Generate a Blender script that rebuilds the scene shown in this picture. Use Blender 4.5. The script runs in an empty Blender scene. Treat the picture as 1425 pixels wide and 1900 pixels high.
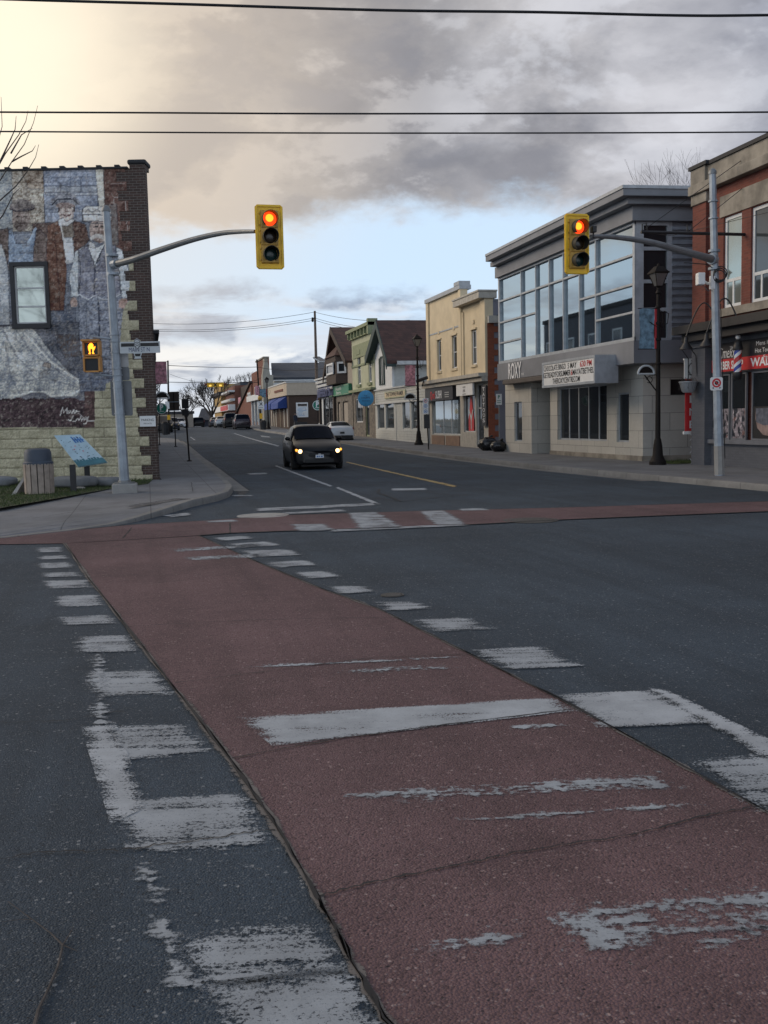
import bpy, bmesh, math, random
import numpy as np
from mathutils import Vector, Matrix
random.seed(7); np.random.seed(7)
S = bpy.context.scene
COL = S.collection
R_ = math.radians
# ------------------------------------------------------------------ camera
# world: X across the street (to the right), Y along the street, Z up
FPX, CXP, CYP, CAMH = 1850.0, 712.5, 950.0, 1.75
PITCH, ROLL, YAW = math.atan(170/FPX), -0.022, R_(13.2)
_sy, _cy = math.sin(YAW), math.cos(YAW)
_ct, _st = math.cos(PITCH), math.sin(PITCH)
CR0 = Vector((_cy, -_sy, 0)); CF0 = Vector((_sy, _cy, 0))
CF = Vector((_sy*_ct, _cy*_ct, -_st)); _U0 = Vector((_sy*_st, _cy*_st, _ct))
CR = math.cos(ROLL)*CR0 + math.sin(ROLL)*_U0
CU = -math.sin(ROLL)*CR0 + math.cos(ROLL)*_U0
cam = bpy.data.objects.new('camera', bpy.data.cameras.new('camera'))
COL.objects.link(cam)
cam.matrix_world = Matrix(((CR.x, CU.x, -CF.x, 0), (CR.y, CU.y, -CF.y, 0), (CR.z, CU.z, -CF.z, CAMH), (0, 0, 0, 1)))
cam.data.sensor_fit = 'VERTICAL'; cam.data.sensor_height = 36.0; cam.data.lens = FPX/1900*36
cam.data.clip_start = 0.05; cam.data.clip_end = 5000
S.camera = cam
S.view_settings.view_transform = 'Standard'; S.view_settings.look = 'None'
S.view_settings.exposure = 0.38; S.view_settings.gamma = 1
def ray(x, y): return CF + CR*((x-CXP)/FPX) + CU*((CYP-y)/FPX)
# ------------------------------------------------------------------ sky and sun
_b, _e = R_(-58), R_(26)
SUN_DIR = Vector((math.sin(_b)*math.cos(_e), math.cos(_b)*math.cos(_e), math.sin(_e)))      # behind the clouds on the left
SUN_EL = math.asin(SUN_DIR.z); SUN_AZ = math.atan2(SUN_DIR.x, SUN_DIR.y)
W = bpy.data.worlds.new('World'); S.world = W; W.use_nodes = True
def world():
    nt = W.node_tree; N = nt.nodes; L = nt.links; N.clear()
    def nd(t, **k):
        n = N.new(t)
        for a, b in k.items(): setattr(n, a, b)
        return n
    def math_(op, a, b=None, clamp=False):
        n = nd('ShaderNodeMath', operation=op, use_clamp=clamp)
        for i, q in enumerate((a, b)):
            if q is None: continue
            if isinstance(q, (int, float)): n.inputs[i].default_value = q
            else: L.new(q, n.inputs[i])
        return n.outputs[0]
    def sstep(v, a, b):
        n = nd('ShaderNodeMapRange', interpolation_type='SMOOTHSTEP')
        L.new(v, n.inputs[0]); n.inputs[1].default_value = a; n.inputs[2].default_value = b
        return n.outputs[0]
    def mix(f, a, b):
        n = nd('ShaderNodeMix', data_type='RGBA')
        if isinstance(f, (int, float)): n.inputs[0].default_value = f
        else: L.new(f, n.inputs[0])
        for i, q in ((6, a), (7, b)):
            if isinstance(q, tuple): n.inputs[i].default_value = (*q, 1)
            else: L.new(q, n.inputs[i])
        return n.outputs[2]
    tc = nd('ShaderNodeTexCoord').outputs['Generated']
    vm = nd('ShaderNodeVectorMath', operation='NORMALIZE'); L.new(tc, vm.inputs[0]); d = vm.outputs[0]
    sp = nd('ShaderNodeSeparateXYZ'); L.new(d, sp.inputs[0]); X, Y, Z = sp.outputs
    def dot(v):
        n = nd('ShaderNodeVectorMath', operation='DOT_PRODUCT'); L.new(d, n.inputs[0]); n.inputs[1].default_value = v
        return n.outputs['Value']
    def noise(vec, sc, det=6, ro=.55, dist=0.):
        n = nd('ShaderNodeTexNoise'); n.inputs['Scale'].default_value = sc; n.inputs['Detail'].default_value = det
        n.inputs['Roughness'].default_value = ro; n.inputs['Distortion'].default_value = dist; L.new(vec, n.inputs['Vector'])
        return n.outputs['Fac']
    den = math_('ADD', math_('MAXIMUM', Z, 0.0), 0.16)
    cb = nd('ShaderNodeCombineXYZ'); L.new(math_('DIVIDE', X, den), cb.inputs[0]); L.new(math_('DIVIDE', Y, den), cb.inputs[1]); cb.inputs[2].default_value = .0
    pl = cb.outputs[0]
    st = nd('ShaderNodeMapping'); st.inputs['Scale'].default_value = (1, 1, 1.9); L.new(d, st.inputs[0]); dv = st.outputs[0]
    st2 = nd('ShaderNodeMapping'); st2.inputs['Scale'].default_value = (1, 1, 6); st2.inputs['Location'].default_value = (3, 1, 2); L.new(d, st2.inputs[0]); ds = st2.outputs[0]
    n_big = noise(dv, 3.1, 7, .55, .3); n_med = noise(dv, 8.0, 8, .58, .15)
    of = nd('ShaderNodeVectorMath', operation='ADD'); L.new(dv, of.inputs[0]); of.inputs[1].default_value = tuple(x*.035 for x in (-CR0.x, -CR0.y, 1.9)); n_off = noise(of.outputs[0], 8.0, 8, .58, .15)
    puff = math_('SUBTRACT', n_med, n_off); n_fin = noise(dv, 22, 6, .62, .2)
    rgt = dot(tuple(CR0)); 
    # clear air
    sky = nd('ShaderNodeTexSky', sky_type='NISHITA'); sky.sun_disc = False
    sky.sun_elevation = SUN_EL; sky.sun_rotation = SUN_AZ; sky.altitude = 200
    skys = nd('ShaderNodeVectorMath', operation='SCALE'); L.new(sky.outputs[0], skys.inputs[0]); skys.inputs[3].default_value = 0.10
    clear = mix(.87, skys.outputs[0], (.53, .67, .83))
    clear = mix(sstep(Z, .14, .0), clear, (.54, .63, .76))
    # low flat cloud banks
    n_low = noise(ds, 5.5, 7, .6, .3)
    ztop = math_('ADD', Z, math_('MULTIPLY', math_('SUBTRACT', n_med, .5), .10))
    band = math_('MULTIPLY', sstep(ztop, .135, .112), sstep(Z, -.02, .01))
    lowm = math_('MULTIPLY', band, sstep(n_low, .38, .56))
    lowc = mix(sstep(puff, -.07, .07), (.27, .32, .41), (.54, .58, .64))
    c = mix(math_('MULTIPLY', lowm, .92), clear, lowc)
    wst = math_('MULTIPLY', math_('MULTIPLY', sstep(Z, .035, .055), sstep(Z, .085, .07)), sstep(n_low, .55, .42))
    c = mix(math_('MULTIPLY', wst, .7), c, (.82, .80, .76))
    # upper deck
    edge = math_('ADD', Z, math_('MULTIPLY', math_('SUBTRACT', n_big, .5), .09))
    edge = math_('ADD', edge, math_('MULTIPLY', math_('SUBTRACT', n_med, .5), .09))
    edge = math_('ADD', edge, math_('MULTIPLY', math_('SUBTRACT', n_fin, .5), .05))
    edge = math_('ADD', edge, math_('MULTIPLY', math_('ABSOLUTE', math_('SUBTRACT', rgt, -.03)), .05))
    deck = sstep(edge, .183, .222)
    dk = mix(sstep(n_big, .35, .65), (.235, .23, .245), (.37, .35, .335))
    dk = mix(math_('MULTIPLY', sstep(rgt, .05, -.28), .5), dk, (.47, .41, .36))
    dk = mix(math_('MULTIPLY', sstep(n_med, .42, .60), .42), dk, (.19, .20, .235))
    dk = mix(math_('MULTIPLY', sstep(n_fin, .45, .75), .14), dk, (.48, .47, .48))
    dk = mix(math_('MULTIPLY', sstep(n_med, .45, .8), .16), dk, (.40, .395, .42))
    dk = mix(sstep(rgt, .12, .42), dk, mix(sstep(n_big, .35, .65), (.215, .235, .30), (.32, .34, .40)))
    bl = mix(sstep(rgt, -.25, .25), (.62, .56, .50), (.62, .65, .72))
    dk = mix(math_('MULTIPLY', sstep(puff, .0, .11), .42), dk, mix(sstep(rgt, -.25, .2), (.62, .54, .46), (.50, .52, .57)))
    dk = mix(math_('MULTIPLY', sstep(puff, .0, -.11), .40), dk, (.16, .17, .205))
    rim = math_('MULTIPLY', sstep(edge, .225, .19), sstep(n_med, .38, .6))
    dk = mix(math_('MULTIPLY', rim, .55), dk, bl)
    dk = mix(math_('MULTIPLY', sstep(edge, .16, .26), math_('MULTIPLY', sstep(n_med, .55, .38), .35)), dk, (.215, .225, .27))
    gp = sstep(dot(tuple(ray(1100, 195).normalized())), .984, .9985)
    gap = math_('MULTIPLY', gp, sstep(math_('ADD', math_('MULTIPLY', n_big, .7), math_('MULTIPLY', n_med, .3)), .40, .60))
    dk = mix(math_('MULTIPLY', gap, .62), dk, (.64, .64, .68))
    c = mix(deck, c, dk)
    # warm light behind the cloud on the left
    gd = dot(tuple(ray(-120, 60).normalized()))
    glow = math_('POWER', sstep(gd, .974, 1.0), 1.3)
    glow = math_('MULTIPLY', glow, math_('ADD', .75, math_('MULTIPLY', n_big, .5)), True)
    c = mix(glow, c, (.98, .90, .72))
    gl2 = math_('MULTIPLY', sstep(gd, .90, .99), .42)
    c = mix(gl2, c, (.72, .60, .46))
    # the rest of the sky, behind and above the viewer, is open cloud a little brighter
    fwd = dot(tuple(CF0))
    c = mix(math_('MULTIPLY', sstep(fwd, .6, -.1), .92), c, mix(sstep(Z, .12, .62), (.92, 1.02, 1.16), (.20, .26, .36)))
    # below the horizon
    c = mix(sstep(Z, -.01, -.06), c, (.10, .105, .11))
    bg = nd('ShaderNodeBackground'); L.new(c, bg.inputs[0]); bg.inputs[1].default_value = 1.0
    out = nd('ShaderNodeOutputWorld'); L.new(bg.outputs[0], out.inputs[0])
world()
sl = bpy.data.lights.new('sun', 'SUN'); sl.energy = 1.2; sl.angle = R_(35); sl.color = (1, .80, .58)
so = bpy.data.objects.new('sun', sl); COL.objects.link(so)
so.rotation_euler = SUN_DIR.to_track_quat('Z', 'Y').to_euler()
# ------------------------------------------------------------------ terrain and pixel helpers
def terr(v):
    if v < 28: return 0.
    if v < 115: return .00013*(v-28)**2
    d = min(v, 145)-115
    return .00013*87**2 + .0226*d - .0226*d*d/60
SW = .15       # pavement height
def g(x, y, dz=0.):
    d = ray(x, y); h = lambda t: CAMH+d.z*t-terr(d.y*t)-dz
    t = .5
    while h(t) > 0 and t < 500: t *= 1.02
    lo, hi = t/1.02, t
    for _ in range(30):
        m = (lo+hi)/2
        if h(m) > 0: lo = m
        else: hi = m
    return Vector((d.x*lo, d.y*lo, CAMH+d.z*lo))
def cd(x, y, depth):           # the point at this distance in front of the viewer
    d = ray(x, y); k = depth/(d.x*CF0.x+d.y*CF0.y)
    return Vector((d.x*k, d.y*k, CAMH+d.z*k))
def depth_of(p): return p[0]*CF0.x+p[1]*CF0.y
def proj(P):
    v = np.asarray(P, float)-np.array([0, 0, CAMH]); dd = v@np.array(CF)
    return CXP+FPX*(v@np.array(CR))/dd, CYP-FPX*(v@np.array(CU))/dd
class Fr:
    """upright plane: s runs to the right as seen from outside, z up, o outwards"""
    def __init__(f, o, t):
        f.o = Vector((o[0], o[1], 0)); f.t = Vector((t[0], t[1], 0)).normalized(); f.n = Vector((f.t.y, -f.t.x, 0))
    def p(f, s, z, o=0.):
        v = f.o+f.t*s+f.n*o; return Vector((v.x, v.y, z))
    def px(f, x, y, o=0.):
        d = ray(x, y); q = f.o+f.n*o
        t = (q.dot(f.n))/(d.dot(f.n)); P = d*t
        return (Vector((P.x, P.y, 0))-q).dot(f.t), CAMH+P.z
    def q(f, x1, y1, x2, y2, o=0.):
        a = f.px(x1, y1, o); b = f.px(x2, y2, o); return a[0], b[0], b[1], a[1]     # s0,s1,z0,z1
    def off(f, o): return Fr(f.o+f.n*o, f.t)
# ------------------------------------------------------------------ materials
def new_mat(name):
    m = bpy.data.materials.new(name); m.use_nodes = True; nt = m.node_tree; nt.nodes.clear()
    out = nt.nodes.new('ShaderNodeOutputMaterial'); b = nt.nodes.new('ShaderNodeBsdfPrincipled'); nt.links.new(b.outputs[0], out.inputs[0])
    return m, nt, b, out
class NT:
    def __init__(s, nt): s.n = nt.nodes; s.l = nt.links
    def nd(s, t, **k):
        n = s.n.new(t)
        for a, b in k.items(): setattr(n, a, b)
        return n
    def set(s, n, i, v):
        if isinstance(v, bpy.types.NodeSocket): s.l.new(v, n.inputs[i])
        elif isinstance(v, tuple) and len(v) == 3 and n.inputs[i].type == 'RGBA': n.inputs[i].default_value = (*v, 1)
        else: n.inputs[i].default_value = v
    def m(s, op, a, b=0., c=None, clamp=False):
        n = s.nd('ShaderNodeMath', operation=op, use_clamp=clamp); s.set(n, 0, a); s.set(n, 1, b)
        if c is not None: s.set(n, 2, c)
        return n.outputs[0]
    def mix(s, f, a, b, bt='MIX'):
        n = s.nd('ShaderNodeMix', data_type='RGBA', blend_type=bt); s.set(n, 0, f); s.set(n, 6, a); s.set(n, 7, b); return n.outputs[2]
    def ss(s, v, a, b):
        n = s.nd('ShaderNodeMapRange', interpolation_type='SMOOTHSTEP'); s.set(n, 0, v); s.set(n, 1, a); s.set(n, 2, b); return n.outputs[0]
    def noise(s, vec, sc, det=4, ro=.55, dist=0., col=False):
        n = s.nd('ShaderNodeTexNoise'); s.set(n, 'Scale', sc); s.set(n, 'Detail', det); s.set(n, 'Roughness', ro); s.set(n, 'Distortion', dist)
        if vec is not None: s.l.new(vec, n.inputs['Vector'])
        return n.outputs['Color' if col else 'Fac']
    def mp(s, vec, sc=(1, 1, 1), loc=(0, 0, 0), rot=(0, 0, 0)):
        n = s.nd('ShaderNodeMapping'); s.l.new(vec, n.inputs[0]); n.inputs['Scale'].default_value = sc; n.inputs['Location'].default_value = loc; n.inputs['Rotation'].default_value = rot; return n.outputs[0]
    def pos(s): return s.nd('ShaderNodeNewGeometry').outputs['Position']
    def obj(s): return s.nd('ShaderNodeTexCoord').outputs['Object']
    def sz(s, a=1., b=1.):
        q = s.nd('ShaderNodeSeparateXYZ'); s.l.new(s.pos(), q.inputs[0])
        c = s.nd('ShaderNodeCombineXYZ'); s.l.new(s.m('ADD', s.m('MULTIPLY', q.outputs[0], a), s.m('MULTIPLY', q.outputs[1], b)), c.inputs[0]); s.l.new(q.outputs[2], c.inputs[1]); return c.outputs[0]
    def bump(s, b, h, st=.5, d=.02):
        n = s.nd('ShaderNodeBump'); s.set(n, 'Strength', st); s.set(n, 'Distance', d); s.l.new(h, n.inputs['Height']); s.l.new(n.outputs[0], b.inputs['Normal'])
M = {}
def plain(name, col, rough=.6, metal=0., var=.12, sc=4., bump=0., spec=None, coat=0.):
    m, nt, b, o = new_mat(name); t = NT(nt); P = t.obj()
    n = t.noise(P, sc, 5, .6)
    lo = tuple(c*(1-var) for c in col); hi = tuple(min(1, c*(1+var)) for c in col)
    t.set(b, 'Base Color', t.mix(t.ss(n, .3, .7), lo, hi))
    b.inputs['Metallic'].default_value = metal
    t.set(b, 'Roughness', t.m('ADD', t.m('MULTIPLY', t.noise(P, sc*3, 3), .2), max(0., rough-.1)))
    if spec is not None: b.inputs['Specular IOR Level'].default_value = spec
    if coat: b.inputs['Coat Weight'].default_value = coat; b.inputs['Coat Roughness'].default_value = .05
    if bump: t.bump(b, t.noise(P, sc*8, 5), bump, .01)
    M[name] = m; return m
def emis(name, col, st):
    m, nt, b, o = new_mat(name); b.inputs['Base Color'].default_value = (*col, 1)
    b.inputs['Emission Color'].default_value = (*col, 1); b.inputs['Emission Strength'].default_value = st; M[name] = m; return m
def brick(name, c1, c2, mortar, bw=.22, bh=.075, ms=.012, ab=(1., 1.), stain=.25, rough=.85, bump=.6, offs=.5, vscale=1., squ=False):
    m, nt, b, o = new_mat(name); t = NT(nt); v = t.sz(*ab)
    wob = t.noise(v, 3, 3, .5, 0, True)
    vv = t.nd('ShaderNodeVectorMath', operation='ADD'); t.l.new(v, vv.inputs[0])
    sc = t.nd('ShaderNodeVectorMath', operation='SCALE'); t.l.new(wob, sc.inputs[0]); sc.inputs[3].default_value = ms*.6; t.l.new(sc.outputs[0], vv.inputs[1])
    n = t.nd('ShaderNodeTexBrick'); n.offset = offs; t.l.new(vv.outputs[0], n.inputs['Vector'])
    t.set(n, 'Color1', c1); t.set(n, 'Color2', c2); t.set(n, 'Mortar', mortar); t.set(n, 'Scale', 1.); t.set(n, 'Mortar Size', ms/2)
    t.set(n, 'Brick Width', bw); t.set(n, 'Row Height', bh); t.set(n, 'Mortar Smooth', .2); t.set(n, 'Bias', 0.)
    st = t.noise(v, .7, 6, .65); st2 = t.noise(v, 9, 5, .6)
    c = t.mix(t.m('MULTIPLY', t.ss(st, .4, .75), stain), n.outputs[0], tuple(x*.45 for x in c1))
    c = t.mix(t.m('MULTIPLY', t.ss(st2, .5, .8), .25), c, tuple(min(1, x*1.35) for x in c1))
    t.set(b, 'Base Color', c); b.inputs['Roughness'].default_value = rough
    h = t.m('ADD', t.m('MULTIPLY', n.outputs['Fac'], -1.), t.m('MULTIPLY', t.noise(v, 60, 4), .35))
    t.bump(b, h, bump, .012)
    M[name] = m; return m
def glass(name, col, rough=.03, metal=0., spec=.8):
    m, nt, b, o = new_mat(name); t = NT(nt)
    P = t.pos(); n = t.noise(P, .8, 2)
    t.set(b, 'Base Color', t.mix(n, tuple(c*.8 for c in col), tuple(c*1.2 for c in col)))
    b.inputs['Roughness'].default_value = rough; b.inputs['Metallic'].default_value = metal; b.inputs['Specular IOR Level'].default_value = spec
    t.bump(b, t.noise(P, 1.3, 2), .05, .02)
    M[name] = m; return m
# ---- ground materials
def asphalt(name, base, red=False):
    m, nt, b, o = new_mat(name); t = NT(nt); P = t.pos()
    big = t.noise(P, .35, 5, .6); med = t.noise(P, 3.2, 4, .6)
    st = t.noise(t.mp(P, (2.2, .12, 1)), 1., 4, .6)
    vr = t.nd('ShaderNodeTexVoronoi'); t.l.new(P, vr.inputs['Vector']); t.set(vr, 'Scale', 95. if red else 120.)
    vr2 = t.nd('ShaderNodeTexVoronoi'); t.l.new(P, vr2.inputs['Vector']); t.set(vr2, 'Scale', 42.)
    fine = t.noise(P, 160, 3, .6)
    sp = t.nd('ShaderNodeSeparateColor'); t.l.new(vr.outputs['Color'], sp.inputs[0])
    sp2 = t.nd('ShaderNodeSeparateColor'); t.l.new(vr2.outputs['Color'], sp2.inputs[0])
    c = t.mix(t.ss(big, .32, .68), tuple(x*.72 for x in base), tuple(x*1.26 for x in base))
    oil = t.noise(P, .9, 6, .7, .6); c = t.mix(t.m('MULTIPLY', t.ss(oil, .56, .72), .55), c, tuple(x*.45 for x in base))
    c = t.mix(t.m('MULTIPLY', t.ss(med, .35, .75), .35), c, tuple(x*1.35 for x in base))
    c = t.mix(t.m('MULTIPLY', t.ss(st, .42, .7), .55), c, tuple(x*.62 for x in base))
    # stones of the aggregate, light and dark
    stone = (.30, .23, .22) if red else (.25, .26, .27)
    f1 = t.m('MULTIPLY', t.ss(sp.outputs[0], .80, .90), t.ss(vr.outputs['Distance'], .6, .25))
    c = t.mix(t.m('MULTIPLY', f1, .55), c, stone)
    c = t.mix(t.m('MULTIPLY', t.ss(sp.outputs[1], .6, .95), .60), c, tuple(x*.42 for x in base))
    f2 = t.m('MULTIPLY', t.ss(sp2.outputs[0], .93, .97), t.ss(vr2.outputs['Distance'], .45, .25))
    c = t.mix(t.m('MULTIPLY', f2, .6), c, tuple(x*1.3 for x in stone))
    c = t.mix(t.m('MULTIPLY', t.ss(t.m('MULTIPLY', sp2.outputs[1], t.ss(vr2.outputs['Distance'], .5, .2)), .88, .95), .8), c, (.012, .012, .014))
    t.set(b, 'Base Color', c); b.inputs['Roughness'].default_value = .82; b.inputs['Specular IOR Level'].default_value = .3
    h = t.m('ADD', t.m('MULTIPLY', vr.outputs['Distance'], -.9), t.m('ADD', t.m('MULTIPLY', fine, .5), t.m('MULTIPLY', sp.outputs[2], .5)))
    t.bump(b, h, 1.0, .008)
    M[name] = m; return m
asphalt('asphalt', (.047, .066, .088)); asphalt('red_asphalt', (.146, .088, .092), True)
def paint(name, col, wear, fine=1.):
    """road paint: wears through in streaks and grains; the edge attribute eats its borders"""
    m, nt, b, o = new_mat(name); t = NT(nt); P = t.pos()
    at = t.nd('ShaderNodeAttribute'); at.attribute_name = 'edge'; e = at.outputs['Fac']
    rot = t.mp(P, (1, 1, 1), rot=(0, 0, R_(-12)+YAW+R_(10)))
    streak = t.noise(t.mp(rot, (1.1, 14, 1)), 1., 5, .65); patch = t.noise(rot, 2.6, 5, .6); gr = t.noise(P, 70*fine, 3, .7)
    v = t.m('ADD', t.m('MULTIPLY', streak, .36), t.m('ADD', t.m('MULTIPLY', patch, .24), t.m('MULTIPLY', gr, .40)))
    v = t.m('ADD', t.m('MULTIPLY', t.m('SUBTRACT', v, .5), 3.2), .5)
    k = t.m('ADD', v, t.m('MULTIPLY', t.m('MINIMUM', e, 1.), .42))
    mask = t.m('MULTIPLY', t.ss(k, wear-.12, wear+.16), .93)
    pc = t.mix(t.ss(patch, .35, .7), tuple(x*.72 for x in col), col)
    pc = t.mix(t.m('MULTIPLY', t.ss(gr, .5, .75), .45), pc, tuple(x*.45 for x in col))
    t.set(b, 'Base Color', pc); b.inputs['Roughness'].default_value = .7; t.bump(b, gr, .5, .004)
    tr = t.nd('ShaderNodeBsdfTransparent'); mx = t.nd('ShaderNodeMixShader'); t.l.new(mask, mx.inputs[0]); t.l.new(tr.outputs[0], mx.inputs[1]); t.l.new(b.outputs[0], mx.inputs[2]); t.l.new(mx.outputs[0], o.inputs[0])
    M[name] = m; return m
PW = (.50, .53, .56)
paint('paint_fresh', (.42, .45, .48), .60); paint('paint_worn', (.35, .38, .41), .74); paint('paint_faint', (.30, .33, .36), 1.05)
paint('paint_patch', (.36, .39, .42), .86, .35); paint('paint_yellow', (.55, .38, .14), .70)
paint('grit', (.15, .135, .125), .66, .8); paint('crack_dark', (.012, .012, .014), .25, .5); paint('stain_dark', (.035, .036, .04), .8, .3)
def concrete(name, base, slab=None, rough=.85):
    m, nt, b, o = new_mat(name); t = NT(nt); P = t.pos()
    a = t.noise(P, .6, 6, .65); d = t.noise(P, 7, 5, .6); f = t.noise(P, 90, 3, .7)
    c = t.mix(t.ss(a, .3, .7), tuple(x*.72 for x in base), tuple(x*1.15 for x in base))
    c = t.mix(t.m('MULTIPLY', t.ss(d, .45, .75), .35), c, tuple(x*.55 for x in base))
    c = t.mix(t.m('MULTIPLY', t.ss(f, .5, .8), .3), c, tuple(x*1.4 for x in base))
    if slab:
        n = t.nd('ShaderNodeTexBrick'); n.offset = 0; t.l.new(P, n.inputs['Vector']); t.set(n, 'Brick Width', slab[0]); t.set(n, 'Row Height', slab[1]); t.set(n, 'Scale', 1.); t.set(n, 'Mortar Size', .011)
        c = t.mix(t.m('MULTIPLY', n.outputs['Fac'], .7), c, tuple(x*.3 for x in base))
    t.set(b, 'Base Color', c); b.inputs['Roughness'].default_value = rough; t.bump(b, t.m('ADD', f, t.m('MULTIPLY', d, 2.)), .4, .006)
    M[name] = m; return m
concrete('pavement', (.165, .17, .18), (1.5, 1.5)); concrete('kerb', (.20, .195, .185), (60, 1.7)); concrete('concrete_pale', (.33, .32, .30)); concrete('boulder', (.19, .20, .21))
plain('soil', (.06, .05, .035), .95, var=.3, sc=2, bump=.5)
# ------------------------------------------------------------------ mesh building
WM = {}
def tagp(o, label=None, cat=None, group=None, kind=None):
    if label: o['label'] = label
    if cat: o['category'] = cat
    if group: o['group'] = group
    if kind: o['kind'] = kind
    return o
def thing(name, label, cat, loc=(0, 0, 0), rz=0., group=None, rx=0.):
    o = bpy.data.objects.new(name, None); COL.objects.link(o); o.empty_display_size = .2
    m = Matrix.Translation(Vector(loc)) @ Matrix.Rotation(rz, 4, 'Z') @ Matrix.Rotation(rx, 4, 'X'); o.matrix_world = m; WM[o.name] = m
    return tagp(o, label, cat, group)
class MB:
    def __init__(s): s.v = []; s.f = []; s.m = []; s.attr = None
    def add(s, vs, fs, mi=0):
        k = len(s.v); s.v += [tuple(v) for v in vs]; s.f += [tuple(k+i for i in f) for f in fs]; s.m += [mi]*len(fs); return s
    def quad(s, a, b, c, d, mi=0): return s.add([a, b, c, d], [(0, 1, 2, 3)], mi)
    def hexa(s, p, mi=0):       # 8 points: bottom ring 4, top ring 4
        return s.add(p, [(0, 3, 2, 1), (4, 5, 6, 7), (0, 1, 5, 4), (1, 2, 6, 5), (2, 3, 7, 6), (3, 0, 4, 7)], mi)
    def box(s, x0, x1, y0, y1, z0, z1, mi=0):
        return s.hexa([(x0, y0, z0), (x1, y0, z0), (x1, y1, z0), (x0, y1, z0), (x0, y0, z1), (x1, y0, z1), (x1, y1, z1), (x0, y1, z1)], mi)
    def fbox(s, F, s0, s1, z0, z1, o0, o1, mi=0):
        return s.hexa([F.p(a, z, o) for z in (z0, z1) for a, o in ((s0, o0), (s1, o0), (s1, o1), (s0, o1))], mi)
    def prism(s, pts, z0, z1, mi=0):    # pts: 2-D outline; z1 may be a list
        n = len(pts); zb = z0 if isinstance(z0, (list, tuple)) else [z0]*n; zt = z1 if isinstance(z1, (list, tuple)) else [z1]*n
        vs = [(p[0], p[1], z) for p, z in zip(pts, zb)]+[(p[0], p[1], z) for p, z in zip(pts, zt)]
        fs = [tuple(range(n))[::-1], tuple(range(n, 2*n))]+[(i, (i+1) % n, n+(i+1) % n, n+i) for i in range(n)]
        return s.add(vs, fs, mi)
    def fprism(s, F, pts, o0, o1, mi=0):   # outline in (s,z) of a frame, thick along o
        n = len(pts); vs = [F.p(a, z, o0) for a, z in pts]+[F.p(a, z, o1) for a, z in pts]
        fs = [tuple(range(n))[::-1], tuple(range(n, 2*n))]+[(i, (i+1) % n, n+(i+1) % n, n+i) for i in range(n)]
        return s.add(vs, fs, mi)
    def tube(s, pts, rad, n=8, mi=0, cap=True):
        pts = [Vector(p) for p in pts]; k = len(pts); rad = rad if isinstance(rad, (list, tuple)) else [rad]*k
        vs = []; ref = None
        for i, p in enumerate(pts):
            d = (pts[min(i+1, k-1)]-pts[max(i-1, 0)]).normalized()
            if ref is None: ref = Vector((0, 0, 1)) if abs(d.z) < .9 else Vector((1, 0, 0))
            a = d.cross(ref).normalized(); b = a.cross(d).normalized(); ref = b if b.length > 0 else ref
            for j in range(n):
                an = 2*math.pi*j/n; vs.append(p+(a*math.cos(an)+b*math.sin(an))*rad[i])
        fs = [(i*n+j, i*n+(j+1) % n, (i+1)*n+(j+1) % n, (i+1)*n+j) for i in range(k-1) for j in range(n)]
        if cap: fs += [tuple(range(n))[::-1], tuple(range((k-1)*n, k*n))]
        return s.add(vs, fs, mi)
    def lathe(s, c, prof, n=20, mi=0, ax=None):   # prof: (r, h) ; ax: axis matrix
        vs = []; c = Vector(c)
        for r, h in prof:
            for j in range(n):
                an = 2*math.pi*j/n; v = Vector((r*math.cos(an), r*math.sin(an), h)); vs.append(c+(ax @ v if ax else v))
        k = len(prof); fs = [(i*n+j, i*n+(j+1) % n, (i+1)*n+(j+1) % n, (i+1)*n+j) for i in range(k-1) for j in range(n)]
        fs += [tuple(range(n))[::-1], tuple(range((k-1)*n, k*n))]
        return s.add(vs, fs, mi)
    def ball(s, c, r, n=10, mi=0, sc=(1, 1, 1)):
        prof = []; vs = []; m = n//2+1
        for i in range(m+1):
            a = math.pi*i/m
            for j in range(n):
                b = 2*math.pi*j/n; vs.append((c[0]+r*sc[0]*math.sin(a)*math.cos(b), c[1]+r*sc[1]*math.sin(a)*math.sin(b), c[2]+r*sc[2]*math.cos(a)))
        return s.add(vs, [(i*n+j, i*n+(j+1) % n, (i+1)*n+(j+1) % n, (i+1)*n+j) for i in range(m) for j in range(n)], mi)
    def build(s, name, mats, parent=None, smooth=False, local=False, loc=None, bevel=0., norm=True, label=None, cat=None, group=None, kind=None, merge=False, sharp=35):
        me = bpy.data.meshes.new(name)
        if not isinstance(mats, (list, tuple)): mats = [mats]
        if parent is not None: mw = WM[parent.name]
        elif loc is not None: mw = Matrix.Translation(Vector(loc))
        else:
            a = np.array(s.v); mw = Matrix.Translation(Vector(((a[:, 0].min()+a[:, 0].max())/2, (a[:, 1].min()+a[:, 1].max())/2, a[:, 2].min())))
        inv = mw.inverted()
        vs = s.v if local else [inv @ Vector(v) for v in s.v]
        me.from_pydata([tuple(v) for v in vs], [], s.f); me.update()
        for m in mats: me.materials.append(M[m] if isinstance(m, str) else m)
        me.polygons.foreach_set('material_index', s.m)
        if norm or merge:
            bm = bmesh.new(); bm.from_mesh(me)
            if merge: bmesh.ops.remove_doubles(bm, verts=bm.verts, dist=1e-4)
            if norm: bmesh.ops.recalc_face_normals(bm, faces=bm.faces)
            bm.to_mesh(me); bm.free()
        if smooth:
            me.polygons.foreach_set('use_smooth', [True]*len(me.polygons)); me.set_sharp_from_angle(angle=R_(sharp))
        if s.attr is not None:
            at = me.attributes.new('edge', 'FLOAT', 'POINT'); at.data.foreach_set('value', s.attr)
        o = bpy.data.objects.new(name, me); COL.objects.link(o)
        if parent is not None: o.parent = parent
        else: o.matrix_world = mw
        WM[o.name] = mw
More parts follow.
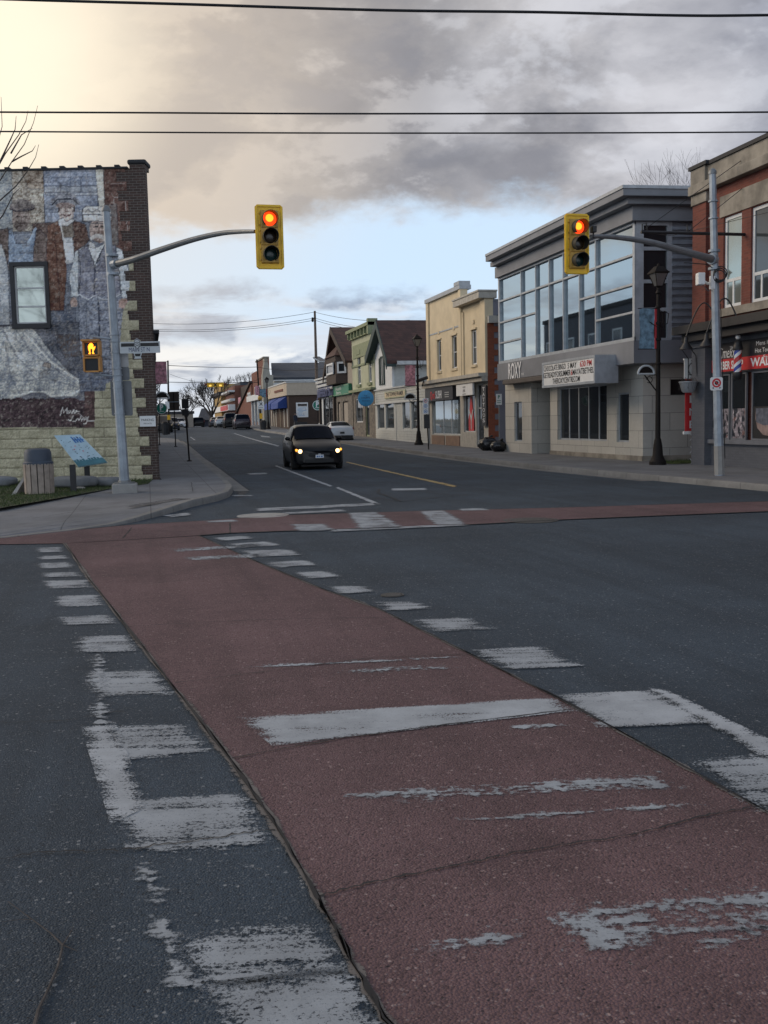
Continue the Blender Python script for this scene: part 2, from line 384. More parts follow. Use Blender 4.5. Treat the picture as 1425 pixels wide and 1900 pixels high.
        if bevel:
            md = o.modifiers.new('bevel', 'BEVEL'); md.width = bevel; md.segments = 2; md.limit_method = 'ANGLE'; md.angle_limit = R_(50)
        return tagp(o, label, cat, group, kind)
def text_mb(F, s, z, o, string, h, width=None, align='CENTER', shear=0., bold=0., depth=.006, vertical=False):
    """letters as geometry standing on frame F; (s,z) is the bottom centre (or left) of the line"""
    mb = MB()
    if vertical:
        n = len(string)
        for i, chh in enumerate(string):
            a = text_mb(F, s, z+(n-1-i)*h*1.28, o, chh, h, None, 'CENTER', shear, bold, depth); mb.add(a.v, a.f)
        return mb
    cu = bpy.data.curves.new('t', 'FONT'); cu.body = string; cu.size = 1; cu.shear = shear; cu.offset = bold; cu.resolution_u = 3
    ob = bpy.data.objects.new('t', cu); COL.objects.link(ob)
    bpy.context.view_layer.update()
    me = bpy.data.meshes.new_from_object(ob.evaluated_get(bpy.context.evaluated_depsgraph_get()))
    if len(me.vertices):
        a = np.array([v.co[:] for v in me.vertices]); x0, x1 = a[:, 0].min(), a[:, 0].max(); k = h/.70
        kx = k if width is None else width/max(1e-6, x1-x0)
        sh = -(x0+x1)/2*kx if align == 'CENTER' else -x0*kx
        vs = [F.p(s+sh+v[0]*kx, z+v[1]*k, o) for v in a]
        mb.add(vs, [tuple(p.vertices) for p in me.polygons])
    bpy.data.objects.remove(ob); bpy.data.curves.remove(cu); bpy.data.meshes.remove(me)
    return mb
def letters(parent, F, s, z, o, string, h, mat, width=None, name='lettering', **k):
    mb = text_mb(F, s, z, o, string, h, width, **k)
    if mb.v: return mb.build(name, mat, parent, norm=False)
# ================================================================== GROUND
def sheet(name, poly, mat, dz, grid=None, label=None):
    """flat outline laid on the terrain"""
    mb = MB(); vs = [(p[0], p[1], terr(p[1])+dz) for p in poly]; mb.add(vs, [tuple(range(len(vs)))])
    return mb.build(name, mat, kind='structure')
def strip_y(name, x0f, x1f, ys, mat, dz, kind='structure'):
    mb = MB(); vs = []
    for y in ys: vs += [(x0f(y), y, terr(y)+dz), (x1f(y), y, terr(y)+dz)]
    mb.add(vs, [(2*i, 2*i+1, 2*i+3, 2*i+2) for i in range(len(ys)-1)])
    return mb.build(name, mat, kind=kind)
# one ground sheet to the horizon, following the rise of the street
YS = [-300, -60, -20, 0, 10, 20, 28]+[28+i*3 for i in range(1, 30)]+[118, 122, 127, 132, 138, 145, 160, 200, 300, 600, 2500]
mb = MB(); XS = [-1500, -300, -60, 0, 60, 300, 1500]
vs = [(x, y, terr(y)-.004) for y in YS for x in XS]; n = len(XS)
mb.add(vs, [(i*n+j, i*n+j+1, (i+1)*n+j+1, (i+1)*n+j) for i in range(len(YS)-1) for j in range(n-1)])
mb.build('ground', 'soil', kind='structure')
strip_y('road', lambda y: -60 if y < 28 else -12, lambda y: 80 if y < 26 else 26, [y for y in YS if -60 <= y <= 600], 'asphalt', 0.0)
# red bands across the junction
def P2(pts): return [tuple(g(*p)[:2]) for p in pts]
bl = P2([(120, 1009), (165, 1075), (255, 1190), (340, 1300), (430, 1415), (505, 1525), (590, 1670), (655, 1790), (712, 1895)])
br = P2([(370, 995), (480, 1045), (600, 1095), (700, 1130), (870, 1215), (1050, 1305), (1240, 1410), (1425, 1512)])
l2 = (bl[-1][0]+.62, bl[-1][1]-1.8); l3 = (l2[0]+1.2, l2[1]-3.5)
def extr(a, b, k): return (b[0]+(b[0]-a[0])*k, b[1]+(b[1]-a[1])*k)
r2 = extr(br[-3], br[-1], 1.2); r3 = extr(br[-1], r2, 1.2)
near_red = bl+[l2, l3, r3, r2]+br[::-1]
def tri_sheet(name, poly, mat, dz):
    from mathutils.geometry import tessellate_polygon
    v = [Vector((p[0], p[1], 0)) for p in poly]; t = tessellate_polygon([v]); mb = MB()
    mb.add([(p[0], p[1], terr(p[1])+dz) for p in poly], [tuple(q) for q in t]); return mb.build(name, mat, kind='structure')
tri_sheet('red_crossing_band', near_red, 'red_asphalt', .006)
top = P2([(-160, 1013), (0, 998), (130, 985), (240, 975), (380, 967), (520, 957), (780, 949), (1030, 943), (1425, 931), (1600, 926)])
bot = P2([(-160, 1022), (0, 1011), (120, 1009.4), (370, 994.6), (430, 990), (600, 984), (860, 975), (1050, 965), (1425, 950), (1600, 943)])
tri_sheet('far_red_band', top+bot[::-1], 'red_asphalt', .010)
# ---------------- painted markings: quads drawn on the road, with ragged worn edges
def marking(mb, quad, nx=14, ny=6, jit=.0):
    c = [g(*q) for q in quad]; vs = []; ed = []
    lu = (c[1]-c[0]).length; lv = (c[3]-c[0]).length; fu = min(.5, .12/max(lu, .01)); fv = min(.5, .09/max(lv, .01))
    us = sorted(set([0, fu, 1-fu, 1]+[i/nx for i in range(1, nx) if fu < i/nx < 1-fu])); vvs = sorted(set([0, fv, 1-fv, 1]+[i/ny for i in range(1, ny) if fv < i/ny < 1-fv]))
    for v in vvs:
        for u in us:
            p = (c[0]*(1-u)+c[1]*u)*(1-v)+(c[3]*(1-u)+c[2]*u)*v
            vs.append((p.x, p.y, terr(p.y)+mb.dz)); ed.append(0. if (u in (0, 1) or v in (0, 1)) else 1.)
    n = len(us); mb.add(vs, [(i*n+j, i*n+j+1, (i+1)*n+j+1, (i+1)*n+j) for i in range(len(vvs)-1) for j in range(n-1)])
    mb.attr = (mb.attr or [])+ed
def bars(name, quads, mat, dz):
    mb = MB(); mb.dz = dz
    for q in quads: marking(mb, q)
    return mb.build(name, mat, norm=False, kind='structure')
def hb(x0, x1, yc, h, sl=-.035, sk=.45):   # bar: nearly level in view, its ends leaning with the lane
    d = sl*(x1-x0)/2
    return [(x0, yc-h/2-d), (x1-sk*h, yc-h/2+d), (x1+sk*h*.6, yc+h/2+d), (x0+.25*h, yc+h/2-d)]
bars('crosswalk_bars_left', [hb(62, 124, 1021, 10), hb(66, 132, 1035, 8), hb(66, 142, 1050, 12), hb(74, 158, 1067, 10), hb(76, 177, 1085, 16), hb(94, 200, 1116, 22),
    hb(100, 225, 1152, 18), hb(130, 262, 1196, 34), hb(150, 318, 1270, 50)], 'paint_worn', .008)
bars('crosswalk_bars_near', [[(172, 1350), (362, 1343), (402, 1402), (205, 1416)], [(205, 1482), (462, 1470), (520, 1572), (232, 1596)]], 'paint_worn', .008)
bars('crosswalk_edge_patch', [[(150, 1352), (215, 1343), (275, 1500), (205, 1535)]], 'paint_fresh', .012)
bars('crosswalk_edge_left', [[(225, 1590), (305, 1588), (335, 1690), (252, 1700)], [(250, 1695), (330, 1685), (362, 1785), (290, 1800)], [(155, 1200), (205, 1197), (215, 1350), (160, 1352)],
    [(205, 1416), (245, 1412), (262, 1480), (215, 1484)], [(272, 1780), (345, 1765), (400, 1845), (310, 1860)]], 'paint_patch', .010)
bars('crosswalk_bar_bottom', [[(320, 1738), (625, 1702), (675, 1812), (368, 1850)], [(355, 1830), (668, 1790), (735, 1915), (420, 1985)]], 'paint_worn', .008)
bars('crosswalk_bars_right', [[(392, 999), (455, 994), (478, 1000), (405, 1006)], [(415, 1010), (500, 1005), (528, 1013), (440, 1019)], [(440, 1023), (540, 1020), (570, 1031), (470, 1036)],
    [(485, 1044), (575, 1040), (600, 1050), (505, 1056)], [(535, 1063), (610, 1060), (640, 1071), (560, 1077)], [(600, 1089), (680, 1087), (712, 1099), (625, 1105)],
    [(690, 1118), (775, 1116), (808, 1131), (715, 1137)], [(760, 1150), (870, 1146), (930, 1170), (790, 1176)], [(868, 1208), (1010, 1200), (1085, 1238), (930, 1248)]], 'paint_worn', .011)
bars('crosswalk_bar_bright', [[(1030, 1292), (1215, 1282), (1320, 1345), (1110, 1356)]], 'paint_fresh', .0125)
bars('crosswalk_edge_bright', [[(1200, 1280), (1238, 1284), (1560, 1440), (1520, 1475)]], 'paint_fresh', .0155)
bars('crosswalk_bars_right_near', [[(1270, 1412), (1440, 1400), (1560, 1480), (1400, 1520)]], 'paint_worn', .011)
bars('red_band_bar', [[(438, 1334), (1025, 1296), (1072, 1322), (505, 1388)]], 'paint_fresh', .012)
bars('red_band_patches', [[(595, 1472), (1235, 1432), (1290, 1470), (640, 1500)], [(830, 1518), (1310, 1486), (1345, 1500), (850, 1538)], [(1000, 1690), (1500, 1615), (1590, 1745), (1050, 1785)],
    [(740, 1760), (960, 1710), (1000, 1755), (770, 1800)], [(430, 1238), (855, 1217), (870, 1224), (450, 1246)], [(580, 1246), (850, 1234), (870, 1243), (600, 1256)], [(930, 1350), (1050, 1340), (1065, 1350), (945, 1362)],
    [(300, 1020), (480, 1010), (500, 1016), (320, 1026)], [(330, 1034), (490, 1028), (510, 1036), (345, 1042)], [(1240, 1740), (1480, 1700), (1500, 1740), (1260, 1790)]], 'paint_patch', .011)
bars('far_crosswalk_bars', [[(535, 974), (606, 973), (628, 986), (545, 988)], [(640, 953), (705, 951), (755, 981), (660, 984)], [(775, 950), (830, 948), (872, 974), (800, 977)],
    [(600, 984.5), (860, 973), (875, 976.5), (610, 989)], [(520, 952), (640, 946), (650, 950), (530, 956)], [(845, 945), (905, 943), (912, 948), (850, 950)], [(375, 968), (440, 965), (445, 969), (380, 972)],
    [(295, 958), (350, 952), (362, 957), (315, 962)]], 'paint_worn', .016)
bars('lane_lines', [[(509, 865), (514, 864), (618, 902), (612, 904)], [(622, 906), (628, 904), (708, 936), (698, 938)], [(432, 804), (436, 804), (520, 827), (515, 829)], [(352, 811), (355, 811), (364, 817), (360, 817)],
    [(722, 907), (790, 906), (796, 910), (726, 911)]], 'paint_fresh', .010)
bars('stop_line', [[(470, 944), (705, 933), (708, 938), (472, 950)], [(455, 879), (497, 877), (500, 880), (460, 882)], [(425, 919), (472, 919), (474, 921), (428, 922)],
    [(483, 808), (500, 810), (503, 812), (485, 811)]], 'paint_worn', .010)
bars('yellow_lane_line', [[(640, 858), (645, 857), (850, 902), (842, 905)]], 'paint_yellow', .010)
# ---------------- joints, cracks and crumbled edges
def crack(mb, pts, w, amp=6, n=12, jz=.013):
    P = []
    for a, b in zip(pts[:-1], pts[1:]):
        A, B = g(*a), g(*b)
        for i in range(n): P.append(A.lerp(B, i/n))
    P.append(g(*pts[-1])); vs = []; k = len(P)
    for i, p in enumerate(P):
        d = (P[min(i+1, k-1)]-P[max(0, i-1)]).normalized(); nn = Vector((-d.y, d.x, 0)); ww = w*random.uniform(.35, 1.2)
        o = nn*random.uniform(-1, 1)*amp*.001
        for sg in (-1, 1): q = p+o+nn*sg*ww/2; vs.append((q.x, q.y, terr(q.y)+jz))
    mb.add(vs, [(2*i, 2*i+1, 2*i+3, 2*i+2) for i in range(k-1)])
mb = MB()
crack(mb, [(430, 1410), (620, 1375), (850, 1345), (1060, 1320)], .016, 8)
crack(mb, [(325, 1270), (480, 1250), (700, 1222), (880, 1216)], .012, 8)
crack(mb, [(590, 1668), (700, 1640), (850, 1610), (960, 1586), (1180, 1552), (1320, 1515), (1430, 1497)], .013, 8, 14)
crack(mb, [(230, 1165), (480, 1152), (745, 1147)], .012, 6); crack(mb, [(210, 1090), (350, 1078), (420, 1075)], .012, 6)
crack(mb, [(-20, 1603), (60, 1588), (220, 1582), (350, 1565), (510, 1543)], .012, 14, 14)
crack(mb, [(-20, 1345), (120, 1340), (230, 1322)], .010, 14)
crack(mb, [(427, 972), (427, 990)], .03); crack(mb, [(245, 980), (228, 1000)], .03)
crack(mb, [(640, 928), (700, 925), (745, 931), (800, 925), (870, 918)], .05, 30); crack(mb, [(745, 931), (700, 915), (705, 908)], .05, 30)
crack(mb, [(760, 912), (800, 915), (870, 921)], .04, 30); crack(mb, [(500, 866), (455, 879), (400, 888)], .04, 20)
crack(mb, [(660, 899), (700, 902)], .04, 30)
mb.build('road_cracks', 'crack_dark', norm=False, kind='structure').data
mb = MB()
for e, off in ((bl, -.0), (br, .0)):
    pass
def edge_strip(name, pts, w0, mat, dz, side=0., n=6):
    mb = MB(); P = []
    for a, b in zip(pts[:-1], pts[1:]):
        for i in range(n): P.append(Vector((a[0]+(b[0]-a[0])*i/n, a[1]+(b[1]-a[1])*i/n, 0)))
    P.append(Vector((*pts[-1], 0))); vs = []; ed = []; k = len(P)
    for i, p in enumerate(P):
        d = (P[min(i+1, k-1)]-P[max(0, i-1)]).normalized(); nn = Vector((-d.y, d.x, 0)); ww = w0*(random.uniform(.8, 1.1) if w0 < .03 else random.uniform(.5, 1.3))
        for sg, e in ((-1, 0), (-.4, 1), (.4, 1), (1, 0)): q = p+nn*(sg*ww/2+side)+nn*random.uniform(-.01, .01); vs.append((q.x, q.y, terr(q.y)+dz)); ed.append(float(e))
    mb.add(vs, [(4*i+j, 4*i+j+1, 4*i+5+j, 4*i+4+j) for i in range(k-1) for j in range(3)]); mb.attr = ed
    return mb.build(name, mat, norm=False, kind='structure')
edge_strip('crumbled_joint', bl+[l2], .055, 'grit', .0105); edge_strip('dark_joint', bl+[l2], .013, 'crack_dark', .0135)
edge_strip('right_joint', br+[r2], .012, 'crack_dark', .0135); edge_strip('right_crumbled_joint', br+[r2], .04, 'grit', .0105)
edge_strip('far_band_edge', bot[3:], .06, 'crack_dark', .0145); edge_strip('far_band_top_edge', top, .05, 'crack_dark', .0125)
# manhole covers and patches
def manhole(px, py, r, mat, label):
    p = g(px, py); mb = MB(); mb.lathe((p.x, p.y, terr(p.y)+.002), [(r*1.18, 0), (r*1.18, .008), (r, .009), (r, .004), (r*.9, .010), (.01, .012)], 24)
    o = mb.build('manhole_cover', mat, label=label, cat='manhole cover'); return o
plain('iron', (.06, .058, .055), .6, .5, .3, 12, .3)
manhole(488, 957, .42, 'paint_manhole' if 'paint_manhole' in M else 'concrete_pale', 'pale round cover set in the road behind the far stop line')
o = manhole(985, 966, .40, 'iron', 'dark sunken iron cover at the lower edge of the far red band')
o = manhole(728, 1105, .10, 'iron', 'tiny dark valve cover in the asphalt right of the crossing bars')
# ---------------- pavements: raised slabs with kerbs
def slab(name, outer, inner, kw=.17):
    """outer: kerb polyline (road side), inner: polyline on the far side; builds kerb + pavement top"""
    kb = MB(); n = len(outer); P = [Vector((p[0], p[1], 0)) for p in outer]; Q = []
    H = [(SW if len(p) < 3 else p[2]) for p in outer]
    for i in range(n):
        d = (P[min(i+1, n-1)]-P[max(0, i-1)]).normalized(); nn = Vector((-d.y, d.x, 0))
        if nn.dot(Vector((inner[0][0]+inner[-1][0], inner[0][1]+inner[-1][1], 0))/2-P[i]) < 0: nn = -nn
        Q.append(P[i]+nn*kw)
    vs = []
    for p, q, h in zip(P, Q, H):
        e = terr(p.y); k = (q-p)*.12
        vs += [(p.x, p.y, e-.05), (p.x, p.y, e+h-.03), (p.x+k.x, p.y+k.y, e+h), (q.x, q.y, terr(q.y)+h)]
    kb.add(vs, [(4*i+j, 4*i+j+1, 4*i+5+j, 4*i+4+j) for i in range(n-1) for j in range(3)])
    kb.build(name+'_kerb', 'kerb', kind='structure', smooth=True)
    m = MB(); hq = [h-.003 for h in H]; poly = [(q.x, q.y, terr(q.y)+h) for q, h in zip(Q, hq)]+[(a, b, terr(b)+SW-.003) for a, b in inner]
    from mathutils.geometry import tessellate_polygon
    t = tessellate_polygon([[Vector((a, b, 0)) for a, b, c in poly]]); m.add(poly, [tuple(x) for x in t])
    m.build(name, 'pavement', kind='structure')
LK = [(*P2([(-260, 1032)])[0], .02), (*P2([(-100, 1012)])[0], .02), (*P2([(0, 1000)])[0], .02), (*P2([(130, 986)])[0], .02), (*P2([(210, 976)])[0], .04)]+[(*q, h) for q, h in zip(P2([(250, 969), (300, 957), (360, 940), (405, 930), (425, 923), (432, 914)]), (.07, .11, .15, .15, .15, .15))]
LK += [(2.15, 27.2), (2.22, 32), (2.3, 40), (2.35, 51), (2.45, 62), (2.5, 74), (2.45, 84), (1.9, 88), (.9, 91)]+[(.8, y) for y in (95, 100, 106, 112, 118, 126, 135, 145, 170)]
slab('left_pavement', LK, [(.3, y) for y in (170, 145, 135, 126, 118, 112, 106, 100, 95, 91, 84, 74, 62, 51, 40, 32)]+[(.35, 30.2), (-10, 31.5), (-22, 29)])
edge_strip('left_gutter', [p[:2] for p in LK[9:]], .5, 'stain_dark', .004, side=-.25, n=2)
mb = MB()   # pale concrete gutter beside the kerb
gx = [(2.15, 26.0), (2.15, 27.2), (2.22, 32), (2.3, 40), (2.35, 51), (2.45, 62), (2.5, 74), (2.45, 84)]
mb.add([v for x, y in gx for v in ((x-.02, y, terr(y)+.005), (x+.36, y, terr(y)+.005))], [(2*i, 2*i+1, 2*i+3, 2*i+2) for i in range(len(gx)-1)]); mb.build('left_gutter_pan', 'kerb', kind='structure')
RK = [(17.5, 12.5), (14.6, 14), (13.6, 16), (13.3, 19), (13.0, 24), (12.72, 31), (12.75, 40), (13.0, 52), (13.25, 62), (13.35, 72), (13.2, 82), (12.9, 92), (12.6, 101), (12.2, 106), (12.0, 110), (12.0, 116), (12.0, 124), (12.0, 134), (12, 145), (12, 175)]
slab('right_pavement', [(a, b) for a, b in RK], [(y_, z_) for y_, z_ in [(30, 175), (30, 145), (30, 134), (30, 124), (30, 116), (30, 106), (30, 92), (30, 82), (30, 72), (30, 62), (30, 52), (30, 40), (30, 31), (30, 24), (30, 12.5)]])
mb = MB()
gx = RK[4:14]
mb.add([v for x, y in gx for v in ((x-.36, y, terr(y)+.005), (x+.02, y, terr(y)+.005))], [(2*i, 2*i+1, 2*i+3, 2*i+2) for i in range(len(gx)-1)]); mb.build('right_gutter_pan', 'kerb', kind='structure')
# ramp stain on the left corner
edge_strip('ramp_stain', P2([(240, 955), (290, 945), (340, 938)]), .5, 'stain_dark', SW+.004)
# crack in the left pavement
mb = MB()
def crack_dz(pts, w, dz):
    P = [g(a, b, dz) for a, b in pts]; Q = []
    for a, b in zip(P[:-1], P[1:]):
        for i in range(6): Q.append(a.lerp(b, i/6)+Vector((random.uniform(-.01, .01), random.uniform(-.01, .01), 0)))
    Q.append(P[-1]); vs = []
    for i, p in enumerate(Q):
        d = (Q[min(i+1, len(Q)-1)]-Q[max(0, i-1)]).normalized(); nn = Vector((-d.y, d.x, 0))*w*random.uniform(.3, .7)
        for sg in (-1, 1): q = p+nn*sg; vs.append((q.x, q.y, terr(q.y)+dz+.004))
    mb.add(vs, [(2*i, 2*i+1, 2*i+3, 2*i+2) for i in range(len(Q)-1)])
crack_dz([(60, 962), (150, 948), (240, 938), (330, 925)], .02, SW); crack_dz([(280, 898), (330, 895), (400, 893)], .015, SW); crack_dz([(355, 895), (358, 912)], .015, SW)
mb.build('pavement_cracks', 'crack_dark', norm=False, kind='structure')
# fallen twig at the lower left
mb = MB(); plain('twig_bark', (.055, .048, .045), .9, var=.3, sc=20)
def gp(x, y, dz=.012): p = g(x, y); return Vector((p.x, p.y, dz))
mb.tube([gp(15, 1678), gp(60, 1712), gp(95, 1738), gp(117, 1760), gp(108, 1800), gp(90, 1842), gp(72, 1880), gp(60, 1930)], [.0015, .002, .0025, .004, .0045, .005, .006, .006], 6)
mb.tube([gp(117, 1760), gp(128, 1742), gp(137, 1726)], [.003, .002, .001], 5); mb.tube([gp(117, 1760), gp(132, 1766), gp(143, 1771)], [.0025, .002, .001], 5); mb.tube([gp(60, 1712), gp(40, 1712), gp(5, 1716)], [.002, .0015, .001], 5)
mb.build('twig', 'twig_bark', label='thin forked twig lying on the asphalt at the lower left', cat='twig')
# ---------------- grass
def grass_patch(name, poly, hmat, n, dz=SW, h=.07):
    from mathutils.geometry import tessellate_polygon
    v = [Vector((p[0], p[1], 0)) for p in poly]; t = tessellate_polygon([v]); mb = MB()
    mb.add([(p[0], p[1], terr(p[1])+dz+.004) for p in poly], [tuple(q) for q in t], 1)
    tris = [(v[a], v[b], v[c]) for a, b, c in t]; ar = [((b-a).cross(c-a)).length for a, b, c in tris]
    for _ in range(n):
        a, b, c = random.choices(tris, ar)[0]; u, w = random.random(), random.random()
        if u+w > 1: u, w = 1-u, 1-w
        p = a+(b-a)*u+(c-a)*w; z = terr(p.y)+dz; an = random.uniform(0, 6.3); hh = h*random.uniform(.4, 1.4); wd = .008
        dx, dy = math.cos(an)*wd, math.sin(an)*wd; lx, ly = random.uniform(-.04, .04), random.uniform(-.04, .04)
        mb.add([(p.x-dx, p.y-dy, z), (p.x+dx, p.y+dy, z), (p.x+lx, p.y+ly, z+hh)], [(0, 1, 2)], 0)
    return mb.build(name, [hmat, 'turf'], norm=False, kind='stuff', label=None)
m, nt, b, o = new_mat('grass_blade'); t = NT(nt); nn_ = t.noise(t.pos(), 1.6, 4); t.set(b, 'Base Color', t.mix(t.ss(nn_, .35, .65), (.035, .055, .016), (.075, .105, .03))); b.inputs['Roughness'].default_value = .8; M['grass_blade'] = m
plain('turf', (.035, .045, .018), .95, var=.4, sc=3, bump=.4)
tp = lambda pts: [tuple(g(x, y, SW)[:2]) for x, y in pts]
o = grass_patch('grass', tp([(-200, 952), (0, 943), (110, 924), (200, 908), (275, 898)])+[(.1, 30.3), (-4, 31.6), (-9, 32.8), (-13, 33.9)], 'grass_blade', 26000)
tagp(o, 'strip of short grass at the foot of the mural wall', 'grass')
o = grass_patch('grass', [(16.3, 28.9), (16.4, 30.6), (21, 31.5), (21, 29)], 'grass_blade', 5000)
tagp(o, 'small patch of grass between the barber building and the theatre', 'grass')
# ================================================================== BUILDINGS
brick('brick_dark', (.055, .036, .030), (.085, .050, .040), (.17, .15, .13), ms=.016, ab=(1.06, 0.))
brick('brick_red', (.20, .056, .038), (.13, .040, .030), (.17, .10, .075), ms=.008, stain=.5)
brick('brick_red_far', (.20, .07, .045), (.15, .055, .04), (.25, .14, .10), ms=.012, stain=.4)
brick('brick_quoin', (.32, .095, .045), (.25, .07, .035), (.12, .07, .05), ms=.010, stain=.2)
brick('brick_grey', (.115, .12, .135), (.10, .105, .12), (.085, .09, .10), ms=.008, stain=.2)
brick('brick_brown', (.085, .05, .035), (.065, .04, .03), (.10, .08, .065), ms=.012, stain=.3)
brick('stone_panel', (.54, .52, .465), (.46, .445, .40), (.17, .165, .155), bw=1.18, bh=.60, ms=.016, offs=.5, stain=.22, bump=.5)
brick('fieldstone', (.22, .19, .155), (.10, .09, .08), (.14, .13, .11), bw=.3, bh=.17, ms=.02, stain=.3)
brick('shingle', (.105, .052, .042), (.060, .034, .030), (.035, .022, .02), bw=.34, bh=.15, ms=.014, stain=.25)
brick('shingle_dark', (.052, .062, .08), (.075, .085, .10), (.04, .045, .055), bw=.5, bh=.25, ms=.03, stain=.3)
brick('shingle_mid', (.075, .06, .055), (.055, .045, .042), (.03, .025, .025), bw=.4, bh=.2, ms=.02, stain=.3)
plain('stone_cornice', (.26, .235, .195), .9, var=.35, sc=1.3, bump=.5)
plain('fascia_grey', (.20, .21, .23), .6, var=.10, sc=1, bump=.1); plain('metal_cap', (.34, .36, .38), .45, .3)
plain('fascia_dark', (.02, .021, .024), .7); plain('stucco_cream', (.66, .555, .38), .9, var=.08, sc=1.2, bump=.25); plain('stucco_trim', (.44, .415, .36), .8)
plain('pale_trim', (.52, .53, .52), .6); plain('white_paint', (.66, .68, .68), .6, var=.06); plain('frame_grey', (.40, .43, .46), .45, .3); plain('black_paint', (.018, .018, .02), .5)
plain('grey_wall', (.20, .20, .235), .85, var=.10, sc=1, bump=.2); plain('grey_trim', (.15, .155, .17), .7); plain('soffit', (.10, .10, .11), .8)
plain('corrugated', (.25, .28, .32), .5, .2); plain('stucco_green', (.44, .455, .32), .85, var=.1, sc=1.2); plain('green_trim', (.25, .28, .17), .8); plain('dark_green', (.035, .06, .058), .7)
plain('roof_dark', (.045, .045, .05), .9); plain('wood_dark', (.05, .035, .028), .8); plain('siding_pale', (.50, .515, .49), .8, var=.08); plain('tan_wall', (.34, .30, .25), .85)
plain('sign_black', (.02, .02, .024), .5); plain('sign_red', (.55, .03, .035), .5); plain('sign_white', (.78, .78, .76), .5, var=.04); plain('letter_black', (.02, .02, .02), .6); plain('letter_red', (.6, .02, .03), .6)
plain('letter_white', (.8, .8, .8), .5, var=.03); plain('door_dark', (.04, .04, .045), .6); plain('rust_slab', (.10, .085, .075), .7)
plain('blue_canvas', (.03, .07, .27), .8); plain('blue_sign', (.06, .32, .60), .5); plain('navy', (.02, .035, .12), .6); plain('green_sign', (.02, .19, .10), .5); plain('stucco_beige', (.52, .44, .34), .9, var=.06); plain('brown_tile', (.26, .17, .12), .8)
plain('stone_grey', (.30, .29, .25), .9, var=.2, sc=.6); plain('banner_pink', (.5, .24, .28), .8, var=.5, sc=6); plain('tan_panel', (.20, .165, .12), .8)
glass('glass_dark', (.018, .022, .026), spec=.7); glass('glass_mid', (.05, .06, .065), spec=.9); glass('glass_shop', (.36, .43, .46), .03, .6, .9); glass('glass_pale', (.40, .44, .40), .05, .7, .8)
m, nt, b, o = new_mat('glass_mirror'); t = NT(nt); fr_ = t.nd('ShaderNodeFresnel'); fr_.inputs[0].default_value = 1.5; gl_ = t.nd('ShaderNodeBsdfGlossy'); t.set(gl_, 'Color', (.80, .92, .98)); gl_.inputs['Roughness'].default_value = .02
tr_ = t.nd('ShaderNodeBsdfTransparent'); tr_.inputs[0].default_value = (.42, .48, .50, 1); mx_ = t.nd('ShaderNodeMixShader'); t.l.new(t.m('ADD', t.m('MULTIPLY', fr_.outputs[0], .7), .46, clamp=True), mx_.inputs[0]); t.l.new(tr_.outputs[0], mx_.inputs[1]); t.l.new(gl_.outputs[0], mx_.inputs[2]); t.l.new(mx_.outputs[0], o.inputs[0]); M['glass_mirror'] = m
def opening_wall(mb, F, s0, s1, z0, z1, ops, th=.25, mi=0, o=0., mr=None):
    """wall slab with real openings (s0,s1,z0,z1), each with reveals"""
    mr = mi if mr is None else mr
    ss = sorted(set([s0, s1]+[a for q in ops for a in q[:2]])); zz = sorted(set([z0, z1]+[a for q in ops for a in q[2:4]]))
    ss = [a for a in ss if s0 <= a <= s1]; zz = [a for a in zz if z0 <= a <= z1]
    for a, b in zip(ss[:-1], ss[1:]):
        for c, d in zip(zz[:-1], zz[1:]):
            ms, mz = (a+b)/2, (c+d)/2
            if any(q[0] < ms < q[1] and q[2] < mz < q[3] for q in ops): continue
            for oo in (o, o-th): mb.quad(F.p(a, c, oo), F.p(b, c, oo), F.p(b, d, oo), F.p(a, d, oo), mi)
    for a, b, c, d in [q[:4] for q in ops]:
        pts = [(a, c), (b, c), (b, d), (a, d)]
        for i in range(4):
            u, v = pts[i], pts[(i+1) % 4]; mb.quad(F.p(u[0], u[1], o), F.p(v[0], v[1], o), F.p(v[0], v[1], o-th), F.p(u[0], u[1], o-th), mr)
    pts = [(s0, z0), (s1, z0), (s1, z1), (s0, z1)]
    for i in range(4):
        u, v = pts[i], pts[(i+1) % 4]; mb.quad(F.p(u[0], u[1], o), F.p(v[0], v[1], o), F.p(v[0], v[1], o-th), F.p(u[0], u[1], o-th), mi)
def window(par, F, q, fm='white_paint', gm='glass_dark', fw=.07, vb=(), hb_=(), o=-.10, name='window', bw=.045, deep=.06, label=None):
    a, b, c, d = q; mb = MB()
    mb.fbox(F, a, a+fw, c, d, o-deep, o); mb.fbox(F, b-fw, b, c, d, o-deep, o); mb.fbox(F, a+fw, b-fw, c, c+fw, o-deep, o); mb.fbox(F, a+fw, b-fw, d-fw, d, o-deep, o)
    for v in vb: s = a+(b-a)*v; mb.fbox(F, s-bw/2, s+bw/2, c+fw, d-fw, o-deep+.003, o-.004)
    for h in hb_: z = c+(d-c)*h; mb.fbox(F, a+fw, b-fw, z-bw/2, z+bw/2, o-deep+.006, o-.008)
    w = mb.build(name, fm, par, label=label)
    p = MB(); p.fbox(F, a+fw*.5, b-fw*.5, c+fw*.5, d-fw*.5, o-deep*.7, o-deep*.5); p.build('pane', gm, w)
    return w
def box_part(par, name, F, q, o0, o1, mat, bevel=0.):
    return MB().fbox(F, q[0], q[1], q[2], q[3], o0, o1).build(name, mat, par, bevel=bevel)
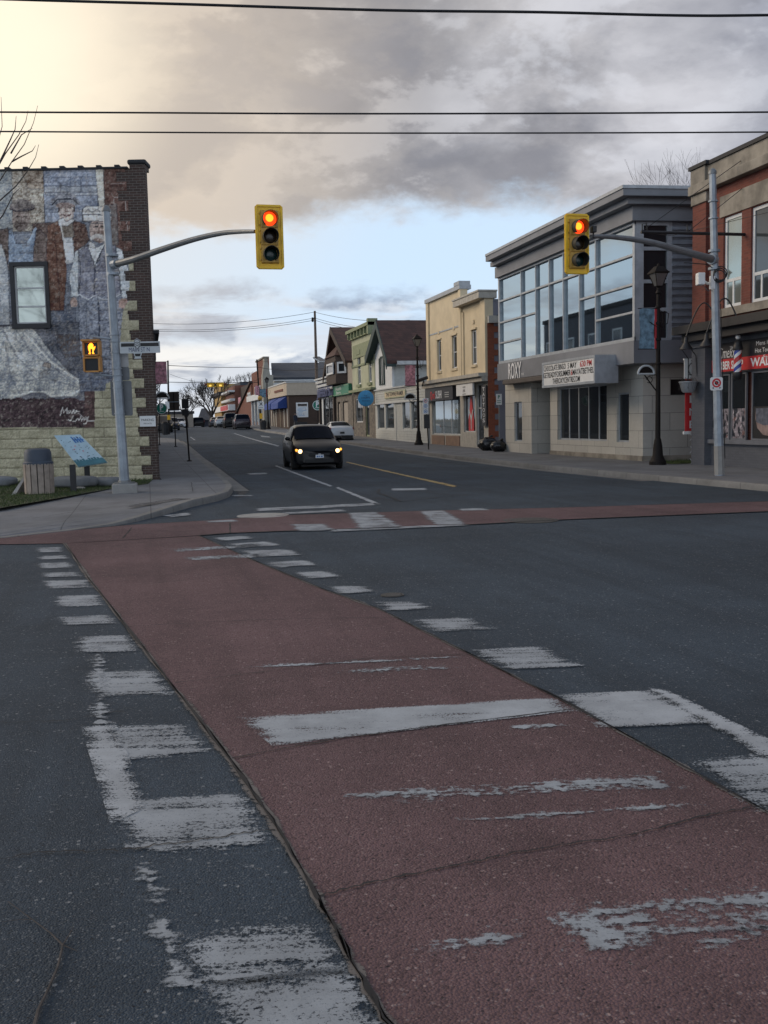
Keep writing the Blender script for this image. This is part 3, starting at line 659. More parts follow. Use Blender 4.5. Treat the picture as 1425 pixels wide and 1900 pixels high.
# ------------------------------------------------------------------ mural building (left)
mc = g(293, 889, SW)
FM = Fr((mc.x, mc.y), (CR0.x, CR0.y)); FM.o = Vector((mc.x, mc.y, 0))
mur = thing('mural_building', 'two-storey brick corner building with a large faded mural of men in hats', 'building', (mc.x, mc.y, SW))
sL = FM.px(0, 600)[0]-5.5; sR = 0.; zt = FM.px(235, 313)[1]; 
win = FM.q(25, 494, 88, 600); win = (win[0], win[1], win[2], win[3])
s_j = lambda x, y=600: FM.px(x, y)[0]
BLOCK = .285
def tooth(zz):   # right limit of the painted stone quoins, alternating by course (in px at that height)
    k = int(math.floor(zz/BLOCK)); return k % 2
# --- painter for the mural: flat colours per photo position, evaluated on the wall's own grid
def in_poly(x, y, P):
    r = np.zeros(x.shape, bool); n = len(P); j = n-1
    for i in range(n):
        xi, yi = P[i]; xj, yj = P[j]
        c = ((yi > y) != (yj > y)) & (x < (xj-xi)*(y-yi)/((yj-yi) if yj != yi else 1e-9)+xi); r ^= c; j = i
    return r
def vnoise(x, y, sc, seed, oct=4):
    rs = np.random.RandomState(seed); tb = rs.rand(256, 256); o = np.zeros(x.shape); a = 1.; t = 0.
    X = x/sc; Y = y/sc
    for k in range(oct):
        xi = np.floor(X).astype(int); yi = np.floor(Y).astype(int); fx = X-xi; fy = Y-yi; fx = fx*fx*(3-2*fx); fy = fy*fy*(3-2*fy)
        v = (tb[yi % 256, xi % 256]*(1-fx)+tb[yi % 256, (xi+1) % 256]*fx)*(1-fy)+(tb[(yi+1) % 256, xi % 256]*(1-fx)+tb[(yi+1) % 256, (xi+1) % 256]*fx)*fy
        o += v*a; t += a; a *= .55; X = X*2.03+17; Y = Y*2.03+5
    return o/t
def mural_colour(x, y, s, z):
    C = np.zeros(x.shape+(3,))
    n1 = vnoise(x, y, 16, 1); n2 = vnoise(x, y, 5, 2, 3); n3 = vnoise(x, y, 34, 3); nf = vnoise(x, y*1.6, 2.2, 9, 2)
    wx = x+(n2-.5)*3; wy = y+(n1-.5)*3
    last = []
    def put(mask, c1, c2, nn=n1, k=1.):
        t = np.clip((nn*.5+nf*.5-.33)/.34, 0, 1)[..., None]; cc = np.array(c1)*(.85-.85*t)+np.array(c2)*t*1.05
        C[mask] = (C*(1-k)+cc*k)[mask]
        if last: p_ = last.pop(); line(p_+[p_[0]], .75, (.035, .04, .06), .62)
    E = lambda cx, cy, rx, ry: ((wx-cx)/rx)**2+((wy-cy)/ry)**2 < 1
    def Pn(pts):
        last[:] = [pts]; return in_poly(wx, wy, pts)
    def line(pts, w, c, k=1.):
        for (ax, ay), (bx, by) in zip(pts[:-1], pts[1:]):
            dx, dy = bx-ax, by-ay; t = np.clip(((wx-ax)*dx+(wy-ay)*dy)/(dx*dx+dy*dy+1e-9), 0, 1)
            m = (wx-ax-dx*t)**2+(wy-ay-dy*t)**2 < w*w; C[m] = (C*(1-k)+np.array(c)*k)[m]
    allm = np.ones(x.shape, bool)
    put(allm, (.10, .12, .16), (.21, .24, .29))
    put(Pn([(-90, 300), (80, 300), (84, 430), (-90, 430)]), (.20, .145, .09), (.47, .44, .37), n2)
    put(Pn([(-90, 316), (22, 316), (24, 440), (-90, 480)]), (.13, .17, .23), (.36, .38, .36), n1)
    put(Pn([(40, 316), (80, 316), (83, 352), (52, 350)]), (.16, .10, .06), (.40, .34, .26), n2)
    put(Pn([(80, 312), (180, 312), (182, 412), (84, 412)]), (.13, .17, .25), (.30, .34, .42), n2)
    put(Pn([(82, 345), (180, 345), (182, 362), (84, 362)]), (.24, .27, .32), (.42, .44, .44), n2, .6)
    for yy in (330, 345, 358, 388): line([(82, yy), (180, yy-1)], .8, (.08, .10, .14), .7)
    line([(150, 330), (150, 358)], .8, (.07, .09, .13), .8)
    put(Pn([(177, 312), (192, 312), (196, 392), (184, 392)]), (.42, .40, .33), (.58, .56, .48), n2)
    put(Pn([(192, 312), (262, 312), (262, 480), (196, 480)]), (.085, .045, .035), (.18, .10, .08), n2)
    line([(212, 366), (232, 366), (236, 425)], .8, (.33, .30, .28), .7); line([(212, 366), (214, 450)], .8, (.33, .30, .28), .6); line([(196, 340), (232, 340)], .8, (.30, .25, .22), .6)
    put(Pn([(196, 380), (216, 380), (220, 455), (200, 455)]), (.26, .25, .24), (.10, .07, .06), n2, .8)
    # brown ground between the figures
    put(Pn([(-90, 425), (20, 425), (30, 500), (-90, 500)]), (.10, .085, .085), (.20, .17, .16))
    put(Pn([(60, 415), (100, 412), (96, 640), (86, 640), (86, 480), (60, 480)]), (.075, .05, .045), (.17, .12, .10))
    put(Pn([(86, 580), (140, 560), (140, 690), (96, 640)]), (.06, .075, .11), (.14, .16, .20))
    # lower dark wall
    put(Pn([(-90, 598), (230, 598), (230, 745), (-90, 745)]), (.065, .075, .10), (.16, .17, .20), n1)
    put(Pn([(100, 620), (150, 622), (150, 660), (120, 665)]), (.12, .08, .065), (.10, .12, .15), n2)
    # figure with round hat and blue overalls
    put(Pn([(-6, 432), (14, 422), (28, 455), (60, 452), (72, 425), (88, 440), (90, 486), (-6, 486)]), (.09, .065, .055), (.20, .15, .13), n2)
    put(Pn([(16, 428), (22, 424), (30, 452), (50, 452), (62, 426), (68, 424), (62, 462), (62, 490), (16, 490)]), (.12, .18, .28), (.27, .36, .47), n2)
    line([(66, 424), (52, 452)], 2.2, (.30, .40, .52), .8)
    put(E(39, 405, 16, 22), (.18, .12, .095), (.36, .30, .26), n2)
    put(E(39, 419, 13, 11), (.08, .055, .045), (.22, .18, .16), n2)
    line([(30, 402), (36, 402)], 1.2, (.05, .04, .04)); line([(43, 402), (49, 402)], 1.2, (.05, .04, .04)); line([(40, 403), (40, 410)], 1., (.12, .08, .07)); line([(34, 414), (46, 414)], 1.1, (.06, .04, .04))
    put(E(41, 384, 24, 9), (.07, .07, .09), (.24, .20, .18), n2); put(E(41, 379, 18, 9), (.12, .10, .10), (.30, .26, .23), n2); line([(18, 388), (30, 392), (52, 392), (63, 387)], 1.2, (.05, .04, .05))
    # figure with bowler hat and brown coat
    put(Pn([(88, 418), (110, 408), (118, 440), (124, 505), (118, 576), (92, 576), (86, 490)]), (.10, .045, .028), (.20, .105, .07), n2)
    put(Pn([(134, 408), (158, 416), (166, 445), (150, 462), (140, 492), (134, 440)]), (.08, .045, .035), (.20, .12, .09), n2)
    put(Pn([(110, 412), (134, 410), (138, 440), (116, 442)]), (.13, .10, .075), (.28, .24, .19), n2)
    put(Pn([(116, 441), (135, 441), (140, 488), (124, 489)]), (.42, .46, .50), (.62, .64, .64), n2)
    line([(112, 412), (119, 450), (124, 488)], 1.2, (.55, .55, .53), .8); line([(102, 430), (112, 575)], 1., (.05, .03, .03), .7)
    put(E(123, 391, 15, 22), (.30, .22, .18), (.52, .44, .40), n2)
    put(Pn([(108, 408), (118, 404), (124, 412), (134, 404), (138, 410), (126, 420), (110, 418)]), (.40, .40, .38), (.62, .60, .57), n2)
    line([(112, 382), (119, 382)], 1.4, (.05, .05, .06)); line([(126, 382), (134, 382)], 1.4, (.05, .05, .06)); line([(122, 383), (121, 391), (124, 392)], 1., (.16, .10, .08)); line([(116, 398), (123, 401), (131, 398)], 1.5, (.10, .05, .05)); line([(109, 378), (109, 392)], 1.5, (.08, .06, .06)); line([(137, 378), (137, 392)], 1.5, (.08, .06, .06))
    put(E(121, 374, 27, 11), (.09, .10, .13), (.27, .28, .31), n2); put(E(121, 367, 20, 12), (.11, .12, .15), (.30, .31, .34), n2); line([(96, 380), (106, 370), (136, 370), (148, 380)], 1.1, (.04, .045, .06)); put(E(121, 381, 18, 5), (.16, .11, .10), (.34, .26, .23), n2)
    # standing man in shirt sleeves and waistcoat
    put(Pn([(145, 545), (228, 548), (228, 630), (216, 705), (196, 700), (186, 640), (180, 695), (158, 695), (148, 640)]), (.10, .12, .17), (.26, .29, .35), n2)
    line([(183, 560), (185, 640)], 1.4, (.05, .06, .09)); line([(160, 560), (163, 690)], 1., (.07, .09, .13), .6); line([(205, 560), (203, 690)], 1., (.07, .09, .13), .6)
    put(Pn([(140, 466), (156, 456), (152, 500), (146, 550), (132, 552), (129, 515), (134, 490)]), (.33, .39, .44), (.55, .60, .62), n2)
    put(Pn([(212, 456), (228, 466), (240, 505), (243, 552), (227, 554), (222, 515)]), (.33, .39, .44), (.55, .60, .62), n2)
    put(Pn([(146, 464), (164, 455), (176, 495), (194, 452), (214, 456), (222, 505), (224, 545), (205, 556), (190, 548), (163, 556), (145, 546)]), (.12, .13, .19), (.25, .26, .31), n2)
    put(Pn([(162, 455), (178, 460), (196, 450), (178, 496)]), (.46, .50, .52), (.66, .68, .68), n2)
    line([(176, 496), (175, 550)], 1., (.04, .045, .07)); line([(163, 456), (176, 495), (195, 452)], 1., (.05, .06, .08)); line([(145, 462), (150, 500), (146, 545)], .9, (.05, .06, .08)); line([(214, 457), (222, 505), (224, 548)], .9, (.05, .06, .08))
    line([(146, 546), (163, 556), (176, 549), (191, 556), (207, 556), (224, 546)], 1., (.42, .45, .48), .8)
    for yy in (505, 518, 531, 543): line([(179, yy), (181, yy)], 1., (.40, .38, .33))
    put(E(184, 425, 18, 25), (.22, .135, .10), (.46, .36, .31), n2); line([(170, 442), (180, 436), (192, 441), (198, 446)], 3.4, (.52, .50, .47)); line([(174, 421), (181, 420)], 1.5, (.06, .05, .05)); line([(188, 420), (196, 421)], 1.5, (.06, .05, .05)); line([(184, 423), (184, 433)], 1.3, (.16, .09, .07))
    put(Pn([(162, 446), (175, 452), (178, 462), (166, 458)]), (.45, .46, .46), (.62, .62, .60), n2)
    put(Pn([(153, 388), (160, 383), (196, 383), (206, 390), (206, 410), (155, 410)]), (.50, .49, .46), (.66, .64, .60), n2)
    line([(155, 398), (206, 399)], 1.2, (.10, .11, .13)); line([(153, 388), (153, 410), (168, 414), (206, 413)], 1., (.08, .08, .09)); line([(158, 393), (164, 389), (170, 394), (180, 389), (186, 394)], .9, (.12, .12, .13), .8)
    put(E(137, 561, 7, 9), (.30, .18, .14), (.50, .36, .30), n2); put(E(229, 563, 9, 10), (.22, .12, .09), (.42, .28, .23), n2)
    # white dress in the lower left
    put(Pn([(-90, 440), (4, 455), (16, 500), (18, 604), (-90, 604)]), (.22, .26, .32), (.44, .46, .45), n1)
    dress = [(-90, 606), (58, 606), (72, 622), (84, 640), (104, 664), (128, 690), (152, 706), (154, 722), (143, 736), (120, 737), (95, 738), (82, 730), (62, 727), (46, 735), (20, 742), (-90, 744)]
    put(Pn(dress), (.20, .235, .29), (.52, .52, .46), vnoise(x*.9+y*.5, y*.25-x*.3, 9, 5))
    for pts in ([(6, 612), (30, 660), (60, 690)], [(30, 612), (60, 655), (110, 690), (140, 712)], [(60, 625), (90, 660), (135, 700)], [(20, 700), (50, 690), (70, 705)], [(50, 706), (85, 700), (120, 712), (145, 718)], [(10, 640), (20, 700), (40, 735)], [(-30, 650), (-10, 700), (0, 740)]): line(pts, 1.3, (.11, .13, .18), .55)
    for pts in ([(10, 612), (38, 665)], [(45, 618), (95, 672), (148, 708)], [(62, 727), (82, 727), (97, 735), (130, 733), (150, 722)], [(20, 735), (46, 731), (62, 725)]): line(pts, 1.5, (.62, .62, .56), .7)
    for xx in range(48, 140, 9): line([(xx, 708), (xx-3, 726)], 1., (.12, .14, .18), .5)
    put(Pn([(82, 672), (95, 674), (94, 684), (80, 680)]), (.28, .23, .19), (.36, .30, .25), n2)
    put(Pn([(145, 690), (215, 695), (200, 722), (150, 728)]), (.06, .08, .13), (.17, .20, .26), n2, .85)
    put(Pn([(205, 640), (240, 640), (236, 690), (210, 690)]), (.16, .13, .11), (.30, .25, .20), n2, .8)
    # dark base band
    band = (y > 738+(n1-.5)*16) & (y < 793) & (x < 177); put(band, (.045, .032, .038), (.10, .065, .07), n2)
    put((x > 157) & (x < 177) & (y > 726) & (y < 793), (.075, .05, .05), (.13, .075, .07), n2)
    line([(-90, 604), (108, 604)], 1.6, (.04, .04, .05), .8)
    # signature scribble
    for pts in ([(112, 770), (116, 757), (119, 766), (124, 757), (125, 768)], [(127, 762), (128, 768), (131, 763), (134, 768), (137, 760), (138, 768), (141, 763), (148, 764)], [(136, 772), (131, 780), (127, 779), (140, 782), (144, 776), (147, 780), (150, 774), (152, 781), (155, 775), (157, 780), (160, 774), (162, 778), (164, 773), (160, 787), (155, 786)], [(145, 766), (162, 781), (176, 780)]):
        line(pts, .8, (.50, .49, .47), .95)
    # cream painted stone: right margin and base
    marg = [(236, 470), (290, 470), (300, 900), (-90, 900), (-90, 793), (176, 793), (176, 726), (196, 726), (196, 712), (214, 706), (222, 650), (226, 600), (229, 575), (238, 560), (241, 520)]
    cre = in_poly(x, y, marg); put(cre, (.40, .36, .235), (.60, .545, .375), n1)
    put(cre & (nf > .73), (.22, .19, .14), (.30, .26, .19), n2, .7)
    # weathering, streaky
    t = np.clip((vnoise(x, y, 4, 12, 3)-.62)*6, 0, 1)[..., None]*.35
    nb = ~cre; C[nb] = (C*(1-t)+np.array((.42, .38, .31))*t)[nb]
    t = np.clip((vnoise(x, y, 7, 14, 3)-.60)*6, 0, 1)[..., None]*.45; C[nb] = (C*(1-t)+np.array((.10, .08, .07))*t)[nb]
    kb = np.floor(z/BLOCK); fb_ = np.floor(s/.62+.5*(kb % 2)); rb_ = np.abs(np.sin(kb*12.9898+fb_*78.233)*43758.5453) % 1
    C[nb] = np.clip((C[nb]*(.82+.36*rb_[nb][:, None])-.16)*1.7+.225, .014, .85); C[cre] *= 1.08
    C[nb] *= (.74+.52*vnoise(x, y, 2.6, 33, 2)[nb])[:, None]
    gm = C.mean(-1, keepdims=True); C[nb] = (C*.66+gm*.34)[nb]*np.array((1.24, 1.17, 1.10))
    # mortar courses of the big blocks (staggered)
    k = np.floor(z/BLOCK); fz = z/BLOCK-k; fs = (s/.62+.5*(k % 2)) % 1
    mort = (fz < .055) | (fs < .022)
    C[mort] *= np.where(cre, .55, .80)[mort][:, None]
    return C
# wall grid
ds = .026; ns = int((sR-sL)/ds); z0m = SW-.1; nz = int((zt-z0m)/ds)
sv = np.linspace(sL, sR, ns+1); zv = np.linspace(z0m, zt, nz+1)
SS, ZZ = np.meshgrid(sv, zv)
PX = FM.o.x+FM.t.x*SS; PY = FM.o.y+FM.t.y*SS
ix, iy = proj(np.stack([PX, PY, ZZ], -1))
Cm = mural_colour(ix, iy, SS, ZZ)
# dark brick corner with toothed edge: limit in s per course
def tooth_s(z):
    k = np.floor(z/BLOCK); y = 889-(z-SW)*62.; edge = np.where(k % 2 == 0, 275, 257)-(889-y)*.0455
    return FM.px(0, 700)[0]+(edge-0)*(FM.px(260, 700)[0]-FM.px(0, 700)[0])/260.
edge_s = tooth_s(ZZ)
# relief: chunky split-face blocks, as real displacement of the grid
k = np.floor(ZZ/BLOCK); fz = ZZ/BLOCK-k; fs = (SS/.62+.5*(k % 2)) % 1
pil = np.minimum(np.minimum(fz, 1-fz)/.16, np.minimum(fs, 1-fs)/.07); pil = np.clip(pil, 0, 1)
rough_n = vnoise(SS*30, ZZ*30, 3.5, 21, 3)-.5
rel = pil*.022+rough_n*.035*pil
cream_zone = (ix > 176) & (iy > 470) | (iy > 793)
rel = np.where(cream_zone, rel, rel*.35)
dark = SS > edge_s
hole = lambda a, b: (win[0] < (sv[b]+sv[b+1])/2 < win[1]) and (win[2] < (zv[a]+zv[a+1])/2 < win[3])
vs = [tuple(FM.p(float(SS[a, b]), float(ZZ[a, b]), float(rel[a, b]) if not dark[a, b] else -.002)) for a in range(nz+1) for b in range(ns+1)]
fs_ = []; W1 = ns+1
dk_face = []
for a in range(nz):
    for b in range(ns):
        if hole(a, b): continue
        if (sv[b]+sv[b+1])/2 > tooth_s(np.array((zv[a]+zv[a+1])/2)): continue
        fs_.append((a*W1+b, a*W1+b+1, (a+1)*W1+b+1, (a+1)*W1+b))
m, nt, b_, o_ = new_mat('mural_paint'); t = NT(nt); at = t.nd('ShaderNodeAttribute'); at.attribute_name = 'Col'; P = t.pos()
nn_ = t.noise(P, 14, 5, .65); c = t.mix(t.m('MULTIPLY', t.ss(nn_, .35, .8), .35), at.outputs['Color'], (.10, .085, .07), 'MULTIPLY')
t.set(b_, 'Base Color', at.outputs['Color']); b_.inputs['Roughness'].default_value = .8; t.bump(b_, t.m('ADD', t.noise(P, 22, 4), t.noise(P, 70, 3)), .55, .02); M['mural_paint'] = m
mb = MB(); mb.add(vs, fs_)
mo = mb.build('painted_wall', 'mural_paint', mur, norm=False, label='faded mural of men in hats over cream split-face blocks')
ca = mo.data.color_attributes.new('Col', 'FLOAT_COLOR', 'POINT')
arr = np.ones((Cm.shape[0]*Cm.shape[1], 4)); arr[:, :3] = np.clip(Cm.reshape(-1, 3)*.98, 0, 1); ca.data.foreach_set('color', arr.ravel())
# body, dark brick corner
mb = MB()
back = 26.
def fp(s, o): v = FM.p(s, 0, o); return (v.x, v.y)
cx_, cy_ = mc.x, mc.y
mb.prism([fp(sL, -.26), fp(-.004, -.26), (cx_-.004, cy_+back), (cx_-24, cy_+back)], z0m, zt-.05)
mb.build('wall', 'brick_dark', mur)
mb = MB(); opening_wall(mb, FM, sL, 0., z0m, zt, [win], .26, 0, -.012); mb.build('front_wall', 'brick_dark', mur)
q = (win[0], win[1], win[2], win[3])
mb = MB(); fr = .11
mb.fbox(FM, q[0]-fr, q[1]+fr, q[3], q[3]+fr, -.05, .06); mb.fbox(FM, q[0]-fr, q[1]+fr, q[2]-.14, q[2], -.05, .09); mb.fbox(FM, q[0]-fr, q[0], q[2], q[3], -.05, .05); mb.fbox(FM, q[1], q[1]+fr, q[2], q[3], -.05, .05)
w_ = window(mur, FM, q, 'pale_trim', 'glass_pale', .05, (), (.30, .62), -.03)
mb.build('surround', 'black_paint', w_)
mb = MB()   # coping tiles with rolls
mb.fbox(FM, sL, FM.px(237, 312)[0], zt, zt+.05, -.30, .07)
kk = FM.px(237, 312)[0]-.3
while kk > sL: mb.fbox(FM, kk-.07, kk+.07, zt+.05, zt+.10, -.30, .085); kk -= .53
mb.build('coping', 'fascia_dark', mur)
zq = FM.px(250, 305)[1]; zq2 = FM.px(250, 296)[1]
mb = MB(); mb.fbox(FM, FM.px(240, 310)[0], .0, zt+.002, zq, -.55, .0); mb.build('corner_pier', 'brick_dark', mur)
mb = MB(); mb.fbox(FM, FM.px(236, 300)[0], .05, zq, zq2, -.60, .06); mb.build('pier_cap', 'fascia_dark', mur, bevel=.05)
# projecting shop cornice on the street side
zc = FM.px(288, 665)[1]
mb = MB(); mb.box(cx_, cx_+.10, cy_+.25, cy_+8, zc, zc+.75); mb.box(cx_, cx_+.22, cy_+.2, cy_+8, zc+.75, zc+.85); mb.build('shop_cornice', 'fascia_dark', mur)
mb = MB()
qs = FM.q(259, 772, 289, 791, .05); mb.fbox(FM, *qs, .03, .055); o = mb.build('wall_plaque', 'sign_white', label='small white notice plaque near the corner of the mural wall', cat='plaque'); 
letters(o, FM, (qs[0]+qs[1])/2, qs[2]+.16, .058, 'PARKING', .07, 'letter_black', (qs[1]-qs[0])*.8)
letters(o, FM, (qs[0]+qs[1])/2, qs[2]+.07, .058, 'PRIVATE', .04, 'letter_black', (qs[1]-qs[0])*.5)
# ------------------------------------------------------------------ theatre (grey, big glass box)
XU = 15.9
FU = Fr((XU, 0), (0, -1))
def v_at(x, y, X=XU): return -Fr((X, 0), (0, -1)).px(x, y)[0]
an = R_(8.4); RET = (CR0*math.cos(an)+CF0*math.sin(an)); RET = (RET.x, RET.y)
th = thing('theatre_building', 'grey two-storey theatre with a large glass upper floor above pale stone and a lettered marquee', 'building', (16.2, 36, SW+terr(36)))
vc = v_at(1179, 500); vl = v_at(926, 600)      # corner and far end
zg1 = FU.px(1179, 411)[1]; zg0 = FU.px(1179, 632)[1]; zl = FU.px(1179, 674)[1]; 
z2 = FU.px(1174.5, 382, .2)[1]; z3 = FU.px(1165.5, 366, .5)[1]; z4 = FU.px(1157, 343, .8)[1]
FRt = Fr((XU, vc), RET)
def foot(o, so=0., L=14.):   # outline of the upper box, grown outwards by o
    a = Vector((XU-o, vc-o*.9-so)); b = Vector((XU-o, vl+(.1-.8*o if o > 0 else o)+so)); t = Vector(RET)
    return [tuple(a), tuple(a+t*L), tuple(Vector((XU+L, vl+o+so))), tuple(b)]
mb = MB(); mb.prism(foot(.2), zg1, z2+.02); mb.prism(foot(.5), z2+.02, z3); mb.prism(foot(.8), z3, z4-.10); mb.build('cornice', 'fascia_grey', th)
mb = MB(); mb.prism(foot(.84), z4-.10, z4); mb.build('roof_edge', 'metal_cap', th)
mb = MB(); mb.prism(foot(.10), zl, zg0); mb.build('ledge', 'fascia_grey', th)
# floor slab and rooms behind the glass
plain('room', (.10, .11, .12), .9, var=.3, sc=.5); plain('curtain_blue', (.10, .22, .36), .9, var=.5, sc=5)
mb = MB(); mb.prism(foot(-4.2, L=9.), zg0, zg1); mb.build('inner_core', 'room', th)
mb = MB(); mb.prism(foot(-.2, L=13.), zg0-.1, zg0+.02); mb.prism(foot(-.2, L=13.), zg1-.5, zg1-.1); mb.build('inner_floors', 'room', th)
mb = MB()
for i in range(4): mb.fbox(FU, -vl+4.5+i*2.4, -vl+5.9+i*2.4, zg0, zg0+2.6, -1.3, -1.2)
mb.build('inner_screen', 'curtain_blue', th)
Hg = zg1-zg0
tz = [FU.px(1176, 579)[1], FU.px(1176, 527)[1], FU.px(1176, 472)[1]]
cols = [vl]+[v_at(x, 600) for x in (968, 995, 1020, 1046, 1076, 1106)]+[vc]
mb = MB(); sS = [-c for c in cols]
fw = .10
for i, s in enumerate(sS):
    w = fw*(1.5 if i in (0, len(sS)-1) else .62); a = s if i == 0 else (s-w if i == len(sS)-1 else s-w/2)
    mb.fbox(FU, a, a+w, zg0, zg1, -.14, .03)
mb.fbox(FU, sS[0], sS[-1], zg0-.02, zg0+.12, -.16, .04); mb.fbox(FU, sS[0], sS[-1], zg1-.09, zg1+.02, -.16, .04)
for i in range(7):
    zz = [tz[2], tz[1]] if 0 < i < 6 else ([tz[0], tz[1], tz[2]])
    if 0 < i < 6: zz = [tz[2]] if i in (2, 3, 4) else [tz[2], tz[1]]
    for z in zz: mb.fbox(FU, sS[i]+.02, sS[i+1]-.02, z-.035, z+.035, -.12, .022)
cw = mb.build('curtain_wall', 'frame_grey', th)
for i in range(7):
    p = MB(); p.fbox(FU, sS[i], sS[i+1], zg0, zg1, -.09, -.07); p.build('pane', 'glass_mirror', cw)
# south return: tall window then corrugated metal
s1 = FRt.px(1247, 500)[0]; sa = FRt.px(1190, 500)[0]; sb = FRt.px(1241, 500)[0]
mb = MB(); opening_wall(mb, FRt, 0.02, s1, zg0, zg1, [(sa+.08, sb-.05, zg0+.08, zg1-.12)], .14, 0, -.001); rw = mb.build('return_frame', 'frame_grey', th)
zr = [FRt.px(1215, y)[1] for y in (458, 470, 519, 528, 574)]
wq = (sa+.08, sb-.05, zg0+.08, zg1-.12)
for z in (zr[0]-.05, zr[2]-.05, zr[4]): wo = MB().fbox(FRt, wq[0], wq[1], z-.06, z+.06, -.12, -.02).build('glazing_bar', 'frame_grey', th)
MB().fbox(FRt, *wq, -.10, -.08).build('return_pane', 'glass_dark', th)
mb = MB(); mb.fbox(FRt, s1, 9, zg0, zg1, -.3, -.06, 0)
z = zg0+.04
while z < zg1-.1: mb.fprism(FRt, [(s1, z), (9, z), (9, z+.19), (s1, z+.19)], -.06, -.03); mb.fprism(FRt, [(s1, z+.05), (9, z+.05), (9, z+.14), (s1, z+.14)], -.03, .03); z += .235
mb.build('corrugated_wall', 'corrugated', th)
# stone ground floor
XS_ = 16.6; FS = Fr((XS_, 0), (0, -1)); gz = terr(36)+SW
vr = -FS.px(1193, 760)[0]; vm = -FS.px(1021, 760)[0]
zs_b = FS.px(1190, 846)[1]
zs_b = max(zs_b, gz+.15)
ops = [FS.q(1034, 720, 1126, 819), FS.q(1144, 729, 1167, 821)]
ops = [(a, b, max(c, zs_b+.3), min(d, zl-.02)) for a, b, c, d in ops]
mb = MB(); opening_wall(mb, FS, -vm, -vr, zs_b, zl, ops, .3); mb.build('stone_wall', 'stone_panel', th)
FR2 = Fr((XS_, vr), RET); zb1, zb2 = FR2.px(1230, 733)[1], FR2.px(1230, 704)[1]
mb = MB(); opening_wall(mb, FR2, .301, 12, zs_b, zl, [(1.0, 8, zb1, zb2)], .3, 0, -.001); mb.fbox(FR2, .004, .30, zs_b, zl, -.29, -.001); mb.build('stone_side_wall', 'stone_panel', th)
MB().fbox(FR2, .9, 8.2, zb1-.1, zb2+.1, -.28, -.22).build('side_recess', 'black_paint', th)
mb = MB(); mb.fbox(FS, -vm, -vr+.03, terr(33)-.1, zs_b, -.35, .04); mb.fbox(FR2, .05, 12, terr(30)-.1, zs_b, -.3, .04); mb.build('plinth', 'stone_cornice', th)
window(th, FS, ops[0], 'frame_grey', 'glass_dark', .07, (.2, .4, .6, .8), (), -.12, bw=.06)
window(th, FS, ops[1], 'frame_grey', 'glass_dark', .07, (), (), -.08)
# entrance pier, recess, canopy
XP = 16.2; FP = Fr((XP, 0), (0, -1)); va, vb = -FP.px(938, 780)[0], -FP.px(986, 780)[0]
zc_ = FP.px(962, 711)[1]
op = FP.q(954, 746, 969, 819); op = (op[0], op[1], max(op[2], gz+.35), op[3])
mb = MB(); opening_wall(mb, FP, -va, -vb, terr(va)+SW-.1, zc_, [op], .3); mb.box(XP+.302, XP+4.0, vb, vb+.25, terr(va)+SW-.1, zc_); mb.box(XP+.31, XP+4, vb+.252, va, terr(va), zc_-.004); mb.build('entrance_pier', 'stone_panel', th)
window(th, FP, op, 'frame_grey', 'glass_dark', .06, (), (), -.08)
mb = MB(); mb.box(XP+3.6, XP+3.8, vm-.1, vb+.1, terr(va), zc_+.2); mb.build('entrance_door', 'glass_dark', th)
Fc = Fr((15.7, 0), (0, -1)); c0, c1 = -Fc.px(932, 710)[0], -Fc.px(1006, 702)[0]
zz1, zz0 = Fc.px(985, 699)[1], Fc.px(985, 708)[1]
mb = MB(); mb.box(15.7, 17.4, c1, c0, zz0, zz1); mb.build('canopy', 'rust_slab', th, bevel=.03)
# wall above the pier up to the ledge, purple-grey; the far edge wall
mb = MB(); mb.box(XP+.35, XP+3, vm+.02, vl-.05, zc_, zl-.002); mb.build('soffit_wall', 'grey_wall', th)
mb = MB(); mb.prism([(XS_+.35, vr+.6), (XS_+12, vr+2.8), (XS_+12, vm-.1), (XS_+.35, vm-.1)], 0.1, zl-.001); mb.build('ground_floor_core', 'room', th)
# lettering ROXY and marquee
Fl = Fr((XU-.14, 0), (0, -1)); a = Fl.q(943, 677, 967, 700)
letters(th, Fl, (a[0]+a[1])/2, a[2], .0, 'ROXY', a[3]-a[2]+.05, 'letter_white', a[1]-a[0], depth=.03, bold=.02)
b2 = Fl.q(968, 692, 973, 695); letters(th, Fl, b2[0]+.1, a[2]+.08, 0, 'THE', .10, 'letter_white', .3)
XM = 15.05; Fm = Fr((XM, 0), (0, -1))
ma = Fm.px(1007, 700); mb_ = Fm.px(1105, 690); m0, m1 = ma[0], mb_[0]
mz1 = Fm.px(1105, 658)[1]; mz0 = Fm.px(1105, 711)[1]
mb = MB(); mb.fbox(Fm, m0, m1, mz0, mz1, -.85, -.02); sg = mb.build('marquee_box', 'frame_grey', th, label='grey cabinet of the marquee with three rows of letters')
mb = MB(); fb = .09
mb.fbox(Fm, m0, m1, mz0, mz0+fb, -.02, .03); mb.fbox(Fm, m0, m1, mz1-fb, mz1, -.02, .03); mb.fbox(Fm, m0, m0+fb, mz0+fb, mz1-fb, -.02, .03); mb.fbox(Fm, m1-fb, m1, mz0+fb, mz1-fb, -.02, .03)
mb.build('marquee_rim', 'frame_grey', sg)
mb = MB(); mb.fbox(Fm, m0+fb, m1-fb, mz0+fb, mz1-fb, -.018, .005)
mb.build('marquee_panel', 'sign_white', sg)
hh = mz1-mz0-2*fb; w_m = m1-m0-2*fb; rows = [mz0+fb+hh*(.68+.0), mz0+fb+hh*.36, mz0+fb+hh*.04]
def rowtext(parts, z, h):
    for txt, f0, f1, mat in parts: letters(sg, Fm, m0+fb+w_m*(f0+f1)/2, z, .012, txt, h, mat, w_m*(f1-f0), bold=.01, name='lettering')
lh = hh*.255
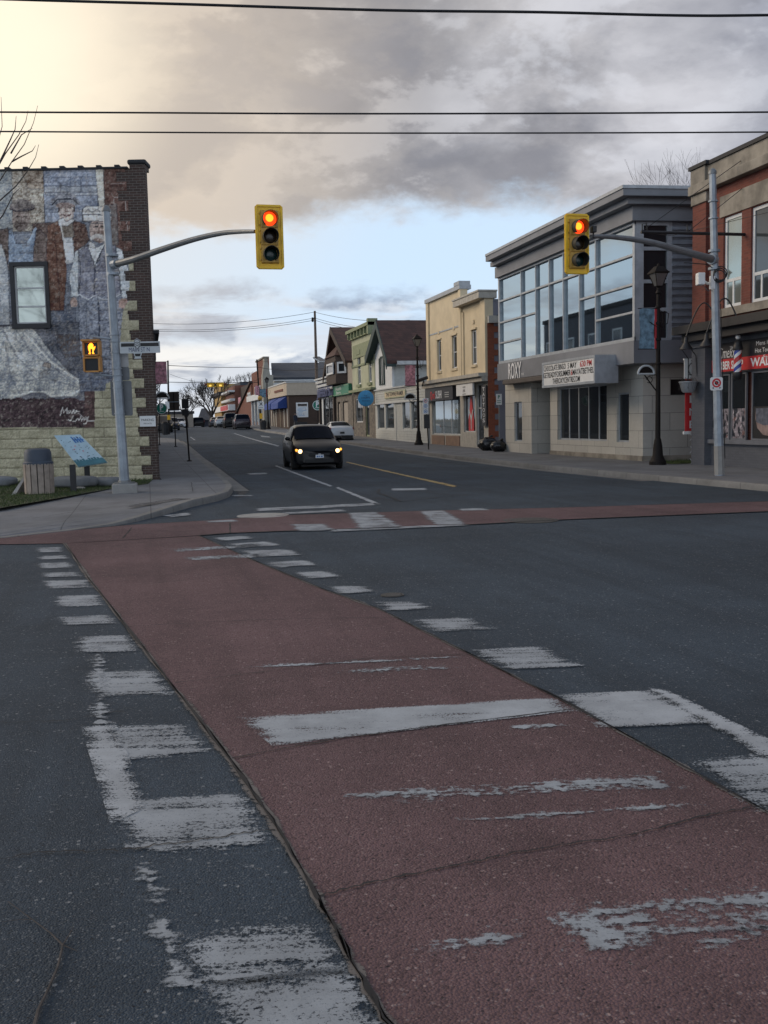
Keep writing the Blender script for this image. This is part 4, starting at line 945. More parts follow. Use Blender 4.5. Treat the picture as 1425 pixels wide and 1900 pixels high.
rowtext([('CHOCOLATE BINGO', .015, .47, 'letter_black'), ('5 MAY', .51, .68, 'letter_black'), ('630 PM', .745, .955, 'letter_red')], rows[0], lh)
rowtext([('GETREADYFORSUMMER', .005, .565, 'letter_black'), ('6', .572, .60, 'letter_red'), ('MAYATBETHEL', .605, .995, 'letter_black')], rows[1], lh)
rowtext([('THEROXYCENTRECOM', .20, .74, 'letter_black')], rows[2], lh)

# ---- unseen building beyond the mural building, added for its reflection in theatre glass
lr = thing('added_reflected_building', 'unseen plain brick building added behind the mural building to reflect in the theatre glass', 'building', (-6, 70, terr(70)+SW))
MB().box(-14, -.25, 58, 78, terr(60)-.3, 9.3).build('wall', 'brick_grey', lr); MB().box(-14.1, -.15, 57.9, 78.1, 9.3, 9.6).build('coping', 'fascia_dark', lr)
FLr = Fr((-.25, 58), (0, 1))
for i in range(5): window(lr, FLr, (2+i*4, 3.4+i*4, 5.6, 7.8), 'white_paint', 'glass_dark', .12, (), (.5,), .06)
# ------------------------------------------------------------------ barber shop building (right edge)
XB = 16.7; FB = Fr((XB, 0), (0, -1))
sb0 = FB.px(1284, 600)[0]; vb0 = -sb0; sb1 = sb0+17
bb = thing('barber_building', 'two-storey red brick building with worn stone parapet above a grey painted barber shop', 'building', (XB, vb0, SW))
zp1 = FB.px(1284, 316)[1]; zp0 = FB.px(1284, 366)[1]; zband = FB.px(1284, 376)[1]
zsh1 = FB.px(1284, 606)[1]   # top of shop front cornice
zsh0 = FB.px(1284, 622)[1]
W1_ = FB.q(1337, 404, 1369, 566); W2_ = FB.q(1388, 386, 1428, 560)
W2_ = (W2_[0], W2_[0]+(W1_[1]-W1_[0]), W1_[2], W1_[3])
wins = [W1_, W2_]+[(W2_[0]+i*2.6+1.6, W2_[1]+i*2.6+1.6, W1_[2], W1_[3]) for i in (0, 1, 2)]
pier1 = FB.px(1309, 500)[0]
mb = MB(); opening_wall(mb, FB, pier1, sb1, zsh1, zp0, wins, .3, 0, -.10); mb.fbox(FB, sb0, pier1, zsh1, zp0, -.4, .0); mb.build('brick_wall', 'brick_red', bb)
mb = MB(); mb.prism([(XB+.41, vb0-.02), (XB+14, vb0-.02), (XB+14, -sb1), (XB+.41, -sb1)], 0, zp1-.3); mb.build('wall', 'brick_red', bb)
mb = MB(); mb.fbox(FB, sb0-.03, sb1, zp0+.0, zp0+.28, -.4, .16); mb.fbox(FB, sb0-.02, pier1+.05, zp0+.28, zp1-.05, -.38, .08); mb.fbox(FB, pier1+.05, sb1, zp0+.28, zp1-.05, -.38, .0); mb.fbox(FB, sb0-.02, pier1+.1, zp0-.30, zp0-.0, -.2, .06)
mb.build('stone_parapet', 'stone_cornice', bb, bevel=.02)
mb = MB(); mb.fbox(FB, sb0-.05, pier1+.2, zp1-.05, zp1+.06, -.45, .14); mb.fbox(FB, pier1+.2, sb1, zp1-.07, zp1+.04, -.45, .06); mb.build('coping', 'fascia_dark', bb)
for i, q in enumerate(wins):
    w = window(bb, FB, q, 'white_paint', 'glass_mid' if i else 'glass_pale', .10, (), (.30,), -.16, bw=.09)
    mb = MB()
    mb.fbox(FB, q[0]+.42*(q[1]-q[0]), q[0]+.5*(q[1]-q[0]), q[2]+.1, q[2]+.30*(q[3]-q[2]), -.21, -.17); mb.build('sash_bar', 'white_paint', w)
    mb = MB(); mb.fbox(FB, q[0]+.3, q[1]-.1, q[2]+.25*(q[3]-q[2]), q[2]+.78*(q[3]-q[2]), -.27, -.25); mb.build('blind', 'siding_pale', w)
mb = MB(); s_ = W1_[0]-.15
mb.fbox(FB, s_, wins[1][1]+1.2, W1_[3]+.02, W1_[3]+.62, -.11, -.06); mb.build('lintel', 'stone_cornice', bb)
mb = MB(); mb.fbox(FB, W1_[0]-.15, sb1-.1, W1_[2]-.24, W1_[2]-.01, -.11, -.01); mb.build('sill', 'stone_cornice', bb)
mb = MB()
for i in range(5): mb.fbox(FB, W1_[0]+.2+i*1.1, W1_[0]+.45+i*1.1, W1_[2]-.75, W1_[2]-.45, -.11, -.07)
mb.build('stone_insets', 'stone_cornice', bb)
# shop front
mb = MB(); mb.fbox(FB, sb0-.35, sb1, zsh0+.02, zsh1, -.2, .50); mb.fbox(FB, sb0-.1, sb1, zsh0-.22, zsh0+.02, -.2, .30); mb.build('shop_cornice', 'black_paint', bb)
mb = MB(); zpt = FB.px(1300, 645)[1]
mb.fbox(FB, sb0, FB.px(1307, 800)[0], 0.05, zpt, -.4, .0); mb.fbox(FB, sb0-.06, FB.px(1309, 800)[0]+.04, zpt, zpt+.22, -.4, .07); mb.fbox(FB, sb0-.01, FB.px(1309, 800)[0], zpt+.22, zsh0-.2, -.4, .02); mb.build('corner_pier', 'brick_grey', bb)
sw0 = FB.px(1318, 760)[0]; zsill = FB.px(1330, 816)[1]; zsg0 = FB.px(1340, 690)[1]; zsg1 = FB.px(1340, 640)[1]
FBi = FB.off(-.25)
mb = MB(); mb.fbox(FB, pier1-.3, sb1, .05, zsill-.12, -.45, -.22); mb.build('shop_base', 'brick_grey', bb)
mb = MB(); mb.fbox(FB, pier1-.3, sb1, zsill-.12, zsill, -.45, -.10); mb.build('shop_sill', 'grey_trim', bb)
mb = MB(); mb.fbox(FB, pier1-.3, sb1, zsg0-.05, zsh0, -.45, -.28); mb.build('sign_backing', 'grey_trim', bb)
pans = [(FBi.px(1319, 760)[0], FBi.px(1352, 760)[0]), (FBi.px(1355, 760)[0], FBi.px(1383, 760)[0]), (FBi.px(1393, 760)[0], FBi.px(1393, 760)[0]+2.4)]
pans.append((pans[2][1]+.3, pans[2][1]+2.5)); pans.append((pans[3][1]+.3, sb1-.3))
for a, b in pans: window(bb, FB, (a, b, zsill, zsg0-.05), 'grey_trim', 'glass_dark', .05, (), (), -.27)
# hair photographs in the lower panes: heads and shoulders as soft blobs
m, nt, b_, o_ = new_mat('hair_photo'); t = NT(nt); P = t.pos(); vr = t.nd('ShaderNodeTexVoronoi'); t.l.new(t.noise(P, 2.2, 2, .5, 0, True), vr.inputs['Vector']); t.set(vr, 'Scale', 9.)
n_ = t.noise(P, 5, 3, .5); c = t.mix(t.ss(n_, .42, .56), (.02, .025, .035), (.30, .26, .28)); c = t.mix(t.ss(t.noise(P, 7.3, 3), .56, .66), c, (.55, .50, .52)); c = t.mix(t.ss(t.noise(P, 4.1, 2), .6, .7), c, (.20, .09, .07)); t.set(b_, 'Base Color', c); b_.inputs['Roughness'].default_value = .4; M['hair_photo'] = m
zph = FBi.px(1395, 757)[1]
for a, b in pans[:2]: box_part(bb, 'window_photo', FB, (a+.06, b-.06, zsill+.05, zph), -.292, -.288, 'hair_photo')
a, b = pans[2]; box_part(bb, 'window_photo', FB, (a+.06, b-.06, zsill+.05, zph+.04), -.292, -.288, 'black_paint')
mb = MB(); pts = [(a+.2, zsill+.95), (a+.18, zsill+.62), (a+.28, zsill+.35), (a+.55, zsill+.16), (a+.95, zsill+.12), (a+1.3, zsill+.3), (a+1.6, zsill+.5), (a+1.7, zph-.02), (a+.25, zph-.02)]
pts = [(s, min(z, zph-.01)) for s, z in pts]; mb.fprism(FB, pts, -.287, -.283); plain('hair_side', (.28, .20, .18), .6, var=.3, sc=4); plain('hair_cap', (.10, .11, .14), .7, var=.4, sc=8); hp = mb.build('portrait', 'hair_side', bb)
mb = MB(); pts = [(a+.2, zph-.01), (a+.22, zph-.4), (a+.6, zph-.5), (a+1.1, zph-.45), (a+1.7, zph-.62), (a+1.7, zph-.01)]; mb.fprism(FB, pts, -.282, -.279); mb.build('hair', 'hair_cap', hp)
# sign board
o_s = -.20
Fsn = FB.off(o_s)
s0, _ = Fsn.px(1321, 700); zt0 = Fsn.px(1383, 636)[1]; 
zr1 = Fsn.px(1383, 662)[1]; zr0 = Fsn.px(1383, 686)[1]
sgn = MB().fbox(FB, s0, sb1-.4, zr0-.04, zt0+.08, -.28, o_s).build('sign_board', 'sign_black', bb)
MB().fbox(FB, s0, sb1-.4, zr0, zr1, o_s+.001, o_s+.008).build('red_band', 'sign_red', sgn)
def on(Fx, x1, x2, y): a = Fx.px(x1, y); b = Fx.px(x2, y); return a[0], b[0], a[1]
a, b, z = on(Fsn, 1341, 1378, 684); letters(sgn, FB, (a+b)/2-.2, zr0+.07, o_s+.012, 'BARBER SHOP', (zr1-zr0)*.62, 'letter_white', (b-a)*1.45, bold=.03)
a, b, z = on(Fsn, 1393, 1450, 676); letters(sgn, FB, a, zr0+.08, o_s+.012, 'WALK-INS WELCOME', (zr1-zr0)*.62, 'letter_white', 4.0, bold=.03, align='LEFT')
a, b, z = on(Fsn, 1335, 1370, 662); letters(sgn, FB, (a+b)/2, zr1+.03, o_s+.012, 'Timexxx', .32, 'letter_white', (b-a)*1.05, shear=.3)
a, b, z = on(Fsn, 1355, 1376, 642); letters(sgn, FB, (a+b)/2, zt0-.14, o_s+.012, '226-852-8948', .10, 'letter_white', b-a)
a, b, z = on(Fsn, 1398, 1398, 642)
for i, (tx, w) in enumerate((('Mens Haircuts', 1.2), ('Hot Towel Shave', 1.3), ('Fades', .5))): letters(sgn, FB, a+.75, zt0-.12-i*.20, o_s+.012, tx, .12, 'letter_white', w)
# barber pole
pp = Fsn.px(1386, 672); c = FB.p(pp[0], pp[1], .10)
bp = thing('barber_pole', 'barber pole with blue, white and red stripes fixed between the two shop windows', 'barber pole', (c.x, c.y, c.z-.3))
m, nt, b_, o_ = new_mat('barber_stripes'); t = NT(nt); q_ = t.nd('ShaderNodeSeparateXYZ'); t.l.new(t.obj(), q_.inputs[0]); ang = t.m('ARCTAN2', q_.outputs[1], q_.outputs[0])
f_ = t.m('FRACT', t.m('ADD', t.m('MULTIPLY', ang, -1/(2*math.pi)*1.), t.m('MULTIPLY', q_.outputs[2], 2.1)))
c_ = t.mix(t.m('GREATER_THAN', f_, .33), (.55, .03, .03), (.8, .8, .8)); c_ = t.mix(t.m('GREATER_THAN', f_, .55), c_, (.03, .06, .35)); c_ = t.mix(t.m('GREATER_THAN', f_, .80), c_, (.8, .8, .8)); t.set(b_, 'Base Color', c_); b_.inputs['Roughness'].default_value = .25; M['barber_stripes'] = m
z = c.z
mb = MB(); mb.lathe((c.x, c.y, z-.28), [(.105, 0), (.105, .62)], 20); mb.build('striped_cylinder', 'barber_stripes', bp, smooth=True)
mb = MB(); mb.lathe((c.x, c.y, z+.34), [(.14, 0), (.15, .05), (.13, .12), (.10, .20), (.11, .24), (.03, .30)], 16); mb.build('top_cap', 'black_paint', bp, smooth=True); mb = MB(); mb.lathe((c.x, c.y, z-.50), [(.06, 0), (.12, .06), (.14, .16), (.13, .22)], 16); mb.build('bottom_cap', 'black_paint', bp, smooth=True)
mb = MB(); mb.ball((c.x, c.y, z+.72), .075, 12); mb.build('globe', 'sign_white', bp, smooth=True)
# awning lamps over the shop, on goosenecks
def goose(px, py, px2, py2, label, group='gooseneck lamps on the barber building'):
    a = FB.px(px, py, .3); o = .3
    P0 = FB.p(a[0]+.9, zsh1-.05, .3)
    b = FB.px(px2, py2, .95); P3 = FB.p(b[0], b[1], .95)
    t_ = thing('gooseneck_lamp', label, 'wall lamp', P0, group=group)
    top_ = max(P0.z, P3.z)+.55; pts = []
    for i in range(15):
        u = i/14; p = P0.lerp(P3+Vector((0, 0, .22)), u); p.z += math.sin(math.pi*min(1, u*1.0))*.85*(1-.25*u); pts.append(p)
    MB().tube(pts, .022, 8).build('arm', 'black_paint', t_, smooth=True)
    mb = MB(); mb.lathe(P3+Vector((0, 0, -.16)), [(.20, 0), (.185, .03), (.07, .20), (.05, .36)], 18); mb.build('shade', 'black_paint', t_, smooth=True)
goose(1300, 612, 1273, 638, 'black gooseneck lamp at the left end of the barber shop cornice')
goose(1335, 600, 1311, 632, 'black gooseneck lamp over the grey pier of the barber shop')
# horizontal sign bar with guys, top of the pier
pA = FB.px(1376, 435, 0.0); zA = pA[1]
PA = FB.p(pA[0], zA, -.1); dp = depth_of(PA)
br_ = thing('sign_bracket', 'long black horizontal sign bar with guy wires projecting from the red brick wall', 'bracket', PA)
# the bar projects over the pavement, level
PB = cd(1191, 435, depth_of(FB.p(pA[0], zA, 3.0)))
for k in np.linspace(0, 9, 300):
    q_ = FB.p(pA[0], zA, k); xx, yy = proj(q_)
    if xx <= 1191: PB = q_; break
mb = MB(); mb.tube([PA, PB], .045, 10); mb.build('bar', 'black_paint', br_, smooth=True)
dB = (PB-PA)
mb = MB()
for f_, x, y in ((.98, 1376, 296), (.55, 1375, 350)):
    e = FB.px(x, y, -.02); mb.tube([PA+dB*f_+Vector((0, 0, .05)), FB.p(e[0], e[1], -.05)], .010, 5)
mb.tube([PA+dB*.98, PA+dB*.5+Vector((0, 1.2, .15)), Vector((XB-.0, PA.y-4, PA.z+.2))], .008, 5)
mb.build('guy_wires', 'black_paint', br_)
for f_ in (.99, .56):
    c = PA+dB*f_; mb = MB(); mb.tube([c+Vector((.0, 0, 0)), c+Vector((0, 0, .22)), c+Vector((.12, 0, .25)), c+Vector((.16, 0, .05))], .018, 6); mb.build('hook', 'black_paint', br_)
# vertical red banner hanging behind the pier
Fv = Fr((XB+.2, vb0+.30), (1, 0)); 
dpv = depth_of((XB-.1, vb0+.2)); p_t = cd(1272, 668, dpv); p_b = cd(1272, 806, dpv)
bx = p_t.x
Fv = Fr((bx, vb0+.28), (1, 0)); zt_, zb_ = p_t.z, p_b.z; wv = .62
vb_ = thing('vertical_banner', 'narrow red and white vertical banner hanging beside the grey brick pier', 'banner', (bx+wv/2, vb0+.28, zb_))
zq_ = zt_-(zt_-zb_)*.25
MB().fbox(Fv, .04, wv, zb_+.1, zq_, -.01, .01).build('red_cloth', 'sign_red', vb_)
tp_ = MB().fbox(Fv, 0, wv, zq_, zt_, -.012, .012).build('white_top', 'sign_white', vb_)
mb = MB(); mb.fbox(Fv, -.02, wv+.02, zb_, zb_+.1, -.03, .03); mb.fbox(Fv, -.02, wv+.02, zt_, zt_+.05, -.03, .03); mb.build('rails', 'sign_white', vb_)
mb = MB()
for i in range(9):
    a = i/8; an_ = 2*math.pi*a
mb.tube([Fv.p(.30+.16*math.cos(a), zq_+.30+.20*math.sin(a), .016) for a in np.linspace(.6, 5.4, 14)], .014, 5); mb.tube([Fv.p(.34+.10*math.cos(a), zq_+.62+.10*math.sin(a), .016) for a in np.linspace(0, 5, 12)], .012, 5); mb.tube([Fv.p(.14, zq_+.12, .016), Fv.p(.5, zq_+.16, .016)], .012, 5); mb.build('emblem', 'letter_black', vb_)
Fvr = Fv
for i, ch in enumerate('TIMEXXX'): letters(vb_, Fv, .30, zq_-.36-i*.40, .014, ch, .24, 'letter_white', .22)
# hanging planter on a bracket from the pier
pc = cd(1277, 714, depth_of((XB-.4, vb0-.3))); 
hp_ = thing('hanging_planter', 'wire basket planter with trailing dry stems hanging from a curled bracket on the grey pier', 'planter', (pc.x, pc.y, pc.z-.2))
mb = MB(); mb.lathe((pc.x, pc.y, pc.z-.24), [(.15, 0), (.20, .05), (.27, .30), (.30, .31), (.30, .34), (.24, .34)], 16); mb.build('basket', 'metal_cap', hp_, smooth=True)
mb = MB(); w0 = Vector((XB, pc.y, pc.z+.35)); mb.tube([w0+Vector((0, 0, -.1)), w0+Vector((-.05, 0, .55)), w0+Vector((-.3, 0, .85)), w0+Vector((-.6, 0, .82)), w0+Vector((pc.x-XB, 0, .45)), Vector((pc.x, pc.y, pc.z+.1))], .016, 6); mb.build('bracket', 'black_paint', hp_, smooth=True)
mb = MB()
for i in range(34):
    a = random.uniform(0, 6.28); r = random.uniform(.2, .42); p0 = Vector((pc.x, pc.y, pc.z+.08)); mb.tube([p0, p0+Vector((math.cos(a)*r*.6, math.sin(a)*r*.6, random.uniform(.05, .16))), p0+Vector((math.cos(a)*r, math.sin(a)*r, random.uniform(-.3, .1)))], [.008, .005, .003], 4)
mb.build('stems', 'twig_bark', hp_)
# ------------------------------------------------------------------ generic row building helper
def prow(X): return Fr((X, 0), (0, -1))
def body(par, X, va, vb, z1, depth=12, mat='tan_wall', z0=None):
    z0 = terr(va)+SW-.2 if z0 is None else z0
    mb = MB(); mb.prism([(X, va), (X+depth, va), (X+depth, vb), (X, vb)], z0, z1); return mb.build('wall', mat, par)
def wpt_y(px, py, Y):
    d = ray(px, py); t_ = Y/d.y; return Vector((d.x*t_, Y, CAMH+d.z*t_))
# ---- cream stucco building with sushi and tattoo shops
X = 16.7; F = prow(X); s0 = F.px(795, 700)[0]; s1 = F.px(905, 700)[0]; sm = F.px(858, 600)[0]
yb = thing('stucco_building', 'cream stucco building in two heights over a sushi shop and tattoo studio', 'building', (X, -(s0+s1)/2, terr(52)+SW))
zt1 = F.px(797, 562)[1]; zt2 = F.px(904, 545)[1]
zbt = F.px(900, 692)[1]
wa, wb, wc_ = F.q(811, 628, 819, 689), F.q(838, 616, 848, 682), F.q(874, 613, 884, 676)
zw0, zw1 = wb[2], wb[3]
wl = [(q[0], q[1], zw0, zw1) for q in (wa, wb, wc_)]
zsg = F.px(880, 703)[1]
zw0 = wc_[2]; zw1 = wc_[3]; wl = [(q[0], q[1], zw0, zw1) for q in (wa, wb, wc_)]
mb = MB(); opening_wall(mb, F, s0, sm, zbt, zt1, wl[:2], .3); mb.fbox(F, s0, s0+.45, zbt, zt1, 0.003, .10); mb.fbox(F, sm-.40, sm, zbt, zt1, .003, .10)
mb.build('upper_wall', 'stucco_cream', yb)
mb = MB(); opening_wall(mb, F, sm+.002, s1, zbt, zt2-.2, wl[2:], .3, 0, -.02); mb.fbox(F, s1-.75, s1, zbt, zt2-.2, -.017, .12); mb.fbox(F, sm+.002, sm+.25, zbt, zt2-.5, -.017, .06); mb.build('lower_wing', 'stucco_cream', yb)
mb = MB(); mb.fbox(F, s0-.05, sm+.05, zt1, zt1+.22, -.5, .16); mb.fbox(F, sm-.9, sm+.05, zt1+.22, zt1+.42, -.45, .18); mb.fbox(F, s0, sm, zt1-1.95, zt1-1.87, .0, .03); mb.build('parapet_cap', 'metal_cap', yb)
mb = MB(); mb.fbox(F, sm-.25, s1+.08, zt2-.2, zt2+.12, -.5, .45); mb.fbox(F, sm-.28, s1+.12, zt2+.12, zt2+.2, -.52, .5); mb.build('cornice', 'stucco_trim', yb)
for i, q in enumerate(wl):
    w = window(yb, F, q, 'white_paint', 'glass_dark', .09, (), (.5,), -.10)
    mb = MB(); mb.fbox(F, q[0]-.08, q[1]+.08, q[2]-.12, q[2], -.05, .07); mb.fbox(F, q[0]-.10, q[1]+.10, q[3], q[3]+.09, -.05, .06); mb.fbox(F, (q[0]+q[1])/2-.12, (q[0]+q[1])/2+.12, q[3]+.3, q[3]+.5, 0, .04); mb.build('window_trim', 'stucco_cream', w)
gzy = terr(52)+SW
zsf = F.px(850, 700)[1]
mb = MB(); mb.fbox(F, s0-.5, s1+.02, zbt-.18, zbt, -.4, .50); mb.fprism(F, [(s0-.4, zbt-.42), (s1, zbt-.42), (s1, zbt-.18), (s0-.4, zbt-.18)], -.4, .32); mb.build('storefront_cornice', 'stucco_trim', yb)
# shop floor
zA_ = gzy+.62
mb = MB(); s_sp = F.px(855, 760)[0]; s_dr = F.px(882, 760)[0]; s_e = F.px(897, 760)[0]
opsy = [(s0+.45, s_sp-.25, zA_, zbt-.95), (s_sp+.35, s_dr-.2, gzy+.8, zbt-.9), (s_dr, s_e-.1, gzy+.02, zbt-.5)]
opening_wall(mb, F, s0, s1, terr(60), zbt-.42, opsy, .3, 0, -.05); mb.build('shop_front', 'stucco_trim', yb)
window(yb, F, opsy[0], 'pale_trim', 'glass_shop', .07, (.38, .66), (), -.14, bw=.06)
window(yb, F, opsy[1], 'pale_trim', 'glass_dark', .06, (), (), -.14)
window(yb, F, opsy[2], 'pale_trim', 'glass_dark', .08, (), (.62,), -.14, name='door')
for k_ in range(2): 
    a = opsy[0][0]+k_*(opsy[0][1]-opsy[0][0])*.52
    box_part(yb, 'tile_panel', F, (a, a+(opsy[0][1]-opsy[0][0])*.46, gzy+.02, zA_-.05), -.05, .0, 'brown_tile')
sgb = box_part(yb, 'shop_sign', F, (s0-.05, s_sp-.75, zbt-1.2, zbt-.44), -.04, .22, 'sign_black')
w_ = s_sp-.75-s0
for txt, f0, f1, mt in (('Q', .20, .27, 'letter_red'), ('mi', .29, .38, 'letter_red'), ('SUSHI', .40, .62, 'letter_white')): letters(sgb, F, s0+w_*(f0+f1)/2, zbt-1.06, .23, txt, .42, mt, w_*(f1-f0), bold=.03)
mb = MB(); [mb.fbox(F, s0+w_*.73, s0+w_*.87, zbt-.80-i*.12, zbt-.76-i*.12, .221, .228) for i in range(3)]; mb.build('sign_stripes', 'pale_trim', sgb)
sg2 = box_part(yb, 'studio_sign', F, (s_sp+.05, s_dr+.35, zbt-1.05, zbt-.44), .16, .26, 'sign_white')
letters(sg2, F, (s_sp+s_dr)/2+.2, zbt-.66, .266, 'VAPE', .10, 'letter_black', .5); letters(sg2, F, (s_sp+s_dr)/2+.2, zbt-.86, .266, 'INK', .14, 'letter_black', .4); letters(sg2, F, (s_sp+s_dr)/2+.2, zbt-1.0, .266, 'studio', .07, 'letter_black', .6)
# poster figure in the tattoo window
a, b = opsy[1][0]+.25, opsy[1][1]-.2; c0 = (a+b)/2; mb = MB(); zc0 = (opsy[1][2]+opsy[1][3])/2-.1
mb.fprism(F, [(c0-.42, zc0-1.1), (c0+.42, zc0-1.1), (c0+.45, zc0-.3), (c0+.2, zc0+.5), (c0+.15, zc0+.95), (c0-.15, zc0+.95), (c0-.2, zc0+.5), (c0-.45, zc0-.3)], -.155, -.148); po = mb.build('window_poster', 'sign_red', yb)
mb = MB(); mb.fprism(F, [(c0-.40, zc0+.25), (c0-.28, zc0+.25), (c0, zc0-.1), (c0+.28, zc0+.25), (c0+.4, zc0+.25), (c0+.06, zc0-.3), (c0+.05, zc0-.8), (c0-.05, zc0-.8), (c0-.06, zc0-.3)], -.146, -.140); mb.build('poster_mark', 'pale_trim', po)
# vertical tattoo sign
sA, sB = F.px(896.5, 750)[0], F.px(905, 750)[0]; z1_, z0_ = F.px(900, 715)[1], F.px(900, 790)[1]
ts = thing('vertical_sign', 'narrow black vertical sign with white capitals on the corner of the stucco building', 'sign', F.p((sA+sB)/2, z0_, .1))
MB().fbox(F, sA, sB, z0_, z1_, .0, .09).build('panel', 'sign_black', ts)
n_ = 7; hh_ = (z1_-z0_-.2)/n_
for i, ch in enumerate('TATTOOS'): letters(ts, F, (sA+sB)/2, z1_-.1-(i+1)*hh_+.08, .096, ch, hh_*.72, 'letter_white', (sB-sA)*.5)
# side wall facing the viewer with quoins, rear roof
vS = -s1; zq1 = F.px(905, 603)[1]
mb = MB(); mb.prism([(X+.32, vS), (X+9, vS), (X+9, -s0), (X+.32, -s0)], terr(50), zbt+.3); mb.prism([(X+.32, vS+.02), (X+9, vS+.02), (X+9, -s0-.0), (X+.32, -s0-.0)], zbt+.3, zt2-.35); mb.build('side_wall', 'grey_wall', yb)
mb = MB(); z = terr(50)+SW+.3; i = 0
while z < zq1: mb.box(X+.004, X+(.55 if i % 2 else .34), vS-.035, vS, z, z+.285); z += .29; i += 1
mb.box(X+.002, X+.33, vS-.03, vS, terr(50)+.1, z); mb.build('quoins', 'brick_quoin', yb)
mb = MB(); mb.box(X+.0, X+9, vS-.25, vS+.4, zq1+.1, zq1+.45); mb.build('side_gutter', 'stucco_trim', yb)
mb = MB(); zr_ = zq1+.45; yy0, yy1 = vS-.1, -sm
mb.hexa([(X+.5, yy0, zr_), (X+9, yy0, zr_), (X+9, yy1, zr_), (X+.5, yy1, zr_), (X+.9, (yy0+yy1)/2, zt2+.0), (X+9, (yy0+yy1)/2, zt2), (X+9, (yy0+yy1)/2+.1, zt2), (X+.9, (yy0+yy1)/2+.1, zt2)]); mb.build('rear_roof', 'shingle_dark', yb)
# ---- white gabled shop with the big brown roof
X = 16.75; F = prow(X); sR_, sL_ = F.px(795, 760)[0], F.px(697, 760)[0]
tf = thing('gabled_shop', 'white gabled frame shop with a steep brown shingle roof and clapboard storefront', 'building', (X, -(sL_+sR_)/2, terr(66)+SW))
gz6 = terr(66)+SW
zeav = wpt_y(722, 672, -prow(16.8).px(727, 671)[0]-.45).z
Xr = X+1.6      # the upper storey stands behind the store front
FG = prow(X+.05)
gs0 = FG.px(696, 650)[0]; gs1 = FG.px(727, 671)[0]
ga = -(-prow(X-.45).px(698, 594)[0]); zrid = FG.px(707, 598)[1]
zfr = F.px(735, 724)[1]; zsb = F.px(735, 745)[1]
zct = F.px(745, 720)[1]
# gable: ridge runs back from the street; two slopes, the near one large
half = (gs1-gs0)/2+.2; vg = -(gs0+gs1)/2
yN, yF = -sR_+.0, -sL_+.6
rid_y = -prow(X-.45).px(698, 594)[0]; zr1_ = prow(X-.45).px(698, 594)[1]
e_y = -FG.px(733, 655)[0]; 
z_e = zeav
mb = MB()      # body walls under the roof
zj = zct+.05
mb.prism([(X+.21, -gs1-.02), (X+12, -gs1-.02), (X+12, yF-2), (X+.21, yF-2)], gz6, z_e+.1); mb.build('side_wall', 'siding_pale', tf)
gable_pts = [(gs0-.1, zj), (gs1, zj), (gs1, z_e+.1), (ga, zr1_-.35), (gs0-.1, z_e+.9)]
mb = MB(); mb.fprism(FG, gable_pts, -.25, 0); mb.build('gable_wall', 'white_paint', tf)
q = FG.q(706, 662, 713, 714); window(tf, FG, q, 'dark_green', 'glass_mirror', .10, (.5,), (), .06, deep=.14)
mb = MB(); w1 = q[1]; mb.fbox(FG, w1+.03, w1+.30, q[2], q[3]-.1, 0.0, .09); mb.fbox(FG, q[0]-.30, q[0]-.03, q[2], q[3]-.1, 0.0, .09); mb.build('shutters', 'dark_green', tf)
# roof slopes as slabs
def slope(mb, p, th_=.16, mi=0):
    p = [Vector(a) for a in p]; n = (p[1]-p[0]).cross(p[3]-p[0]).normalized(); n = n if n.z > 0 else -n
    mb.hexa([a-n*th_ for a in p]+p, mi)
ov = .55
_e = prow(X-.45).px(718, 669); rt_y = -_e[0]; z_e = _e[1]
k_s = (zr1_-z_e)/(rid_y-rt_y)
mb = MB(); slope(mb, [(X-.45, rid_y, zr1_), (X+13, rid_y, zr1_), (X+13, rt_y-.1, z_e), (X+2.0, rt_y-.1, z_e)])
gy0 = rt_y; z_g = zr1_-k_s*(rid_y-gy0)
mb.v[0:0] = []
mb = MB(); vr_ = [(X-.45, rid_y, zr1_), (X+13, rid_y, zr1_), (X+13, rt_y-.1, z_e), (X+1.7, rt_y-.1, z_e), (X-.45, gy0-.001, z_g)]
nv = Vector((0, -(zr1_-z_e), (rid_y-rt_y))).normalized()
lowv = [tuple(Vector(a)-Vector((0, 0, .22))) for a in vr_]; n = 5
mb.add(lowv+vr_, [tuple(range(n)), tuple(range(n, 2*n))]+[(i, (i+1) % n, n+(i+1) % n, n+i) for i in range(n)])
fy = -prow(16.5).px(683, 676)[0]; zfy = prow(16.5).px(683, 676)[1]+.5
slope(mb, [(X-.45, rid_y+.001, zr1_), (X+13, rid_y+.001, zr1_), (X+13, fy, zfy), (X-.45, fy, zfy)])
mb.build('roof', 'shingle', tf)
mb = MB()      # dark green verge boards and boxed soffit of the gable
for (ya, za, yb_, zb2_) in ((rid_y, zr1_, gy0, z_g), (rid_y, zr1_, fy, zfy)):
    mb.hexa([(X-.52, ya, za-.60), (X-.46, ya, za-.60), (X-.46, yb_, zb2_-.60), (X-.52, yb_, zb2_-.60), (X-.52, ya, za+.02), (X-.46, ya, za+.02), (X-.46, yb_, zb2_+.02), (X-.52, yb_, zb2_+.02)])
    mb.hexa([(X-.46, ya, za-.42), (X+.2, ya, za-.42), (X+.2, yb_, zb2_-.42), (X-.46, yb_, zb2_-.42), (X-.46, ya, za-.24), (X+.2, ya, za-.24), (X+.2, yb_, zb2_-.24), (X-.46, yb_, zb2_-.24)])
mb.build('verge_boards', 'dark_green', tf)
